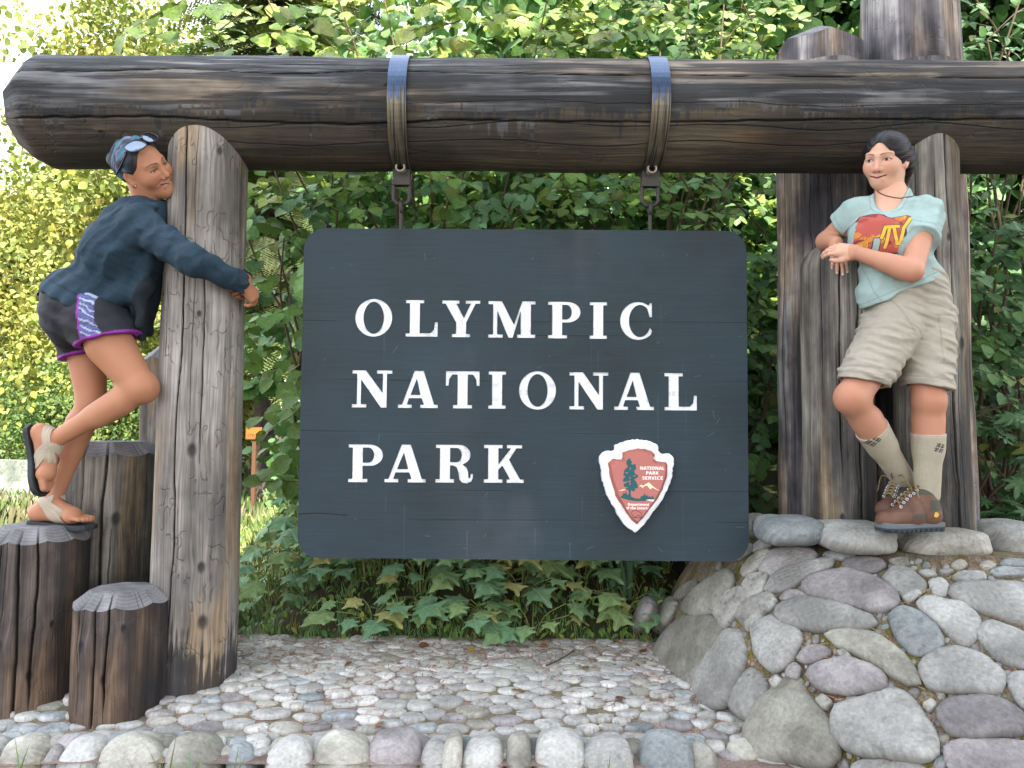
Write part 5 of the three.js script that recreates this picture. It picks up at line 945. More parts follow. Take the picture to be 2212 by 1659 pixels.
grassField('verge_grass', 'sunlit grass of the far verge beside the road', 16000, 152, R => { const z = lerp(-3, -20, R()), x = lerp(-14, -2.6 + 0.2 * z * 0.4, R()); return x > -7 && x < -13 ? null : [V(x, groundH(x, z) - 0.02, z), 0.12 + 0.25 * R()]; }, [LIN(0.06, 0.10, 0.025), LIN(0.08, 0.11, 0.03), LIN(0.13, 0.12, 0.06)], 0.012);
grassField('kerb_grass', 'tufts of grass at the foot of the kerb stones', 240, 153, R => { const k = [-1.02, -0.83, -1.45, 0.22][Math.floor(R() * 4)], x = k + (R() - 0.5) * 0.16, z = 0.60 + 0.10 * R(); return [V(x, -0.20, z), 0.10 + 0.14 * R()]; }, GR, 0.003);
{ // low ground cover of small leaves at the foot of the thimbleberries, and on the bank
  const R = rng(160), mats = [], cs = []; for (let i = 0; i < 4200; i++) { const near = R() < 0.40, z = near ? -0.47 - Math.pow(R(), 1.3) * 1.3 : -1.2 - Math.pow(R(), 1.5) * 6, e = -1.35 + 0.30 * (z + 0.6), x = near ? lerp(-1.35, 0.8, R()) : e + lerp(-0.8, 1.4, R()), y = groundH(x, z) + 0.015 + 0.13 * R() * R() * (near ? 1 : 1.8); mats.push(basis(V(x, y, z), V(R() - 0.5, -0.2, R() - 0.3).normalize(), V((R() - 0.5) * 0.7, 1, 0.5).normalize(), (0.018 + 0.03 * R()) * (near ? 1 : 1.7))); cs.push([...G1, ...G2][i % 8].clone().multiplyScalar(0.7 + 0.5 * R())); }
  const m = instanced('ground_cover', slimLeaf, whiteLeaf, mats, cs, scene); m.userData.label = 'low small-leaved ground cover on the bank below the sign'; m.userData.category = 'ground cover';
}
{ // iris-like blades beside the mound
  const t = thing('blade_plant', 'tuft of long upright blue-green blades beside the stone mound', 'plant', [0.52, groundH(0.52, -0.75), -0.75]), R = rng(165), mat = leafMaterial(LIN(0.10, 0.20, 0.10), 0.25, 0.6);
  for (let i = 0; i < 13; i++) { const a = R() * 6.283, l = 0.28 + 0.26 * R(), b = (R() - 0.5) * 0.5, pos = [], idx = []; for (let k = 0; k <= 6; k++) { const q = k / 6, w = 0.008 * (1 - q * q), x = b * q * q * l + 0.04 * Math.cos(a), y = l * q, z = 0.3 * l * q * q * Math.sin(a) + 0.04 * Math.sin(a); pos.push(x - w, y, z, x + w, y, z + 0.003); if (k < 6) idx.push(2 * k, 2 * k + 1, 2 * k + 2, 2 * k + 1, 2 * k + 3, 2 * k + 2); } mesh('blade', geoFrom(pos, idx, pos.filter((_, i) => i % 3 < 2).map(v => v)), mat, t); }
}
// ================================================================ trees
function leafTree(label, x, z, h, cfg, group) {
  const gy = groundH(x, z), t = thing(cfg.name ?? 'alder_tree', label, 'tree', [x, gy, z], group), R = rng(cfg.seed), gs = [];
  const top = V((R() - 0.5) * 0.8, h * 0.96, (R() - 0.5) * 0.8); gs.push(tube([V(0, -0.2, 0), V(top.x * 0.2, h * 0.3, 0.1), V(top.x * 0.6, h * 0.65, -0.1), top], q => cfg.r * (1 - 0.85 * q), 20, 8));
  const sets = [[], [], []], cols = [[], [], []], limbs = cfg.limbs ?? 26; let n = 0;
  for (let i = 0; i < limbs; i++) {
    const a = i * 2.4 + R(), q = lerp(cfg.low ?? 0.10, 0.97, (i + R() * 0.5) / limbs), L = cfg.w * (0.5 + 0.6 * R()) * Math.pow(Math.sin(Math.PI * clamp(0.12 + q * 0.82)), 0.7), b = V(top.x * q * q, h * q * 0.96, 0), e = b.clone().add(V(Math.cos(a) * L, L * (0.30 + 0.3 * R()), Math.sin(a) * L)), m = b.clone().lerp(e, 0.5).add(V(0, L * 0.12, 0));
    gs.push(tube([b, m, e], k => cfg.r * 0.30 * (1 - 0.8 * k) * (1 - 0.5 * q), 8, 5));
    for (let c = 0; c < (cfg.clumps ?? 7); c++) {
      const k = 0.25 + 0.8 * R(), o = b.clone().lerp(e, k).add(V((R() - 0.5) * L * 0.6, (R() - 0.5) * L * 0.5, (R() - 0.5) * L * 0.6)), s = cfg.cr * (0.6 + 0.7 * R()), j = n++ % 3;
      sets[j].push(new THREE.Matrix4().compose(o, new THREE.Quaternion().setFromEuler(new THREE.Euler((R() - 0.5) * 0.7, R() * 6.283, (R() - 0.5) * 0.7)), V(s, s, s))); cols[j].push(cfg.col[Math.floor(R() * cfg.col.length)].clone().multiplyScalar(0.75 + 0.5 * R()));
    }
  }
  mesh('trunk', mergeGeometries(gs), cfg.bark ?? barkMat, t); const crown = new THREE.Group(); crown.name = 'crown'; t.add(crown); sets.forEach((m, k) => instanced('leaves', roundTufts[k], sunLeaf, m, cols[k], crown)); return t;
}
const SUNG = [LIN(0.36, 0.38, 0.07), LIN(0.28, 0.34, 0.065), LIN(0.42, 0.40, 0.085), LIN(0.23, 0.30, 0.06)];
const far = (px, d) => [(px - 1106) / FOCAL * d, EYE.z - d];
const paleBark = MAT(SRGB(150, 140, 122), 0.9);
[[235, 20, 13, 3.6, 'yellow-green sunlit alder behind the woman, spreading over the road'], [395, 17, 9, 2.9, 'sunlit alder rising behind the hugged post'], [110, 27, 9.5, 4.2, 'sunlit alder with a thin pale trunk beside the concrete barrier'], [330, 29, 15, 5, 'tall sunlit alder farther back between the others'], [470, 24, 12, 3.8, 'sunlit alder at the foot of the hillside'], [20, 40, 11, 5, 'far pale alder standing against the bright sky'], [170, 36, 13, 5.5, 'broad sunlit alder filling the gap behind the woman'], [60, 30, 7.5, 4.2, 'low sunlit alder behind the concrete barrier'], [440, 34, 17, 5, 'tallest sunlit alder far behind the hugged post']].forEach(([px, d, h, w, label], i) => {
  const [x, z] = far(px, d); leafTree(label, x, z, h, { seed: 200 + i, r: 0.16, w, cr: 0.62 + 0.016 * d, clumps: 10, limbs: 34, low: 0.04, col: SUNG, bark: paleBark });
});
[[60, 19, 2.6, 2.0], [175, 17, 2.2, 1.9], [300, 15, 2.4, 1.8], [250, 23, 4.2, 2.6], [20, 30, 4, 3.2]].forEach(([px, d, h, w], i) => { const [x, z] = far(px, d); leafTree('leafy green bush in the undergrowth beyond the road verge', x, z, h, { name: 'bush', seed: 230 + i, r: 0.05, w, cr: 0.5, clumps: 6, limbs: 16, low: 0.05, col: [LIN(0.14, 0.24, 0.05), LIN(0.10, 0.19, 0.04), LIN(0.20, 0.27, 0.05)] }, 'bushes beyond the road verge'); });
// firs: flat drooping boughs of needles
const boughGeo = (() => {
  const gs = []; const R = rng(300);
  const tri = (a, b, c) => gs.push(...a.toArray(), ...b.toArray(), ...c.toArray());
  for (let i = 1; i < 20; i++) for (const s of [-1, 1]) {
    const q = i / 20, p = V(0, -0.22 * q * q, q), L = 0.34 * Math.pow(1 - q, 0.7) + 0.04, e = p.clone().add(V(s * L, -0.10 * L - 0.05, L * 0.55));
    for (let k = 0; k < 5; k++) { const m = p.clone().lerp(e, (k + 0.3) / 5), w = 0.035; for (const t of [-1, 1]) tri(m.clone().add(V(0, 0, -0.012)), m.clone().add(V(0, 0, 0.012)), m.clone().add(V(s * 0.03 + t * w * 0.2, -0.012 + (R() - 0.5) * 0.03, t * w + 0.03))); }
    tri(p.clone().add(V(0, 0, -0.012)), p.clone().add(V(0, 0, 0.012)), e);
  }
  return geoFrom(gs, null, gs.filter((_, i) => i % 3 < 2));
})();
function fir(label, x, z, h, cfg, group) {
  const gy = groundH(x, z), t = thing('fir_tree', label, 'tree', [x, gy, z], group), R = rng(cfg.seed), mats = [], cs = [];
  mesh('trunk', tube([V(0, -0.3, 0), V(0.05, h * 0.5, 0), V(0, h, 0)], q => cfg.r * (1 - 0.9 * q), 14, 8), barkMat, t);
  const n = cfg.n ?? 260;
  for (let i = 0; i < n; i++) {
    const q = lerp(cfg.low ?? 0.12, 0.98, Math.pow((i + R()) / n, 0.85)), a = i * 2.399 + R() * 0.5, L = cfg.w * Math.pow(1 - q, 0.75) * (0.75 + 0.4 * R()) + 0.25;
    const dir = V(Math.cos(a), -0.12 - 0.3 * R(), Math.sin(a)).normalize(), segs = Math.max(1, Math.round(L / 1.1));
    for (let s = 0; s < segs; s++) { const p = V(0, h * q, 0).addScaledVector(dir, L * (s * 0.72) / segs).add(V(0, -0.10 * s * s, 0)); mats.push(basis(p, dir.clone().add(V((R() - 0.5) * 0.25, -0.1 * s, (R() - 0.5) * 0.25)), V(0, 1, 0), L / segs * (1.25 - 0.1 * s))); cs.push(cfg.col[Math.floor(R() * cfg.col.length)].clone().multiplyScalar(0.75 + 0.5 * R())); }
  }
  instanced('crown', boughGeo, cfg.mat ?? sunLeaf, mats, cs, t); return t;
}
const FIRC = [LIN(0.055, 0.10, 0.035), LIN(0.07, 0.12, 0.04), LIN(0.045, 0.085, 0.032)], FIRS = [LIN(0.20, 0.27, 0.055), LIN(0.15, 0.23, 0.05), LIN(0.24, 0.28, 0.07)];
{ const [x, z] = far(560, 13.5); fir('sunlit fir with drooping yellow-green boughs above the beam', x, z, 14, { seed: 310, r: 0.22, w: 2.7, n: 420, low: 0.2, col: FIRS }); const [x2, z2] = far(690, 19); fir('darker fir standing behind the sunlit fir', x2, z2, 19, { seed: 311, r: 0.28, w: 3.4, n: 420, low: 0.15, col: FIRC }); }
[[3.4, -4.2, 9], [5.0, -3.0, 11], [6.2, -5.0, 13]].forEach(([x, z, h], i) => fir('tall dark fir on the slope above the right-hand posts', x, z, h, { seed: 320 + i, r: 0.18, w: 2.0, n: 420, low: 0.20, col: FIRC, mat: firLeaf }, 'firs on the slope'));
// high-crowned trees behind the camera, whose shadow lies over the sign and the people
[[0.2, 6.2, 12.2], [2.6, 5.8, 12.4], [5.0, 6.4, 12.4], [1.4, 7.8, 13.2], [4.0, 8.0, 13.4], [6.6, 7.4, 13.2], [-1.2, 7.4, 12.8], [7.4, 5.6, 12.4]].forEach(([x, z, h], i) => {
  const gy = groundH(x, z), t = thing('maple_tree', 'high-crowned maple at the edge of the pull-out facing the sign', 'tree', [x, gy, z], 'maples along the pull-out'), R = rng(380 + i), sets = [[], [], []];
  mesh('trunk', tube([V(0, -0.2, 0), V(0.1, h * 0.4, 0.05), V(0, h * 0.9, 0)], q => 0.20 * (1 - 0.8 * q), 12, 8), barkMat, t);
  for (let k = 0; k < 230; k++) { const d = V(R() - 0.5, R() - 0.5, R() - 0.5).normalize().multiplyScalar(Math.pow(R(), 0.4)); sets[k % 3].push(new THREE.Matrix4().compose(V(d.x * 2.0, h * 0.745 + d.y * h * 0.25, d.z * 1.7), new THREE.Quaternion().setFromEuler(new THREE.Euler(R() * 0.6, R() * 6.28, R() * 0.6)), V(1, 1, 1).multiplyScalar(0.75 + 0.5 * R()))); }
  const crown = new THREE.Group(); crown.name = 'crown'; t.add(crown); sets.forEach((m, k) => instanced('leaves', roundTufts[k], broadLeaf, m, m.map((_, j) => G1[j % 4]), crown));
});
// ================================================================ far left: barrier, work sign
{
  const A = far(-140, 14.6), B = far(150, 14.4), len = Math.hypot(B[0] - A[0], B[1] - A[1]), s = new THREE.Shape([[-0.30, 0], [0.30, 0], [0.27, 0.10], [0.13, 0.28], [0.10, 0.66], [-0.10, 0.66], [-0.13, 0.28], [-0.27, 0.10]].map(p => new THREE.Vector2(...p)));
  const g = new THREE.ExtrudeGeometry(s, { depth: len, bevelEnabled: true, bevelSize: 0.015, bevelThickness: 0.015, bevelSegments: 1 }); const uv = g.attributes.uv; for (let i = 0; i < uv.count; i++) uv.setXY(i, uv.getX(i) / 1.2, uv.getY(i) / 1.2);
  const t = thing('concrete_barrier', 'weathered grey concrete barrier beside the road, behind the raised sandal', 'barrier', [A[0], -0.36, A[1]]);
  const ct = stoneNoise(55, [0.34, 0.36, 0.33], [0.42, 0.44, 0.41], [0.50, 0.52, 0.48], 0.3); const m = mesh('wall', g, new THREE.MeshStandardMaterial({ map: ct, roughness: 0.9 }), t); m.rotation.y = Math.atan2(B[0] - A[0], B[1] - A[1]);
}
{
  const [x, z] = far(541, 11.6), c = at(541, 940, z), t = thing('work_sign', 'small orange road work sign on a brown wooden post below leaves', 'sign', [x, groundH(x, z), z]), hy = c.y - t.position.y;
  const cv = document.createElement('canvas'); cv.width = 512; cv.height = 384; const k = cv.getContext('2d'); k.fillStyle = 'rgb(158,86,16)'; k.fillRect(0, 0, 512, 384); k.strokeStyle = 'rgb(25,18,10)'; k.lineWidth = 12; k.strokeRect(16, 16, 480, 352); k.fillStyle = 'rgb(25,18,10)'; k.font = 'bold 150px sans-serif'; k.textAlign = 'center'; k.save(); k.translate(256, 325); const w = k.measureText('STRIPE').width; k.scale(420 / w, 1); k.fillText('STRIPE', 0, 0); k.restore();
  const tx = new THREE.CanvasTexture(cv); tx.colorSpace = THREE.SRGBColorSpace; const pg = new THREE.BoxGeometry(0.24, 0.18, 0.012);
  const pm = mesh('panel', pg, [0, 1, 2, 3, 4, 5].map(i => i === 4 ? new THREE.MeshStandardMaterial({ map: tx, roughness: 0.5 }) : MAT(SRGB(150, 150, 150), 0.5)), t); pm.position.set(0, hy + 0.03, 0.04);
  const po = mesh('post', new THREE.BoxGeometry(0.055, hy + 0.16, 0.045), MAT(SRGB(84, 54, 34), 0.9), t); po.position.set(0, (hy + 0.16) / 2 - 0.08, 0);
}
// fallen leaves and a twig on the cobbles
[[1010, 1420, 0], [760, 1448, 1], [1268, 1462, 2], [1105, 1500, 0], [640, 1425, 2], [1395, 1425, 1], [905, 1410, 1], [1180, 1405, 2], [560, 1470, 0], [1330, 1510, 1], [830, 1540, 2]].forEach(([px, py, k], i) => {
  const p = atY(px, py, 0.045), c = [SRGB(170, 140, 50), SRGB(120, 72, 44), SRGB(150, 104, 62)][k]; p.y = apronY(p.x, p.z) + 0.018;
  const m = mesh(numbered('fallen_leaf'), [hazelLeaf, slimLeaf, roundLeaf][i % 3], leafMaterial(c, 0.1, 0.8), scene); m.applyMatrix4(basis(p, V(Math.cos(i * 2.1), 0.1, Math.sin(i * 2.1)), V(0.2 * Math.sin(i), 1, 0.25 * Math.cos(i)), 0.038 + 0.004 * (i % 4)));
  tag(m, ['curled yellow leaf lying on the cobbles', 'small dark brown leaf lying on the cobbles', 'tan dry leaf lying on the cobbles'][k], 'leaf', 'fallen leaves on the cobbles');
});
{ const a = atY(1180, 1455, 0.05), b = atY(1240, 1418, 0.05), t = mesh('fallen_twig', tube([a, a.clone().lerp(b, 0.5).add(V(0.01, 0.012, 0)), b].map(p => p.setY(apronY(p.x, p.z) + 0.020)), 0.0035, 10, 5), twigMat, scene); tag(t, 'thin grey twig lying on the cobbles', 'twig'); }
// ================================================================ people: distance fields turned into meshes
const len3 = (x, y, z) => Math.sqrt(x * x + y * y + z * z);
const smin = (a, b, k) => { const h = Math.max(k - Math.abs(a - b), 0) / k; return Math.min(a, b) - h * h * k * 0.25; };
const smax = (a, b, k) => -smin(-a, -b, k);
function cone(a, b, ra, rb) {                                       // tapered capsule between two joints
  const bx = b.x - a.x, by = b.y - a.y, bz = b.z - a.z, l2 = bx * bx + by * by + bz * bz, rr = ra - rb, a2 = Math.max(1e-9, l2 - rr * rr), il2 = 1 / l2, ax = a.x, ay = a.y, az = a.z;
  return (px, py, pz) => {
    const x = px - ax, y = py - ay, z = pz - az, q = x * bx + y * by + z * bz, w = q - l2, cx = x * l2 - bx * q, cy = y * l2 - by * q, cz = z * l2 - bz * q, x2 = cx * cx + cy * cy + cz * cz, y2 = q * q * l2, z2 = w * w * l2, k = Math.sign(rr) * rr * rr * x2;
    if (Math.sign(w) * a2 * z2 > k) return Math.sqrt(x2 + z2) * il2 - rb; if (Math.sign(q) * a2 * y2 < k) return Math.sqrt(x2 + y2) * il2 - ra; return (Math.sqrt(x2 * a2 * il2) + q * rr) * il2 - ra;
  };
}
const ball = (c, r) => (x, y, z) => len3(x - c.x, y - c.y, z - c.z) - r;
function ell(c, r, ax) {                                            // ellipsoid with its own axes [X, Y, Z]
  const [X, Y, Z] = ax ?? [V(1, 0, 0), V(0, 1, 0), V(0, 0, 1)];
  return (px, py, pz) => { const x = px - c.x, y = py - c.y, z = pz - c.z, a = x * X.x + y * X.y + z * X.z, b = x * Y.x + y * Y.y + z * Y.z, d = x * Z.x + y * Z.y + z * Z.z, k0 = len3(a / r.x, b / r.y, d / r.z), k1 = len3(a / (r.x * r.x), b / (r.y * r.y), d / (r.z * r.z)); return k1 < 1e-9 ? -Math.min(r.x, r.y, r.z) : k0 * (k0 - 1) / k1; };
}
const joinAll = (list, k) => (x, y, z) => { let d = list[0](x, y, z); for (let i = 1; i < list.length; i++) d = smin(d, list[i](x, y, z), k); return d; };
function boundsOf(pts, pad) { const lo = V(1e9, 1e9, 1e9), hi = V(-1e9, -1e9, -1e9); pts.forEach(p => { lo.min(p); hi.max(p); }); return [lo.subScalar(pad), hi.addScalar(pad)]; }
function sdfMesh(f, lo, hi, h, color) {                             // surface nets
  const nx = Math.ceil((hi.x - lo.x) / h) + 1, ny = Math.ceil((hi.y - lo.y) / h) + 1, nz = Math.ceil((hi.z - lo.z) / h) + 1, val = new Float32Array(nx * ny * nz), id = (i, j, k) => (k * ny + j) * nx + i, B = 4, far = B * h * 0.87 * 1.7;
  for (let K = 0; K < nz; K += B) for (let J = 0; J < ny; J += B) for (let I = 0; I < nx; I += B) {
    const d = f(lo.x + (I + 1.5) * h, lo.y + (J + 1.5) * h, lo.z + (K + 1.5) * h), skip = Math.abs(d) > far;
    for (let k = K; k < Math.min(K + B, nz); k++) for (let j = J; j < Math.min(J + B, ny); j++) for (let i = I; i < Math.min(I + B, nx); i++) val[id(i, j, k)] = skip ? d : f(lo.x + i * h, lo.y + j * h, lo.z + k * h);
  }
  const vid = new Int32Array(nx * ny * nz).fill(-1), pos = [], idx = [], nor = [], col = color ? [] : null, out = [0, 0, 0];
  const E = [[0, 1], [0, 2], [0, 4], [1, 3], [1, 5], [2, 3], [2, 6], [3, 7], [4, 5], [4, 6], [5, 7], [6, 7]], c8 = new Float32Array(8), e = h * 0.6;
  for (let k = 0; k < nz - 1; k++) for (let j = 0; j < ny - 1; j++) for (let i = 0; i < nx - 1; i++) {
    let m = 0; for (let c = 0; c < 8; c++) { const v = c8[c] = val[id(i + (c & 1), j + ((c >> 1) & 1), k + (c >> 2))]; if (v < 0) m |= 1 << c; } if (m === 0 || m === 255) continue;
    let sx = 0, sy = 0, sz = 0, n = 0; for (const [a, b] of E) { if ((c8[a] < 0) === (c8[b] < 0)) continue; const t = c8[a] / (c8[a] - c8[b]); sx += lerp(a & 1, b & 1, t); sy += lerp((a >> 1) & 1, (b >> 1) & 1, t); sz += lerp(a >> 2, b >> 2, t); n++; }
    let x = lo.x + (i + sx / n) * h, y = lo.y + (j + sy / n) * h, z = lo.z + (k + sz / n) * h;
    let gx = f(x + e, y, z) - f(x - e, y, z), gy = f(x, y + e, z) - f(x, y - e, z), gz = f(x, y, z + e) - f(x, y, z - e), gl = len3(gx, gy, gz) || 1; gx /= gl; gy /= gl; gz /= gl;
    const d = clamp(f(x, y, z), -h * 0.6, h * 0.6); x -= gx * d; y -= gy * d; z -= gz * d;
    vid[id(i, j, k)] = pos.length / 3; pos.push(x, y, z); nor.push(gx, gy, gz); if (color) { color(x, y, z, out, gx, gy, gz); col.push(out[0], out[1], out[2]); }
  }
  for (let k = 1; k < nz - 1; k++) for (let j = 1; j < ny - 1; j++) for (let i = 1; i < nx - 1; i++) {
    const a = val[id(i, j, k)] < 0; const q = (p, r, s, t, flip) => { const P = vid[p], Q = vid[r], S = vid[s], T = vid[t]; if (P < 0 || Q < 0 || S < 0 || T < 0) return; if (flip) idx.push(P, Q, S, P, S, T); else idx.push(P, S, Q, P, T, S); };
    if (a !== (val[id(i + 1, j, k)] < 0)) q(id(i, j - 1, k - 1), id(i, j, k - 1), id(i, j, k), id(i, j - 1, k), a);
    if (a !== (val[id(i, j + 1, k)] < 0)) q(id(i - 1, j, k - 1), id(i - 1, j, k), id(i, j, k), id(i, j, k - 1), a);
    if (a !== (val[id(i, j, k + 1)] < 0)) q(id(i - 1, j - 1, k), id(i, j - 1, k), id(i, j, k), id(i - 1, j, k), a);
  }
  const g = new THREE.BufferGeometry(); g.setAttribute('position', new THREE.Float32BufferAttribute(pos, 3)); g.setAttribute('normal', new THREE.Float32BufferAttribute(nor, 3)); if (col) g.setAttribute('color', new THREE.Float32BufferAttribute(col, 3)); g.setIndex(idx); return g;
}
const colorOf = (c) => [c.r, c.g, c.b];
const mixTo = (o, c, t) => { o[0] = lerp(o[0], c[0], t); o[1] = lerp(o[1], c[1], t); o[2] = lerp(o[2], c[2], t); };
// ---- a head: x to the person's left, y up, z forward; origin between the ears
function headField(p) {
  const s = p.scale, ex = p.eyeX ?? 0.031, L = [];
  const cran = ell(V(0, 0.033, -0.014), V(0.073, p.cranH ?? 0.082, 0.092)), cy = p.chinY ?? -0.084, face = ell(V(0, -0.022, 0.018), V(p.faceW ?? 0.0605, -cy - 0.004, 0.070)), chin = ball(V(0, cy, 0.060), p.chinR ?? 0.021), jx = p.jawW ?? 0.050, jawL = cone(V(jx, -0.045, 0.0), V(0.012, cy - 0.002, 0.056), 0.018, 0.018), jawR = cone(V(-jx, -0.045, 0.0), V(-0.012, cy - 0.002, 0.056), 0.018, 0.018);
  const chk = [1, -1].map(q => ball(V(q * (p.cheekX ?? 0.036), -0.027 + (p.smile ?? 0) * 0.003, 0.053), 0.0275 + (p.smile ?? 0) * 0.002)), brow = [1, -1].map(q => cone(V(q * 0.010, 0.022, 0.082), V(q * 0.042, 0.025, 0.066), 0.010, 0.009)), sock = [1, -1].map(q => ell(V(q * ex, 0.006, 0.098), V(0.020, 0.012, 0.0185))), eye = [1, -1].map(q => ball(V(q * ex, 0.005, 0.0695), 0.0130)), lid = [1, -1].map(q => cone(V(q * (ex - 0.011), 0.0105, 0.0775), V(q * (ex + 0.012), 0.0095, 0.0735), 0.0042, 0.004));
  const nose = cone(V(0, 0.012, 0.081), V(0, -0.027, 0.0985), 0.0085, 0.0112), alae = [1, -1].map(q => ball(V(q * 0.0125, -0.031, 0.088), 0.0082)), nost = [1, -1].map(q => ell(V(q * 0.0068, -0.0385, 0.0945), V(0.0038, 0.003, 0.005)));
  const sm = p.smile ?? 0.5, mw = (p.mouthW ?? 0.021) + 0.004 * sm, mz = 0.0835, cornerY = -0.058 + 0.006 * sm;
  const upL = [1, -1].map(q => cone(V(q * mw, cornerY, mz - 0.012), V(q * 0.004, -0.0565, mz + 0.003), 0.0035, 0.0054)), loL = cone(V(-mw * 0.55, -0.066, mz - 0.003), V(mw * 0.55, -0.066, mz - 0.003), 0.0056, 0.0056), cleft = [1, -1].map(q => cone(V(q * (mw + 0.002), cornerY, mz - 0.008), V(0, -0.0612, mz + 0.008), 0.0018, 0.0022)), fold = [1, -1].map(q => cone(V(q * 0.019, -0.034, 0.087), V(q * (mw + 0.010), cornerY + 0.004, 0.077), 0.0012, 0.0016));
  const ears = [1, -1].map(q => { const A = [V(0.94, 0, q * 0.34 * 1), V(0, 1, 0), V(-q * 0.34, 0, 0.94)]; return ell(V(q * 0.0745, 0.000, -0.006), V(0.0085, 0.030, 0.018), A); }), lobe = [1, -1].map(q => ball(V(q * 0.073, -0.027, 0.001), 0.0085)), conch = [1, -1].map(q => ell(V(q * 0.083, 0.002, -0.001), V(0.006, 0.016, 0.009)));
  const neck = cone(V(0, -0.03, -0.022), V(...p.neck), 0.052, p.neckR ?? 0.052);
  const local = (x, y, z) => {
    let d = smin(cran(x, y, z), face(x, y, z), 0.045); d = smin(d, chin(x, y, z), 0.035); d = smin(d, jawL(x, y, z), 0.03); d = smin(d, jawR(x, y, z), 0.03);
    for (let q = 0; q < 2; q++) { d = smin(d, chk[q](x, y, z), 0.024); d = smin(d, brow[q](x, y, z), 0.012); d = smax(d, -sock[q](x, y, z), 0.012); }
    d = smin(d, nose(x, y, z), 0.011); for (let q = 0; q < 2; q++) { d = smin(d, alae[q](x, y, z), 0.007); d = smin(d, eye[q](x, y, z), 0.004); d = smin(d, lid[q](x, y, z), 0.005); d = smax(d, -nost[q](x, y, z), 0.003); d = smin(d, upL[q](x, y, z), 0.007); }
    d = smin(d, loL(x, y, z), 0.007); for (let q = 0; q < 2; q++) { d = smax(d, -cleft[q](x, y, z), 0.003); if (p.folds) d = smax(d, -fold[q](x, y, z), 0.006 * p.folds); }
    for (let q = 0; q < 2; q++) { let e = smin(ears[q](x, y, z), lobe[q](x, y, z), 0.01); e = smax(e, -conch[q](x, y, z), 0.006); d = smin(d, e, 0.006); }
    return smin(d, neck(x, y, z), 0.03);
  };
  const paint = (x, y, z, o) => {
    const c = p.skin; o[0] = c[0]; o[1] = c[1]; o[2] = c[2]; const n = fbm3(x * 60, y * 60, z * 60, 2) - 0.5; o[0] *= 1 + 0.06 * n; o[1] *= 1 + 0.09 * n; o[2] *= 1 + 0.09 * n;
    const ax = Math.abs(x); mixTo(o, p.blush, 0.35 * smooth(0.028, 0.004, Math.hypot(ax - 0.036, y + 0.022)) * (z > 0.04 ? 1 : 0)); mixTo(o, p.blush, 0.3 * smooth(0.016, 0.004, Math.hypot(x, y + 0.030)) * (z > 0.09 ? 1 : 0));
    if (z > 0.045) {
      const dx = (ax - ex) * 1, dy = y - 0.005, gate = p.eyeOpen, w = 0.0150, up = gate * (1 - (dx / w) * (dx / w)), lo = -gate * 0.62 * (1 - (dx / w) * (dx / w)) ;
      mixTo(o, p.lidTone, 0.45 * smooth(0.016, 0.008, Math.hypot(dx * 0.8, (dy - 0.004) * 1.25)));
      if (Math.abs(dx) < w && dy < up && dy > lo) { o[0] = 0.62; o[1] = 0.58; o[2] = 0.55; const gx = Math.sign(x) * (ax - ex) - p.gaze[0], r = Math.hypot(gx, dy - p.gaze[1]); mixTo(o, p.iris, smooth(0.0066, 0.0050, r)); mixTo(o, [0.012, 0.01, 0.01], smooth(0.003, 0.002, r)); }
      const lash = Math.abs(dx) < w + 0.002 ? smooth(0.0026, 0.0008, Math.abs(dy - Math.max(up, 0) - 0.0004)) : 0; mixTo(o, p.lash, 0.92 * lash); if (Math.abs(dx) < w) mixTo(o, p.lash, 0.35 * smooth(0.0020, 0.0005, Math.abs(dy - lo)));
      const bt = (ax - 0.010) / 0.040, by = 0.0235 + 0.0055 * Math.sin(Math.PI * clamp(bt * 0.8 + 0.05)); if (bt > -0.03 && bt < 1.02) mixTo(o, p.brow, 0.85 * smooth(0.0040 * (1.15 - 0.75 * bt), 0.0015 * (1.1 - 0.7 * bt), Math.abs(y - by)) * smooth(-0.03, 0.08, bt));
      const lipU = Math.min(upL[0](x, y, z), upL[1](x, y, z), loL(x, y, z)); mixTo(o, p.lip, 0.85 * smooth(0.0022, -0.0008, lipU)); mixTo(o, p.mouth, 0.9 * smooth(0.0022, 0.0002, Math.min(cleft[0](x, y, z), cleft[1](x, y, z))) * (Math.abs(x) < mw + 0.002 ? 1 : 0));
      if (p.teeth && Math.abs(x) < mw * 0.55) mixTo(o, [0.55, 0.52, 0.48], 0.8 * smooth(0.0018, 0.0005, Math.abs(y + 0.0600 - 0.006 * sm * (x / mw) ** 2)));
      mixTo(o, p.mouth, 0.7 * smooth(0.0022, 0.0, Math.min(nost[0](x, y, z), nost[1](x, y, z))));
    }
    if (p.scalp) p.scalp(x, y, z, o);
  };
  const { O, X, Y, Z } = p; const conv = (px, py, pz, fn) => { const x = (px - O.x) / s, y = (py - O.y) / s, z = (pz - O.z) / s; return fn(x * X.x + y * X.y + z * X.z, x * Y.x + y * Y.y + z * Y.z, x * Z.x + y * Z.y + z * Z.z); };
  return { f: (x, y, z) => conv(x, y, z, local) * s, color: (x, y, z, o) => conv(x, y, z, (a, b, c) => paint(a, b, c, o)), local, world: (x, y, z) => O.clone().addScaledVector(X, x * s).addScaledVector(Y, y * s).addScaledVector(Z, z * s), conv };
}
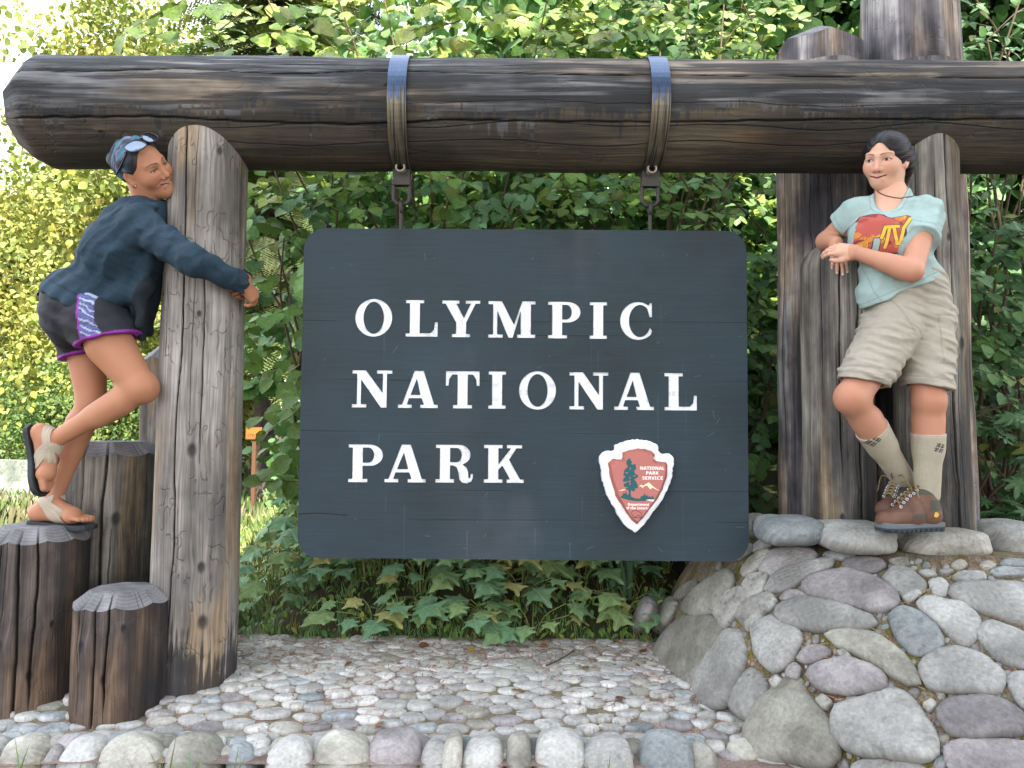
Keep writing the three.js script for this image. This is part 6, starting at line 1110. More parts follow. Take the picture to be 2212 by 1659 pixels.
// ---- a hand from its wrist: palm and five jointed fingers
function handPrims(w, palmDir, palmNor, side, curl, s = 1, opts = {}) {
  const d = palmDir.clone().normalize(), n = palmNor.clone().addScaledVector(d, -palmNor.dot(d)).normalize(), x = V().crossVectors(d, n).multiplyScalar(side), P = (a, b, c) => w.clone().addScaledVector(d, a * s).addScaledVector(x, b * s).addScaledVector(n, c * s), out = [], tips = [];
  out.push([cone(P(0.0, -0.004, 0), P(0.075, -0.026, 0), 0.023 * s, 0.0150 * s), 0.02], [cone(P(0.0, 0.004, 0), P(0.078, 0.0, 0.003), 0.023 * s, 0.0155 * s), 0.02], [cone(P(0.0, 0.006, 0), P(0.072, 0.024, 0), 0.023 * s, 0.0140 * s), 0.02]);
  [[-0.028, 0.078, 0.068], [-0.009, 0.083, 0.076], [0.010, 0.080, 0.071], [0.027, 0.071, 0.056]].forEach(([b, a, L], i) => {
    const c = curl[i], spread = (b) * (opts.spread ?? 0.9); let p = P(a, b, 0.002), ang = c * 0.55; const seg = [0.45, 0.31, 0.24]; let r = 0.0090 * s * (i === 3 ? 0.86 : 1);
    for (let k = 0; k < 3; k++) { const q = p.clone().addScaledVector(d, Math.cos(ang) * L * seg[k] * s).addScaledVector(n, -Math.sin(ang) * L * seg[k] * s).addScaledVector(x, spread * L * seg[k] * s * 4); out.push([cone(p, q, r, r * 0.9), 0.004]); p = q; r *= 0.9; ang += c * 0.75; }
    tips.push([p, r, d.clone().multiplyScalar(Math.cos(ang)).addScaledVector(n, -Math.sin(ang))]);
  });
  const t0 = P(0.018, -0.022, -0.006), t1 = P(0.048, -0.046, -0.014), t2 = P(0.072, -0.050 + (opts.thumbIn ?? 0), -0.020), t3 = P(0.093, -0.046 + (opts.thumbIn ?? 0) * 2, -0.024); out.push([cone(t0, t1, 0.0155 * s, 0.0115 * s), 0.014], [cone(t1, t2, 0.0112 * s, 0.010 * s), 0.004], [cone(t2, t3, 0.010 * s, 0.0082 * s), 0.004]); tips.push([t3, 0.0082 * s, d]);
  const f = (px, py, pz) => { let v = 1e9; for (const [g, k] of out) v = smin(v, g(px, py, pz), k); return v; };
  return { f, tips, pts: [w, P(0.16, 0, 0), P(0.08, -0.06, 0), P(0.08, 0.05, 0), P(0.05, 0, -0.1), ...tips.map(t => t[0])] };
}
const skinMat = new THREE.MeshPhysicalMaterial({ color: 0xffffff, vertexColors: true, roughness: 0.52, specularIntensity: 0.5 });
const fabricBump = dataTex(256, 256, (u, v, o) => { const k = 0.5 + 0.25 * Math.sin(u * 402) * Math.sin(v * 402) + 0.3 * (fbm(u * 40, v * 40, 40, 2) - 0.5); o[0] = o[1] = o[2] = k; }, false);
const clothMat = (rough = 0.9) => new THREE.MeshPhysicalMaterial({ color: 0xffffff, vertexColors: true, roughness: rough, sheen: 0.15, sheenRoughness: 0.6, bumpMap: fabricBump, bumpScale: 0.0008 });
const withUv = g => { const p = g.attributes.position, n = g.attributes.normal, uv = new Float32Array(p.count * 2); for (let i = 0; i < p.count; i++) { uv[2 * i] = (p.getX(i) + 0.7 * p.getZ(i)) / 0.12; uv[2 * i + 1] = (p.getY(i) + 0.4 * p.getZ(i)) / 0.12; } g.setAttribute('uv', new THREE.BufferAttribute(uv, 2)); return g; };
const planeXY = (a, b, keep) => { const n = V(-(b.y - a.y), b.x - a.x, 0).normalize(); if (n.dot(keep.clone().sub(a)) > 0) n.negate(); return (x, y, z) => (x - a.x) * n.x + (y - a.y) * n.y; }; // negative on the kept side
const pick = (c) => colorOf(c);

// ================================================================ the woman who hugs the post
{
  const Q = (x, y, z) => at(x, y, z);
  const J = { pelvis: Q(190, 668, 0.13), hipR: Q(208, 690, 0.205), hipL: Q(180, 690, 0.06), kneeR: Q(304, 838, 0.215), ankR: Q(116, 952, 0.215), kneeL: Q(198, 866, 0.06), ankL: Q(112, 1084, 0.10), chest: Q(268, 548, 0.135), neck: Q(316, 452, 0.15), shR: Q(300, 486, 0.245), shL: Q(322, 486, 0.03), elR: Q(414, 562, 0.29), wrR: Q(524, 612, 0.15), elL: Q(424, 566, -0.16), wrL: Q(528, 604, 0.02) };
  const base = V(-1.80, J.ankL.y - 0.09, 0.10);
  const person = thing('person', 'woman in dark teal hooded jacket and black shorts hugging the log post', 'person', base);
  const put = (name, g, m, parent = person) => { g.translate(-base.x, -base.y, -base.z); return mesh(name, withUv(g), m, parent); };
  const skin = pick(SRGB(172, 119, 90)), skinD = pick(SRGB(150, 94, 68));
  const O = Q(343, 361, 0.235); const X = V(0.32, 0.66, -0.68).normalize(), Z = V(0.93, -0.083, 0.358).normalize(), Y = V().crossVectors(Z, X).normalize(); X.crossVectors(Y, Z); const hs = 1.0;
  O.addScaledVector(Z, -0.078 * hs).addScaledVector(Y, -0.006 * hs);
  const loc = v => { const d = v.clone().sub(O).divideScalar(hs); return [d.dot(X), d.dot(Y), d.dot(Z)]; };
  const hd = headField({ O, X, Y, Z, scale: hs, skin, blush: pick(SRGB(156, 82, 62)), lidTone: pick(SRGB(120, 74, 56)), iris: [0.02, 0.015, 0.012], lash: [0.02, 0.014, 0.012], brow: [0.035, 0.022, 0.016], lip: pick(SRGB(132, 66, 58)), mouth: pick(SRGB(80, 36, 32)), gaze: [0.001, -0.003], eyeOpen: 0.0018, smile: 1.5, mouthW: 0.0235, teeth: true, folds: 1.3, neck: loc(J.neck), neckR: 0.050 });
  const hairCol = pick(SRGB(44, 30, 24));
  const hg = sdfMesh(hd.f, ...boundsOf([hd.world(0.1, 0.13, 0.12), hd.world(-0.1, 0.13, 0.12), hd.world(0.1, -0.13, 0.12), hd.world(-0.1, -0.13, 0.12), hd.world(0.1, 0.13, -0.12), hd.world(-0.1, 0.13, -0.12), J.neck], 0.015), 0.0025, hd.color);
  // body
  const thighR = [cone(J.hipR, J.kneeR, 0.086, 0.050), cone(J.hipR.clone().lerp(J.kneeR, 0.35).add(V(-0.012, -0.012, 0)), J.kneeR, 0.076, 0.047)], calfR = [cone(J.kneeR, J.ankR, 0.047, 0.031), cone(J.kneeR.clone().lerp(J.ankR, 0.22).add(V(-0.004, -0.012, 0)), J.kneeR.clone().lerp(J.ankR, 0.5).add(V(0, -0.006, 0)), 0.048, 0.040)];
  const thighL = [cone(J.hipL, J.kneeL, 0.086, 0.052)], calfL = [cone(J.kneeL, J.ankL, 0.047, 0.031), cone(J.kneeL.clone().lerp(J.ankL, 0.22).add(V(-0.014, 0, 0)), J.kneeL.clone().lerp(J.ankL, 0.5).add(V(-0.008, 0, 0)), 0.048, 0.040)];
  const patR = ball(J.kneeR.clone().add(V(0.014, 0.000, 0)), 0.044);
  const F = { hR: Q(88, 934, 0.215), bR: Q(98, 1024, 0.215), tR: Q(106, 1052, 0.215), hL: Q(82, 1108, 0.10), bL: Q(158, 1116, 0.115), tL: Q(188, 1120, 0.12) };
  const foot = (ank, h, b, t, up, sd) => { const d = t.clone().sub(h).normalize(), side = V().crossVectors(d, up).normalize(), a = [cone(ank, h, 0.034, 0.030), cone(ank.clone().lerp(h, 0.2), b.clone().addScaledVector(up, 0.012), 0.034, 0.024), cone(h, b, 0.028, 0.024), cone(b.clone().addScaledVector(side, 0.018), b.clone().addScaledVector(side, -0.018), 0.020, 0.021)]; const toes = []; [[-0.026, 0.014, 0.0125], [-0.008, 0.020, 0.0095], [0.006, 0.015, 0.009], [0.018, 0.008, 0.0085], [0.029, -0.002, 0.008]].forEach(([s, L, r]) => { const p = b.clone().addScaledVector(side, s * sd * 0.95).addScaledVector(up, -0.002), e = t.clone().addScaledVector(side, s * sd).addScaledVector(d, L - 0.012).addScaledVector(up, -0.004); toes.push(cone(p, e, r * 1.05, r)); }); return { f: (x, y, z) => { let v = joinAll(a, 0.02)(x, y, z); for (const q of toes) v = smin(v, q(x, y, z), 0.006); return v; }, side, d, up }; };
  const upR = V().crossVectors(V(0, 0, -1), F.tR.clone().sub(F.hR).normalize()).normalize(), upL = V(0, 1, 0);
  if (upR.x < 0) upR.negate();
  const footR = foot(J.ankR, F.hR, F.bR, F.tR, upR, -1), footL = foot(J.ankL, F.hL, F.bL, F.tL, upL, 1);
  const legR = joinAll([...thighR, ...calfR, patR], 0.03), legL = joinAll([...thighL, ...calfL], 0.03);
  const spine = J.chest.clone().sub(J.pelvis).normalize(), perp = V(spine.y, -spine.x, 0);
  const torso = joinAll([cone(J.pelvis.clone().add(V(0, 0, -0.05)), J.pelvis.clone().add(V(0, 0, 0.05)), 0.105, 0.105), cone(J.pelvis, J.chest, 0.10, 0.105), cone(J.chest.clone().add(V(0, 0, -0.05)), J.chest.clone().add(V(0, 0, 0.06)), 0.098, 0.098), cone(J.chest, J.neck, 0.10, 0.05), cone(J.shL, J.shR, 0.052, 0.055), ball(J.pelvis.clone().addScaledVector(perp, -0.045).addScaledVector(spine, -0.02), 0.10)], 0.05);
  const arms = joinAll([cone(J.shR, J.elR, 0.050, 0.040), cone(J.elR, J.wrR, 0.038, 0.026), cone(J.shL, J.elL, 0.050, 0.040), cone(J.elL, J.wrL, 0.038, 0.026)], 0.015);
  const neckF = cone(J.neck, hd.world(0, -0.05, -0.02), 0.052, 0.047);
  const bodyF = (x, y, z) => { let d = smin(torso(x, y, z), neckF(x, y, z), 0.03); d = Math.min(d, arms(x, y, z)); d = smin(d, legR(x, y, z), 0.02); return Math.min(d, legL(x, y, z)); };
  const legCol = (x, y, z, o) => { const n = fbm3(x * 24, y * 24, z * 24, 3) - 0.5; o[0] = skin[0] * (1 + 0.10 * n); o[1] = skin[1] * (1 + 0.14 * n); o[2] = skin[2] * (1 + 0.14 * n); const k = smooth(0.075, 0.02, Math.min(len3(x - J.kneeR.x - 0.04, y - J.kneeR.y, z - J.kneeR.z), len3(x - J.kneeL.x - 0.04, y - J.kneeL.y, z - J.kneeL.z))); mixTo(o, skinD, 0.35 * k); };
  const bg = sdfMesh(bodyF, ...boundsOf(Object.values(J), 0.15), 0.0075, legCol);
  const fR = sdfMesh(footR.f, ...boundsOf([J.ankR, F.hR, F.tR], 0.06), 0.0032, legCol), fL = sdfMesh(footL.f, ...boundsOf([J.ankL, F.hL, F.tL], 0.06), 0.0032, legCol);
  const hR = handPrims(J.wrR.clone(), V(0.030, -0.045, -0.055), V(0.9, 0.3, 0.4), 1, [1.1, 1.15, 1.2, 1.2], 0.92), hL = handPrims(J.wrL.clone(), V(0.012, -0.05, 0.05), V(0.95, 0.2, -0.1), -1, [0.9, 1.0, 1.0, 1.0], 0.92);
  const gR = sdfMesh(hR.f, ...boundsOf(hR.pts, 0.03), 0.0026, legCol), gL = sdfMesh(hL.f, ...boundsOf(hL.pts, 0.03), 0.0026, legCol);
  const whole = mergeGeometries([hg, bg, fR, fL, gR, gL]); put('body', whole, skinMat);
  // hair under the band, with a knot at the back
  const hair = (x, y, z) => hd.conv(x, y, z, (a, b, c) => { let d = ell(V(0, 0.031, -0.015), V(0.0805, 0.0865, 0.0950))(a, b, c); d = smin(d, ball(V(0, 0.045, -0.118), 0.030)(a, b, c), 0.02); const front = c - 0.046 - 0.18 * (b - 0.03) + Math.max(0, 0.02 - b) * 0.75; d = smax(d, front, 0.006); d = smax(d, -b - 0.045 - c * 0.1, 0.006); d = smax(d, -(len3((Math.abs(a) - 0.078) * 0.8, b + 0.010, c + 0.002) - 0.022), 0.006); return d; });
  put('hair', sdfMesh(hair, ...boundsOf([hd.world(0.1, 0.14, 0.1), hd.world(-0.1, 0.14, 0.1), hd.world(0.1, -0.1, -0.16), hd.world(-0.1, -0.1, -0.16), hd.world(0.1, 0.14, -0.16)], 0.01), 0.003, (x, y, z, o) => { const n = vn3(x * 160, y * 40, z * 160); o[0] = hairCol[0] * (0.6 + 0.8 * n); o[1] = hairCol[1] * (0.6 + 0.8 * n); o[2] = hairCol[2] * (0.6 + 0.8 * n); }), new THREE.MeshPhysicalMaterial({ vertexColors: true, roughness: 0.45 }));
  // patterned headband
  const band = (x, y, z) => hd.conv(x, y, z, (a, b, c) => { let d = ell(V(0, 0.033, -0.015), V(0.0850, 0.0915, 0.0990))(a, b, c); d += 0.0016 * Math.sin((c * 0.8 - b * 0.5) * 190 + 3 * Math.sin(a * 40)); const t = c * 0.72 + b * 0.10 - 0.036 + Math.max(0, 0.060 - b) * 0.46; d = smax(d, t, 0.004); d = smax(d, -(c + 0.55 * b + 0.080 + 0.25 * Math.max(0, 0.03 - b)), 0.004); d = smax(d, -b - 0.052 - 0.1 * c, 0.004); d = smax(d, -(len3((Math.abs(a) - 0.078) * 0.6, b + 0.006, c - 0.002) - 0.030), 0.004); return d; });
  const bandG = sdfMesh(band, ...boundsOf([hd.world(0.1, 0.14, 0.1), hd.world(-0.1, 0.14, 0.1), hd.world(0.1, -0.1, -0.14), hd.world(-0.1, -0.1, -0.14), hd.world(0.1, 0.14, -0.14)], 0.01), 0.0026, (x, y, z, o) => { const a = fbm3(x * 28 + 4, y * 28, z * 28, 3), b = fbm3(x * 36, y * 36 + 9, z * 36 + 5, 2), C = [[0.012, 0.022, 0.036], [0.03, 0.16, 0.22], [0.22, 0.20, 0.34], [0.10, 0.30, 0.26], [0.34, 0.18, 0.22]]; hd.conv(x, y, z, (p, q, r) => { const w = r * 0.9 - q * 0.5 + 0.02 * (a - 0.5), st = vn(w * 75 + 3 * a, 2.5), k = Math.floor(vn(w * 48 + 9, 7.7 + 2 * b) * 4.99); o[0] = 0.010; o[1] = 0.020; o[2] = 0.032; mixTo(o, C[k], smooth(0.45, 0.75, st) * 0.75 * smooth(0.35, 0.6, b)); return 0; }); });
  put('headband', bandG, clothMat(0.7)).userData.label = 'dark teal and purple patterned headband';
  const studM = new THREE.MeshStandardMaterial({ color: 0xe8e4da, metalness: 0.7, roughness: 0.25 });
  for (const [n, q, r] of [['ear_stud', [-0.0785, -0.024, -0.004], 0.0028], ['ear_stud', [-0.0785, -0.028, 0.003], 0.0028], ['ear_stud', [-0.0785, -0.032, 0.010], 0.0028], ['nose_stud', [-0.019, -0.033, 0.0945], 0.0022]]) { const g = new THREE.SphereGeometry(r, 8, 6), p = hd.world(...q); g.translate(p.x, p.y, p.z); put(n, g, studM); }
  // jacket
  const hemP = planeXY(Q(112, 632, 0.14), Q(262, 706, 0.14), J.chest), grow = 0.020;
  const sleeveR = joinAll([cone(J.shR, J.elR, 0.066, 0.052), cone(J.elR, J.wrR, 0.050, 0.037)], 0.02), sleeveL = joinAll([cone(J.shL, J.elL, 0.066, 0.052), cone(J.elL, J.wrL, 0.050, 0.037)], 0.02);
  const cuff = (w, e) => { const d = w.clone().sub(e).normalize(); return (x, y, z) => (x - w.x) * d.x + (y - w.y) * d.y + (z - w.z) * d.z - 0.006; }, cR = cuff(J.wrR, J.elR), cL = cuff(J.wrL, J.elL);
  const hood = joinAll([cone(Q(270, 446, 0.21), Q(250, 474, 0.14), 0.034, 0.044), cone(Q(250, 474, 0.14), Q(280, 456, 0.04), 0.044, 0.032), ball(Q(254, 482, 0.19), 0.052), cone(Q(248, 474, 0.18), Q(238, 508, 0.15), 0.040, 0.022), cone(Q(276, 446, 0.20), Q(336, 446, 0.225), 0.018, 0.016)], 0.03);
  const flap = joinAll([cone(Q(318, 560, 0.20), Q(300, 700, 0.215), 0.030, 0.016), cone(Q(335, 560, 0.12), Q(318, 715, 0.10), 0.045, 0.022), cone(Q(300, 660, 0.16), Q(306, 728, 0.15), 0.035, 0.016), cone(Q(250, 640, 0.20), Q(312, 620, 0.21), 0.05, 0.03)], 0.03);
  const wr = (x, y, z) => { const s = (x - J.elR.x) * 0.8 + (y - J.elR.y) * -0.6; return 0.0045 * (fbm3(x * 15 + 40, y * 22, z * 15, 3) - 0.5) * 2 + 0.0030 * Math.sin((x * 0.75 - y * 0.65) * 95 + 4 * fbm3(x * 9, y * 9, z * 9, 2)) * smooth(0.30, 0.62, fbm3(x * 7 + 3, y * 7, z * 7, 2)); };
  const ridge = (x, y, z) => { const n = fbm3(x, y, z, 3); return 1 - Math.min(1, Math.abs(n - 0.5) * 7); };
  const tz = (x, y, z) => torso(x, y, z) - grow - 0.0075 * ridge(x * 6 + y * 6, y * 8 - x * 7 + 4, z * 5) * smooth(-0.02, -0.08, hemP(x, y, z));
  const jf = (x, y, z) => {
    let d = tz(x, y, z) - 0.012 * smooth(-0.16, -0.02, hemP(x, y, z)); d = smin(d, hood(x, y, z), 0.012); d = smax(d, hemP(x, y, z), 0.006); d = smin(d, flap(x, y, z), 0.03);
    const a = smax(sleeveR(x, y, z), cR(x, y, z), 0.003), b = smax(sleeveL(x, y, z), cL(x, y, z), 0.003); d = smin(d, a - 0.006 * ridge(x * 14 + 3, y * 14, z * 8), 0.022); d = smin(d, b, 0.03); d += wr(x, y, z);
    return smax(d, -(hd.f(x, y, z) - 0.004), 0.006);
  };
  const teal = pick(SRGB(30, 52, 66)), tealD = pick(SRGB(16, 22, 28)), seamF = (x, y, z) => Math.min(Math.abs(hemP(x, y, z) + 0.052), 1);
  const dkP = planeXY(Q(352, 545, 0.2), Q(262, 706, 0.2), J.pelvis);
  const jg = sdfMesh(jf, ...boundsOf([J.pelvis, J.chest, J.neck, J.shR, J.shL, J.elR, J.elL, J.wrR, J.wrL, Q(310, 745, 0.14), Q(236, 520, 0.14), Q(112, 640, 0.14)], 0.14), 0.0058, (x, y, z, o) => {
    const n = fbm3(x * 120, y * 120, z * 120, 2); o[0] = teal[0] * (0.8 + 0.4 * n); o[1] = teal[1] * (0.8 + 0.4 * n); o[2] = teal[2] * (0.8 + 0.4 * n);
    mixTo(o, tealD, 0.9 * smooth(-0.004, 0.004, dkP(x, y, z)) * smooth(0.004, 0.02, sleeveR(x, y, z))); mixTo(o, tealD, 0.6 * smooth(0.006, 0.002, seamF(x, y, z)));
    const t = -hemP(x, y, z); if (t > 0.11 && t < 0.24 && z > 0.14) mixTo(o, tealD, 0.5 * smooth(0.10, 0.03, Math.abs(((t * 40) % 1) - 0.5))); if (cR(x, y, z) > -0.05 && sleeveR(x, y, z) < 0.01) mixTo(o, tealD, 0.35);
  });
  put('jacket', jg, clothMat(0.9)); 
  // shorts
  const sh = { a: Q(135, 772, 0.15), b: Q(272, 734, 0.15) }, hemR = planeXY(sh.a, sh.b, J.pelvis), hemL = planeXY(Q(140, 778, 0.08), Q(262, 752, 0.08), J.pelvis);
  const wL = (x, y, z) => 0.004 * (fbm3(x * 18, y * 26, z * 18 + 7, 3) - 0.5) * 2 + 0.0025 * Math.sin((y * 0.9 + x * 0.4) * 120 + 5 * fbm3(x * 8, y * 8, z * 8, 2));
  const tR = joinAll([cone(J.hipR, J.kneeR, 0.119, 0.094)], 0.03), tL = joinAll([cone(J.hipL, J.kneeL, 0.112, 0.090)], 0.03), seat = ell(Q(164, 690, 0.135), V(0.098, 0.125, 0.135));
  const sf = (x, y, z) => { const up = smin(torso(x, y, z) - 0.018, seat(x, y, z), 0.04), hi = (y - J.pelvis.y - 0.10); let a = smin(smax(tR(x, y, z), hemR(x, y, z), 0.004), smax(smax(up, hi, 0.02), Math.max(hemR(x, y, z), -1), 0.004), 0.02); const b = smax(tL(x, y, z), hemL(x, y, z), 0.004); let d = smin(a, b, 0.012) + wL(x, y, z); d = smax(d, -hemP(x, y, z) - 0.075, 0.004); const inR = legR(x, y, z) - 0.006; return smax(d, -Math.max(inR, -hemR(x, y, z) - 0.028), 0.003); };
  const blk = pick(SRGB(22, 24, 30)), pur = pick(SRGB(132, 40, 146)), pan = planeXY(Q(205, 660, 0.2), Q(212, 760, 0.2), Q(300, 700, 0.2));
  put('shorts', sdfMesh(sf, ...boundsOf([J.pelvis, J.hipR, J.hipL, sh.a, sh.b, Q(100, 690, 0.14)], 0.16), 0.0042, (x, y, z, o) => {
    o[0] = blk[0]; o[1] = blk[1]; o[2] = blk[2]; const e = Math.min(Math.abs(hemR(x, y, z)), Math.abs(hemL(x, y, z))), sd = pan(x, y, z); if (z > 0.16) { if (sd < 0 && sd > -0.055 - 0.4 * Math.max(0, hemR(x, y, z) + 0.06)) { const s = Math.sin((x * 0.5 + y) * 260 + 6 * fbm3(x * 30, y * 30, z * 30, 2)), k = s > 0.55 ? [0.36, 0.38, 0.50] : s > -0.3 ? [0.03, 0.05, 0.16] : [0.09, 0.10, 0.26]; mixTo(o, k, 0.95); } if (Math.abs(sd) < 0.004) mixTo(o, pur, 1); } if (e < 0.0075) mixTo(o, pur, 1);
  }), clothMat(0.75));
  // sandals
  const sole = (h, t, up, side, name) => {
    const d = t.clone().sub(h).normalize(), L = h.distanceTo(t) + 0.062, c0 = h.clone().addScaledVector(d, -0.034), pos = [], N = 22, shp = []; for (let i = 0; i <= N; i++) { const q = i / N, w = 0.030 + 0.016 * smooth(0.45, 0.8, q) - 0.004 * Math.sin(Math.PI * q * 1.2), r = q < 0.09 ? Math.sqrt(1 - ((0.09 - q) / 0.09) ** 2) : q > 0.87 ? Math.sqrt(Math.max(0, 1 - ((q - 0.87) / 0.13) ** 2)) : 1; shp.push([q, w * Math.max(0.08, r)]); }
    const s = new THREE.Shape([...shp.map(([q, w]) => new THREE.Vector2(w, q * L)), ...shp.slice().reverse().map(([q, w]) => new THREE.Vector2(-w, q * L))]); const g = new THREE.ExtrudeGeometry(s, { depth: 0.012, bevelEnabled: true, bevelSize: 0.003, bevelThickness: 0.003, bevelSegments: 2 });
    { const p = g.attributes.position; for (let i = 0; i < p.count; i++) { const q = p.getY(i) / L; p.setZ(i, p.getZ(i) + 0.010 * Math.pow(Math.max(0, q - 0.6) / 0.4, 2)); } }
    g.applyMatrix4(new THREE.Matrix4().makeBasis(side, d, up).setPosition(c0.clone().addScaledVector(up, -0.044))); g.computeVertexNormals(); g.deleteAttribute('uv'); return g;
  };
  const strapM = new THREE.MeshStandardMaterial({ color: SRGB(172, 158, 138), roughness: 0.9, bumpMap: fabricBump, bumpScale: 0.001 }), soleM = MAT(SRGB(34, 38, 44), 0.7);
  const bandAround = (field, c, ax, r, w, a0 = 0, a1 = 1, skew = 0) => { // a flat fabric band hugging the foot's surface
    const n = ax.clone().normalize(), u = V().crossVectors(n, Math.abs(n.y) > 0.8 ? V(1, 0, 0) : V(0, 1, 0)).normalize(), v = V().crossVectors(n, u), NA = 40, pos = [], idx = [], K = 6;
    for (let i = 0; i <= NA; i++) { const a = lerp(a0, a1, i / NA) * 2 * Math.PI, dir = u.clone().multiplyScalar(Math.cos(a)).addScaledVector(v, Math.sin(a)); for (let k = 0; k <= K; k++) { const o = c.clone().addScaledVector(n, (k / K - 0.5) * w + skew * Math.sin(a)); let lo = 0, hi = r; for (let q = 0; q < 18; q++) { const m = (lo + hi) / 2, p = o.clone().addScaledVector(dir, m); if (field(p.x, p.y, p.z) < 0.0035 + 0.0015 * Math.sin(k * 2.1)) lo = m; else hi = m; } const p = o.addScaledVector(dir, lo); pos.push(p.x, p.y, p.z); if (i < NA && k < K) { const A = i * (K + 1) + k; idx.push(A, A + K + 1, A + 1, A + 1, A + K + 1, A + K + 2); } } }
    const g = geoFrom(pos, idx); return g;
  };
  const sandal = (ank, h, b, t, ft, lf) => {
    const grp = new THREE.Group(); grp.name = 'sandal'; person.add(grp); put('sole', sole(h, t, ft.up, ft.side), soleM, grp);
    const all = (x, y, z) => Math.min(ft.f(x, y, z), lf(x, y, z)), axis = ank.clone().sub(h.clone().lerp(b, 0.2)).normalize(), mid = h.clone().lerp(b, 0.58).addScaledVector(ft.up, 0.006);
    const st = [bandAround(all, ank.clone().addScaledVector(axis, -0.004), axis, 0.085, 0.030, 0, 1, 0.006), bandAround(all, mid, ft.d.clone().addScaledVector(ft.up, 0.9), 0.075, 0.034), bandAround(all, mid.clone().addScaledVector(ft.d, 0.012), ft.d.clone().addScaledVector(ft.side, 0.75).addScaledVector(ft.up, 0.4), 0.08, 0.026)];
    put('strap', mergeGeometries(st), strapM, grp);
  };
  sandal(J.ankR, F.hR, F.bR, F.tR, footR, legR); sandal(J.ankL, F.hL, F.bL, F.tL, footL, legL);
  // zip pull at the jacket's front
  put('zip_pull', tube([Q(306, 728, 0.16), Q(308, 742, 0.16), Q(305, 750, 0.16)], 0.0022, 6, 5), MAT(SRGB(30, 30, 32), 0.4));
  // sunglasses pushed up on the headband
  {
    const c = hd.world(0, 0.104, 0.060), gl = thing('sunglasses', 'mirrored black sunglasses pushed up on the patterned headband', 'sunglasses', c), m = MAT(SRGB(24, 26, 30), 0.35), lens = new THREE.MeshPhysicalMaterial({ color: SRGB(104, 114, 128), metalness: 0.95, roughness: 0.06 });
    const fw = Z.clone().multiplyScalar(0.50).addScaledVector(Y, 0.87).normalize(), up = V().crossVectors(fw, X).normalize(); // lens plane looks up and forward
    const GS = 1.22, L = (a0, b0, d0) => { const a = a0 * GS, b = b0 * GS * 1.1, d = d0 * GS; return LL(a, b, d); }, LL = (a, b, d) => X.clone().multiplyScalar(a).addScaledVector(up, b).addScaledVector(fw, d);
    for (const s of [1, -1]) {
      const ring = []; for (let i = 0; i < 28; i++) { const a = i / 28 * 2 * Math.PI, ca = Math.cos(a), sa = Math.sin(a), x = s * (0.033 + 0.028 * Math.sign(ca) * Math.pow(Math.abs(ca), 0.75)), y = 0.0195 * Math.sign(sa) * Math.pow(Math.abs(sa), 0.8) + 0.006 * (Math.abs(x) - 0.03) / 0.03; ring.push(L(x, y, -0.22 * Math.max(0, Math.abs(x) - 0.02) + 0.004)); }
      const cv = new THREE.CatmullRomCurve3(ring, true); mesh('rim', new THREE.TubeGeometry(cv, 56, 0.0026, 6, true), m, gl);
      const ctr = L(s * 0.033, 0, 0.004), pos = [ctr.x, ctr.y, ctr.z], idx = []; ring.forEach((p, i) => { pos.push(p.x, p.y, p.z); idx.push(0, 1 + i, 1 + (i + 1) % 28); }); mesh('lens', geoFrom(pos, idx), lens, gl);
      const e = L(s * 0.063, 0.006, -0.012), tip = hd.world(s * 0.083, 0.018, -0.05).sub(c); mesh('temple', tube([e, hd.world(s * 0.0845, 0.070, 0.020).sub(c), tip], 0.0034, 16, 6), m, gl);
    }
    mesh('bridge', tube([L(-0.008, 0.006, 0.004), L(0, 0.009, 0.007), L(0.008, 0.006, 0.004)], 0.003, 8, 6), m, gl);
  }
}
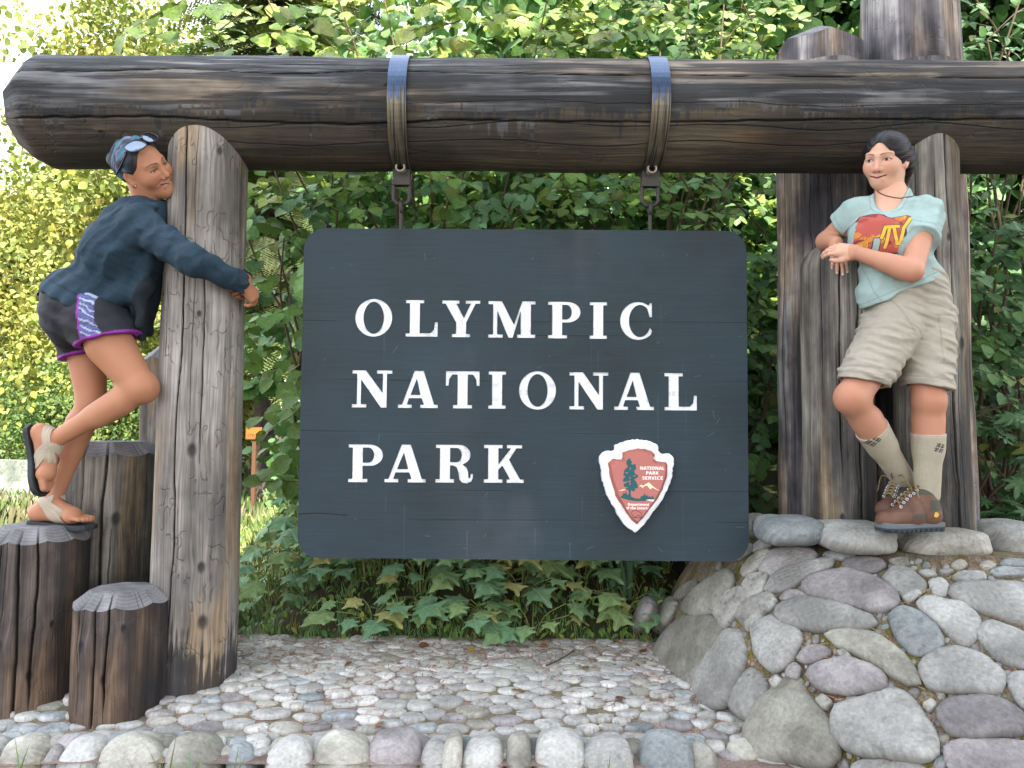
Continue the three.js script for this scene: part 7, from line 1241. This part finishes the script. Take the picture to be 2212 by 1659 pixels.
// ================================================================ the girl who leans on the right-hand post
{
  const Q = (x, y, z) => at(x, y, z);
  const J = { neck: Q(1927, 430, 0.28), chest: Q(1926, 515, 0.295), waist: Q(1952, 620, 0.29), pelvis: Q(1968, 690, 0.28), shR: Q(1852, 462, 0.25), shL: Q(2000, 464, 0.325), elR: Q(1784, 521, 0.13), wrR: Q(1806, 525, 0.235), elL: Q(1970, 586, 0.455), wrL: Q(1850, 546, 0.36), hipR: Q(1928, 706, 0.31), hipL: Q(1998, 706, 0.29), kneeR: Q(1840, 862, 0.42), ankR: Q(1962, 1052, 0.225), kneeL: Q(2006, 868, 0.36), ankL: Q(2003, 1068, 0.325) };
  const footY = Q(1960, 1148, 0.33).y, base = V(J.ankL.x - 0.05, footY, 0.32);
  const person = thing('person', 'girl in pale mint t-shirt, khaki shorts and hiking boots leaning on a log post', 'person', base);
  const put = (name, g, m, parent = person) => { g.translate(-base.x, -base.y, -base.z); return mesh(name, withUv(g), m, parent); };
  const skin = pick(SRGB(202, 155, 130)), skinD = pick(SRGB(166, 106, 78));
  const O = Q(1898, 345.5, 0.335), X = V(0.727, -0.136, 0.673).normalize(), Y0 = V(-0.10, 0.948, 0.30), Z = V().crossVectors(X, Y0).normalize(), Y = V().crossVectors(Z, X).normalize(); X.crossVectors(Y, Z); const hs = 0.93;
  O.addScaledVector(Z, -0.076 * hs).addScaledVector(Y, -0.006 * hs);
  const loc = v => { const d = v.clone().sub(O).divideScalar(hs); return [d.dot(X), d.dot(Y), d.dot(Z)]; };
  const hairC = pick(SRGB(22, 17, 16));
  const hd = headField({ O, X, Y, Z, scale: hs, skin, eyeX: 0.0325, faceW: 0.0575, chinR: 0.0175, chinY: -0.075, cranH: 0.076, jawW: 0.043, cheekX: 0.0325, blush: pick(SRGB(208, 126, 110)), lidTone: pick(SRGB(174, 120, 100)), iris: [0.022, 0.014, 0.010], lash: [0.03, 0.02, 0.016], brow: [0.028, 0.018, 0.014], lip: pick(SRGB(172, 82, 78)), mouth: pick(SRGB(118, 54, 50)), gaze: [-0.0015, 0.0], eyeOpen: 0.0056, smile: 1.2, mouthW: 0.025, neck: loc(J.neck), neckR: 0.050 });
  const hg = sdfMesh(hd.f, ...boundsOf([hd.world(0.1, 0.13, 0.12), hd.world(-0.1, 0.13, 0.12), hd.world(0.1, -0.13, 0.12), hd.world(-0.1, -0.13, 0.12), hd.world(0.1, 0.13, -0.12), hd.world(-0.1, 0.13, -0.12), J.neck], 0.015), 0.0025, hd.color);
  const torsoP = [cone(J.chest.clone().add(V(-0.058, 0, 0)), J.chest.clone().add(V(0.050, 0, 0)), 0.078, 0.078), cone(J.waist.clone().add(V(-0.045, 0, 0)), J.waist.clone().add(V(0.045, 0.01, 0)), 0.080, 0.080), cone(J.pelvis.clone().add(V(-0.045, 0, 0)), J.pelvis.clone().add(V(0.04, 0, 0)), 0.080, 0.080), cone(J.shR, J.shL, 0.041, 0.042), cone(J.chest, J.neck, 0.076, 0.050), cone(J.chest, J.waist, 0.083, 0.080), cone(J.waist, J.pelvis, 0.085, 0.085)];
  const torso = joinAll(torsoP, 0.045), bust = joinAll([ball(Q(1888, 522, 0.328), 0.052), ball(Q(1945, 518, 0.334), 0.053)], 0.03);
  const armR = joinAll([cone(J.shR, J.elR, 0.044, 0.034), cone(J.elR, J.wrR, 0.036, 0.025)], 0.012), armL = joinAll([cone(J.shL, J.elL, 0.045, 0.036), cone(J.elL, J.wrL, 0.036, 0.0245), cone(J.elL.clone().lerp(J.wrL, 0.15), J.elL.clone().lerp(J.wrL, 0.45), 0.037, 0.032)], 0.012);
  const kn = (k, f) => ball(k.clone().add(f), 0.046);
  const legR = joinAll([cone(J.hipR, J.kneeR, 0.082, 0.052), cone(J.kneeR, J.ankR, 0.050, 0.034), cone(J.kneeR.clone().lerp(J.ankR, 0.22).add(V(0.012, 0, -0.012)), J.kneeR.clone().lerp(J.ankR, 0.5).add(V(0.006, 0, -0.008)), 0.051, 0.043), kn(J.kneeR, V(-0.012, 0.008, 0.012))], 0.025), legL = joinAll([cone(J.hipL, J.kneeL, 0.082, 0.050), cone(J.kneeL, J.ankL, 0.048, 0.037), cone(J.kneeL.clone().lerp(J.ankL, 0.2).add(V(0.006, 0, -0.014)), J.kneeL.clone().lerp(J.ankL, 0.5).add(V(0.006, 0, -0.008)), 0.051, 0.045), kn(J.kneeL, V(0, 0.004, 0.010))], 0.025);
  const neckF = cone(J.neck, hd.world(0, -0.05, -0.02), 0.050, 0.046);
  const bodyF = (x, y, z) => Math.min(smin(torso(x, y, z), neckF(x, y, z), 0.035), armR(x, y, z), armL(x, y, z), legR(x, y, z), legL(x, y, z));
  const tone = (x, y, z, o) => { const n = fbm3(x * 24, y * 24, z * 24, 3) - 0.5; o[0] = skin[0] * (1 + 0.10 * n); o[1] = skin[1] * (1 + 0.14 * n); o[2] = skin[2] * (1 + 0.14 * n); const k = Math.max(smooth(0.08, 0.02, len3(x - J.kneeR.x + 0.03, y - J.kneeR.y, z - J.kneeR.z - 0.04)), smooth(0.075, 0.02, len3(x - J.kneeL.x, y - J.kneeL.y, z - J.kneeL.z - 0.05)), smooth(0.06, 0.02, len3(x - J.elL.x, y - J.elL.y + 0.03, z - J.elL.z))); mixTo(o, skinD, 0.30 * k); const lim = Math.min(armR(x, y, z), armL(x, y, z), legR(x, y, z), legL(x, y, z)) < 0.012 ? 0.55 : 0; mixTo(o, skinD, lim); };
  const bg = sdfMesh(bodyF, ...boundsOf(Object.values(J), 0.12), 0.0075, tone);
  const hL = handPrims(J.wrL.clone(), V(-0.075, 0.022, -0.030), V(-0.2, 0.55, 0.8), 1, [0.55, 0.62, 0.7, 0.75], 0.80, { thumbIn: 0.0, spread: 0.5 }), hR = handPrims(J.wrR.clone(), Q(1811, 556, 0.250).sub(J.wrR), V(0.05, 0.35, 0.9), 1, [0.15, 0.12, 0.15, 0.2], 0.78, { spread: 1.1 });
  const nailC = [0.80, 0.74, 0.74];
  const nails = (h) => (x, y, z, o) => { tone(x, y, z, o); for (const [p, r, d] of h.tips) { const q = len3(x - p.x - d.x * 0.003, y - p.y - d.y * 0.003, z - p.z - d.z * 0.003); if (q < r * 1.25 && z > p.z + r * 0.15) mixTo(o, nailC, 0.85); } };
  const gL = sdfMesh(hL.f, ...boundsOf(hL.pts, 0.03), 0.0024, tone), gR = sdfMesh(hR.f, ...boundsOf(hR.pts, 0.03), 0.0024, nails(hR));
  put('body', mergeGeometries([hg, bg, gL, gR]), skinMat);
  // hair: parted in the middle and tied back
  const hair = (x, y, z) => hd.conv(x, y, z, (a, b, c) => { const aa = Math.abs(a); let d = ell(V(0, 0.029, -0.013), V(0.0860, 0.0845, 0.0985))(a, b, c); d = smin(d, ell(V(0.045, -0.004, -0.075), V(0.040, 0.042, 0.04))(a, b, c), 0.03); d = smin(d, cone(V(0.02, -0.01, -0.10), V(0.03, -0.14, -0.085), 0.03, 0.016)(a, b, c), 0.02); d = smin(d, ell(V(0.058, -0.016, -0.048), V(0.036, 0.058, 0.044))(a, b, c), 0.02); d = smin(d, ell(V(0.040, -0.070, -0.062), V(0.030, 0.060, 0.030))(a, b, c), 0.02);
    const win = aa - (b > 0.070 ? -0.01 : 0.0535 * Math.pow(clamp((0.072 - b) / 0.062), 0.62)); d = smax(d, -Math.max(win * 0.8, 0.004 - c), 0.004); d = smax(d, c - 0.078, 0.004); d = smax(d, -b - 0.040 - (c < -0.03 ? 0.12 : 0) + 0.30 * Math.max(0, c + 0.005), 0.006); d = smax(d, -(len3((aa - 0.081) * 0.8, b + 0.030, c + 0.004) - 0.015), 0.004); d += 0.003 * smooth(0.006, 0.0, aa) * (c > -0.02 && b > 0.06 ? 1 : 0); return d + 0.0003 * Math.sin((a * 0.3 + b * 0.9) * 900 + 9 * fbm3(a * 25, b * 25, c * 25, 2)) + 0.0006 * Math.sin((a * 0.4 + c * 0.3 + b * 0.8) * 330 + 7 * fbm3(a * 18, b * 18, c * 18, 2)); });
  put('hair', sdfMesh(hair, ...boundsOf([hd.world(0.11, 0.14, 0.1), hd.world(-0.11, 0.14, 0.1), hd.world(0.11, -0.16, -0.14), hd.world(-0.11, -0.1, -0.14), hd.world(0.1, 0.14, -0.14)], 0.01), 0.0026, (x, y, z, o) => { const n = vn3(x * 150, y * 60, z * 150); for (let k = 0; k < 3; k++) o[k] = hairC[k] * (0.6 + 0.8 * n); }), new THREE.MeshPhysicalMaterial({ vertexColors: true, roughness: 0.5, specularIntensity: 0.6 }));
  // t-shirt
  const hemP = planeXY(Q(1862, 668, 0.34), Q(2042, 590, 0.34), J.chest);
  const slR = joinAll([cone(J.shR, J.shR.clone().lerp(J.elR, 0.62), 0.056, 0.057)], 0.02), slL = joinAll([cone(J.shL, J.shL.clone().lerp(J.elL, 0.62), 0.057, 0.060)], 0.02);
  const cut = (s, e, t) => { const d = e.clone().sub(s), L = d.length(); d.normalize(); return (x, y, z) => (x - s.x) * d.x + (y - s.y) * d.y + (z - s.z) * d.z - L * t; }, cutR = cut(J.shR, J.elR, 0.44), cutL = cut(J.shL, J.elL, 0.43);
  const shT = joinAll([torso, bust, cone(Q(1898, 600, 0.31), Q(1900, 660, 0.31), 0.045, 0.045)], 0.05);
  const ridge = (x, y, z) => { const n = fbm3(x, y, z, 3); return 1 - Math.min(1, Math.abs(n - 0.5) * 7); };
  const wr = (x, y, z) => 0.005 * (fbm3(x * 13 + 20, y * 13, z * 13, 3) - 0.5) * 2 - 0.0055 * ridge(x * 7 + y * 5, y * 9 - x * 3, z * 6) + 0.0045 * smooth(J.chest.y - 0.02, J.waist.y - 0.04, y) * Math.sin((y * 0.95 + x * 0.35) * 62 + 5 * fbm3(x * 6, y * 6, z * 6, 2)) + 0.0035 * smooth(0.02, 0.08, x - J.chest.x) * smooth(J.chest.y, J.chest.y + 0.05, y) * Math.sin((x * 0.8 - y * 0.5) * 130);
  const neckHole = joinAll([cone(Q(1917, 428, 0.365), Q(1927, 402, 0.27), 0.047, 0.056)], 0.02);
  const tf = (x, y, z) => {
    let d = shT(x, y, z) - lerp(0.012, 0.020, smooth(J.waist.y + 0.06, J.waist.y - 0.04, y)); d = smax(d, hemP(x, y, z), 0.004); let a = smax(slR(x, y, z), cutR(x, y, z), 0.003), b = smax(slL(x, y, z), cutL(x, y, z), 0.003);
    a = smax(a, -Math.max(armR(x, y, z) - 0.005, -cutR(x, y, z) - 0.03), 0.003); b = smax(b, -Math.max(armL(x, y, z) - 0.005, -cutL(x, y, z) - 0.03), 0.003); d = smin(d, a, 0.02); d = smin(d, b, 0.02); d += wr(x, y, z); return smax(d, -neckHole(x, y, z), 0.006);
  };
  const mint = pick(SRGB(148, 168, 163));
  const tg = sdfMesh(tf, ...boundsOf([J.shR, J.shL, J.chest, J.waist, J.neck, Q(1866, 668, 0.30), Q(2040, 596, 0.3), J.shR.clone().lerp(J.elR, 0.5), J.shL.clone().lerp(J.elL, 0.5)], 0.14), 0.0045, (x, y, z, o) => { const n = fbm3(x * 90, y * 90, z * 90, 2); for (let k = 0; k < 3; k++) o[k] = mint[k] * (0.93 + 0.14 * n); const e = Math.min(Math.abs(neckHole(x, y, z) - 0.013), Math.abs(cutR(x, y, z) + 0.017), Math.abs(cutL(x, y, z) + 0.017), Math.abs(hemP(x, y, z) + 0.016)); mixTo(o, mint.map(v => v * 0.6), 0.7 * smooth(0.003, 0.001, e)); });
  const shirt = put('t_shirt', tg, clothMat(0.92));
  { // printed letters on the chest: a patch of the shirt's own surface, a millimetre proud
    const cv = document.createElement('canvas'); cv.width = 640; cv.height = 512; const c = cv.getContext('2d'), R = rng(44);
    const P = (pts, f, s) => { c.beginPath(); pts.forEach((p, i) => i ? c.lineTo(...p) : c.moveTo(...p)); c.closePath(); if (f) { c.fillStyle = f; c.fill(); } if (s) { c.strokeStyle = s; c.lineWidth = 9; c.lineJoin = 'round'; c.stroke(); } };
    c.fillStyle = 'rgb(148,168,163)'; c.fillRect(0, 0, 640, 512);
    const M = [[190, 8], [330, 22], [365, 70], [420, 92], [600, 50], [640, 60], [600, 110], [540, 190], [548, 500], [290, 500], [292, 330], [220, 330], [215, 500], [8, 450], [30, 330], [110, 120]];
    P(M.map(([x, y]) => [x + 26, y + 10]), 'rgb(62,62,70)'); P(M, 'rgb(170,80,68)', 'rgb(46,42,48)');
    c.save(); c.beginPath(); M.forEach((p, i) => i ? c.lineTo(...p) : c.moveTo(...p)); c.closePath(); c.clip();
    for (let i = 0; i < 26; i++) { const x = R() * 600, y = R() * 480, r = 26 + R() * 44; c.fillStyle = ['rgb(206,150,56)', 'rgb(178,86,74)', 'rgb(150,62,54)', 'rgb(196,126,50)', 'rgb(128,52,48)'][i % 5]; c.beginPath(); for (let k = 0; k < 9; k++) { const a = k / 9 * 6.283, q = r * (0.65 + 0.5 * R()); k ? c.lineTo(x + Math.cos(a) * q, y + Math.sin(a) * q * 0.8) : c.moveTo(x + q, y); } c.fill(); if (i % 2) { c.strokeStyle = 'rgba(120,40,40,0.8)'; c.lineWidth = 4; for (let q = 1; q < 4; q++) { c.beginPath(); c.arc(x, y, r * q / 5, R() * 6, R() * 6 + 4.5); c.stroke(); } } }
    c.restore(); P([[225, 340], [285, 340], [285, 490], [222, 490]], 'rgb(148,168,163)');
    const T = (pts, w) => { c.lineCap = 'round'; c.lineJoin = 'round'; for (const [s, q] of [['rgb(56,44,40)', w + 12], ['rgb(214,170,62)', w]]) { c.strokeStyle = s; c.lineWidth = q; for (const l of pts) { c.beginPath(); l.forEach((p, i) => i ? c.lineTo(...p) : c.moveTo(...p)); c.stroke(); } } };
    T([[[300, 335], [345, 205], [480, 195]], [[385, 215], [345, 440]], [[430, 215], [460, 400], [490, 400], [535, 215], [625, 90]]], 36);
    const tx = new THREE.CanvasTexture(cv); tx.colorSpace = THREE.SRGBColorSpace;
    const p = tg.attributes.position, n = tg.attributes.normal, ix = tg.index.array, A = Q(1841, 546, 0.37).sub(base), B = Q(1957, 456, 0.37).sub(base), used = new Map(), pos = [], uv = [], idx = []; const add = i => { if (!used.has(i)) { used.set(i, pos.length / 3); pos.push(p.getX(i) + n.getX(i) * 0.0016, p.getY(i) + n.getY(i) * 0.0016, p.getZ(i) + n.getZ(i) * 0.0016); uv.push((p.getX(i) - A.x) / (B.x - A.x), (p.getY(i) - A.y + (p.getX(i) - A.x) * 0.06) / (B.y - A.y)); } return used.get(i); };
    for (let t = 0; t < ix.length; t += 3) { const q = [ix[t], ix[t + 1], ix[t + 2]]; if (q.every(i => { const x = (p.getX(i) - A.x) / (B.x - A.x), y = (p.getY(i) - A.y + (p.getX(i) - A.x) * 0.06) / (B.y - A.y); return x > 0 && x < 1 && y > 0 && y < 1 && n.getZ(i) > 0.15 && slR(p.getX(i) + base.x, p.getY(i) + base.y, p.getZ(i) + base.z) > 0.002 && slL(p.getX(i) + base.x, p.getY(i) + base.y, p.getZ(i) + base.z) > 0.002; })) idx.push(...q.map(add)); }
    mesh('shirt_print', geoFrom(pos, idx, uv), new THREE.MeshStandardMaterial({ map: tx, roughness: 0.9 }), shirt).userData.label = 'orange and yellow floral block letter print';
  }
  { const nk = [], hold = (x, y, z) => Math.min(bodyF(x, y, z), tf(x, y, z)); for (let i = 0; i <= 24; i++) { const a = lerp(-1.5, 1.5, i / 24), dir = V(Math.sin(a), 0, Math.cos(a)), p = J.neck.clone().add(V(0.002, 0.034 - 0.050 * Math.cos(a), 0)).addScaledVector(dir, 0.16); for (let k = 0; k < 160 && hold(p.x, p.y, p.z) > 0.0015; k++) p.addScaledVector(dir, -0.001); nk.push(p); } put('necklace', tube(nk, 0.0018, 60, 5), MAT(SRGB(70, 46, 36), 0.6)); }
  // shorts
  const tR = cone(J.hipR, J.kneeR, 0.102, 0.075), tL = cone(J.hipL, J.kneeL, 0.096, 0.075), hR_ = planeXY(Q(1800, 812, 0.42), Q(1925, 838, 0.38), J.pelvis), hL_ = planeXY(Q(1935, 822, 0.37), Q(2060, 840, 0.36), J.pelvis), waistP = planeXY(Q(1862, 632, 0.3), Q(2042, 570, 0.3), J.kneeL), pel = joinAll([cone(J.pelvis.clone().add(V(-0.055, -0.005, 0)), J.pelvis.clone().add(V(0.042, 0, 0)), 0.101, 0.101), cone(J.waist.clone().add(V(-0.04, 0, 0)), J.waist.clone().add(V(0.045, 0, 0)), 0.102, 0.102)], 0.05);
  const wS = (x, y, z) => { const a = fbm3(x * 8, y * 8, z * 8 + 3, 2); return 0.0060 * (fbm3(x * 12, y * 20, z * 12, 3) - 0.5) * 2 - 0.0080 * ridge(x * 5 + 9, y * 17 + x * 5, z * 6) + 0.0026 * Math.sin((y + 0.30 * x) * 190 + 11 * a) * smooth(0.35, 0.6, fbm3(x * 9 + 7, y * 9, z * 9, 2)); };
  const pocket = ell(Q(2026, 738, 0.33), V(0.042, 0.075, 0.055));
  const khf = (x, y, z) => { let d = smin(smax(tR(x, y, z), hR_(x, y, z), 0.004), smax(smin(tL(x, y, z), pocket(x, y, z), 0.02), hL_(x, y, z), 0.004), 0.008); d = smin(d, smax(pel(x, y, z), waistP(x, y, z), 0.01), 0.03); d += wS(x, y, z); d = smax(d, -Math.max(legR(x, y, z) - 0.006, -hR_(x, y, z) - 0.05), 0.003); return smax(d, -Math.max(legL(x, y, z) - 0.006, -hL_(x, y, z) - 0.05), 0.003); };
  const kh = pick(SRGB(158, 150, 135)), zipC = [Q(2002, 725, 0.37), Q(2030, 728, 0.39)];
  put('shorts', sdfMesh(khf, ...boundsOf([J.pelvis, J.hipR, J.hipL, Q(1800, 820, 0.42), Q(2060, 842, 0.36), Q(2068, 700, 0.3), Q(1862, 630, 0.3), Q(2042, 560, 0.3)], 0.13), 0.0045, (x, y, z, o) => {
    const n = fbm3(x * 80, y * 80, z * 80, 2); for (let k = 0; k < 3; k++) o[k] = kh[k] * (0.92 + 0.16 * n); const px = (x - Q(2040, 735, 0.36).x), py = (y - Q(2040, 735, 0.36).y), e = Math.min(Math.abs(hR_(x, y, z) + 0.022), Math.abs(hL_(x, y, z) + 0.022), Math.max(Math.abs(Math.abs(px) - 0.035), Math.abs(py) - 0.085), Math.abs(py) < 0.09 && Math.abs(px) < 0.05 ? Math.abs(Math.abs(py) - 0.085) : 1, Math.abs((x - Q(1945, 700, 0.36).x) + 0.5 * (y - Q(1945, 700, 0.36).y)) + (z > 0.3 && y > J.pelvis.y - 0.07 ? 0 : 1)); mixTo(o, kh.map(v => v * 0.5), 0.55 * smooth(0.0035, 0.001, e));
  }), clothMat(0.85));
  put('zipper', tube([zipC[0], zipC[0].clone().lerp(zipC[1], 0.5).add(V(0, 0, 0.006)), zipC[1]], 0.0028, 8, 5), new THREE.MeshStandardMaterial({ color: 0x8a8a88, metalness: 0.7, roughness: 0.4 }));
  // socks with a small dark woven mark
  const sockC = pick(SRGB(164, 154, 134)), markC = pick(SRGB(58, 54, 54));
  const sock = (k, a, leg, t, mp) => { const d = a.clone().sub(k), L = d.length(); d.normalize(); const f = (x, y, z) => smax(leg(x, y, z) - 0.0045, -((x - k.x) * d.x + (y - k.y) * d.y + (z - k.z) * d.z - L * t), 0.002) - 0; const lim = (x, y, z) => smax(f(x, y, z), ((x - a.x) * d.x + (y - a.y) * d.y + (z - a.z) * d.z) - 0.02, 0.002);
    const mx = d.clone().negate(), mm = V().crossVectors(mx, V(0, 0, 1)).normalize().negate();
    return sdfMesh(lim, ...boundsOf([k.clone().lerp(a, t), a], 0.075), 0.0028, (x, y, z, o) => { const n = fbm3(x * 150, y * 150, z * 150, 2), rib = 0.5 + 0.5 * Math.sin(((x - k.x) * mm.x + (y - k.y) * mm.y) * 900); for (let q = 0; q < 3; q++) o[q] = sockC[q] * (0.86 + 0.16 * n + 0.06 * rib); const v = ((x - k.x) * d.x + (y - k.y) * d.y + (z - k.z) * d.z) / L; if (v < t + 0.035) for (let q = 0; q < 3; q++) o[q] *= 1.12;
      const lx = (x - mp.x) * mm.x + (y - mp.y) * mm.y, ly = (x - mp.x) * mx.x + (y - mp.y) * mx.y, u = lx - ly * 0.45 * mp.s, w = ly + lx * 0.25 * mp.s; if (z > mp.z - 0.06 && Math.abs(u) < 0.017 && Math.abs(w) < 0.015 && Math.abs(u) > 0.0016 && Math.abs(w) > 0.0016 && Math.abs(Math.abs(w) - 0.0095) > 0.0008) mixTo(o, markC, 0.95); }); };
  const mk = (x, y, z, s) => { const p = Q(x, y, z); p.s = s; return p; };
  put('sock', sock(J.kneeR, J.ankR, legR, 0.33, mk(1891, 953, 0.40, 1)), clothMat(0.95)); put('sock', sock(J.kneeL, J.ankL, legL, 0.34, mk(2033, 968, 0.40, -1)), clothMat(0.95));
  // hiking boots
  const boot = (ank, heel, toe, leg, tilt) => {
    const grp = new THREE.Group(); grp.name = 'hiking_boot'; person.add(grp);
    const d = toe.clone().sub(heel).normalize(), up = tilt, side = V().crossVectors(d, up).normalize(), L = heel.distanceTo(toe), P = (a, u, s = 0) => heel.clone().addScaledVector(d, a * L).addScaledVector(up, u).addScaledVector(side, s);
    const upper = joinAll([cone(P(0.10, 0.055), P(0.52, 0.052), 0.040, 0.041), cone(P(0.5, 0.050, -0.006), P(0.84, 0.034), 0.036, 0.025), cone(P(0.5, 0.050, 0.006), P(0.88, 0.031, 0.004), 0.034, 0.023), cone(P(0.16, 0.06), P(0.20, 0.125), 0.041, 0.044), cone(P(0.24, 0.10), P(0.45, 0.088), 0.041, 0.034), ell(P(0.92, 0.030), V(0.030, 0.023, 0.029))], 0.03);
    const flat = (x, y, z) => (x - heel.x) * up.x + (y - heel.y) * up.y + (z - heel.z) * up.z, along = (x, y, z) => ((x - heel.x) * d.x + (y - heel.y) * d.y + (z - heel.z) * d.z) / L, acr = (x, y, z) => (x - heel.x) * side.x + (y - heel.y) * side.y + (z - heel.z) * side.z;
    const hole = cone(P(0.17, 0.10), P(0.20, 0.20), 0.034, 0.040);
    const uf = (x, y, z) => { let v = smax(upper(x, y, z), -(flat(x, y, z) - 0.022), 0.004); v = smax(v, flat(x, y, z) - 0.150, 0.006); return smax(v, -hole(x, y, z), 0.008); };
    const br = pick(SRGB(98, 66, 48)), grn = pick(SRGB(58, 62, 50)), dk = pick(SRGB(70, 46, 36)); const bd = boundsOf([P(-0.15, 0), P(1.12, 0), P(0.2, 0.16), P(0.5, 0.05, 0.07), P(0.5, 0.05, -0.07)], 0.02);
    put('upper', sdfMesh(uf, ...bd, 0.0032, (x, y, z, o) => { const a = along(x, y, z), u = flat(x, y, z), n = fbm3(x * 60, y * 60, z * 60, 3); for (let k = 0; k < 3; k++) o[k] = br[k] * (0.75 + 0.5 * n); const coll = u > 0.128 || (a > -0.02 && a < 0.30 && u > 0.075 && u < 0.112) || (a > 0.34 && a < 0.60 && u > 0.050 && u < 0.066 && Math.abs(acr(x, y, z)) > 0.025); if (coll) mixTo(o, grn, 0.9); const seam = Math.min(Math.abs(a - 0.33 - (u - 0.05) * 2), Math.abs(u - 0.045 - 0.05 * Math.max(0, 0.3 - a)) * 8 + (a > 0.6 ? 1 : 0), Math.abs(a - 0.68 + Math.abs(acr(x, y, z)) * 1.5)); mixTo(o, dk, 0.7 * smooth(0.018, 0.006, seam)); if (a > 0.55 && u > 0.07) mixTo(o, dk, 0.5); }), new THREE.MeshPhysicalMaterial({ vertexColors: true, roughness: 0.7 }));
    const sl = (x, y, z) => { const a = along(x, y, z), u = flat(x, y, z), s = acr(x, y, z), w = 0.036 + 0.010 * smooth(0.35, 0.75, a) - 0.012 * smooth(0.85, 1.08, a), e = Math.max(Math.abs(s) - w, (Math.abs(a - 0.47) - 0.60) * L), rnd = len3(Math.max(0, (Math.abs(a - 0.47) - 0.42) * L) , Math.max(0, Math.abs(s) - w + 0.028), 0) - 0.036; const tread = u < 0.010 ? 0.004 * (Math.sin(a * 64) > 0.1 ? 1 : 0) : 0; return smax(Math.max(e, rnd * 0.8) + tread, Math.abs(u - 0.016 - 0.010 * Math.pow(Math.max(0, a - 0.8) * 3, 2)) - 0.016, 0.004); };
    put('sole', sdfMesh(sl, ...bd, 0.0030, (x, y, z, o) => { const u = flat(x, y, z), c = u > 0.018 ? pick(SRGB(92, 96, 98)) : pick(SRGB(40, 46, 54)); o[0] = c[0]; o[1] = c[1]; o[2] = c[2]; }), new THREE.MeshStandardMaterial({ vertexColors: true, roughness: 0.75 }));
    // laces crossing over the tongue, with steel eyelets
    const onB = (a, s, u) => { let p = P(a, u, s); for (let k = 0; k < 24; k++) { const v = upper(p.x, p.y, p.z); if (v > 0.002) break; p = p.addScaledVector(up, 0.003).addScaledVector(d, 0.0015); } return p; };
    const lace = [], eyel = []; for (let i = 0; i < 6; i++) { const a = 0.66 - i * 0.062, u = 0.055 + i * 0.012, w = 0.019; const A = onB(a, -w, u), B = onB(a - 0.05, w, u + 0.01), C = onB(a, w, u), D = onB(a - 0.05, -w, u + 0.01), m1 = onB(a - 0.025, 0, u + 0.012).addScaledVector(up, 0.003); lace.push(tube([A, m1, B], 0.0027, 10, 5), tube([C, m1.clone().addScaledVector(up, 0.002), D], 0.0027, 10, 5)); for (const q of [A, C]) { const s = new THREE.TorusGeometry(0.0042, 0.0018, 6, 12); s.translate(q.x, q.y, q.z + 0.002); eyel.push(s); } }
    const k0 = onB(0.40, 0, 0.12).addScaledVector(up, 0.006); for (const [a, b, c] of [[-0.02, 0.045, 0.02], [0.02, -0.045, 0.03], [-0.05, 0.03, -0.03], [0.05, -0.02, -0.035]]) lace.push(tube([k0, k0.clone().addScaledVector(side, a).addScaledVector(up, Math.abs(c) * 0.4 + 0.008).addScaledVector(d, b), k0.clone().addScaledVector(side, a * 1.7).addScaledVector(d, b * 1.5).addScaledVector(up, c)], 0.0026, 12, 5));
    put('laces', mergeGeometries(lace), MAT(SRGB(122, 104, 72), 0.9), grp); const em = new THREE.MeshStandardMaterial({ color: 0xb8bcc0, metalness: 0.85, roughness: 0.3 }); for (const g of eyel) put('eyelet', g, em, grp);
    for (const m of grp.parent.children.slice()) if (m.name === 'upper' || (m.name === 'sole')) grp.add(m);
    return { P, grp, uf };
  };
  const bl = boot(J.ankL, Q(2018, 1146, 0.31), Q(1905, 1142, 0.37), legL, V(0, 1, 0));
  { const disc = new THREE.CylinderGeometry(0.009, 0.009, 0.003, 20); disc.rotateX(Math.PI / 2); let q = Q(2022, 1112, 0.45); const dir = q.clone().sub(EYE).normalize(); for (let i = 0; i < 300 && bl.uf(q.x, q.y, q.z) > 0.0008; i++) q.addScaledVector(dir, 0.001); disc.translate(q.x, q.y, q.z); put('badge', disc, MAT(SRGB(196, 158, 46), 0.6), bl.grp); }
  boot(J.ankR, Q(1972, 1128, 0.20), Q(1912, 1118, 0.30), legR, V(-0.20, 0.96, 0.1).normalize());
}
renderer.render(scene, camera);
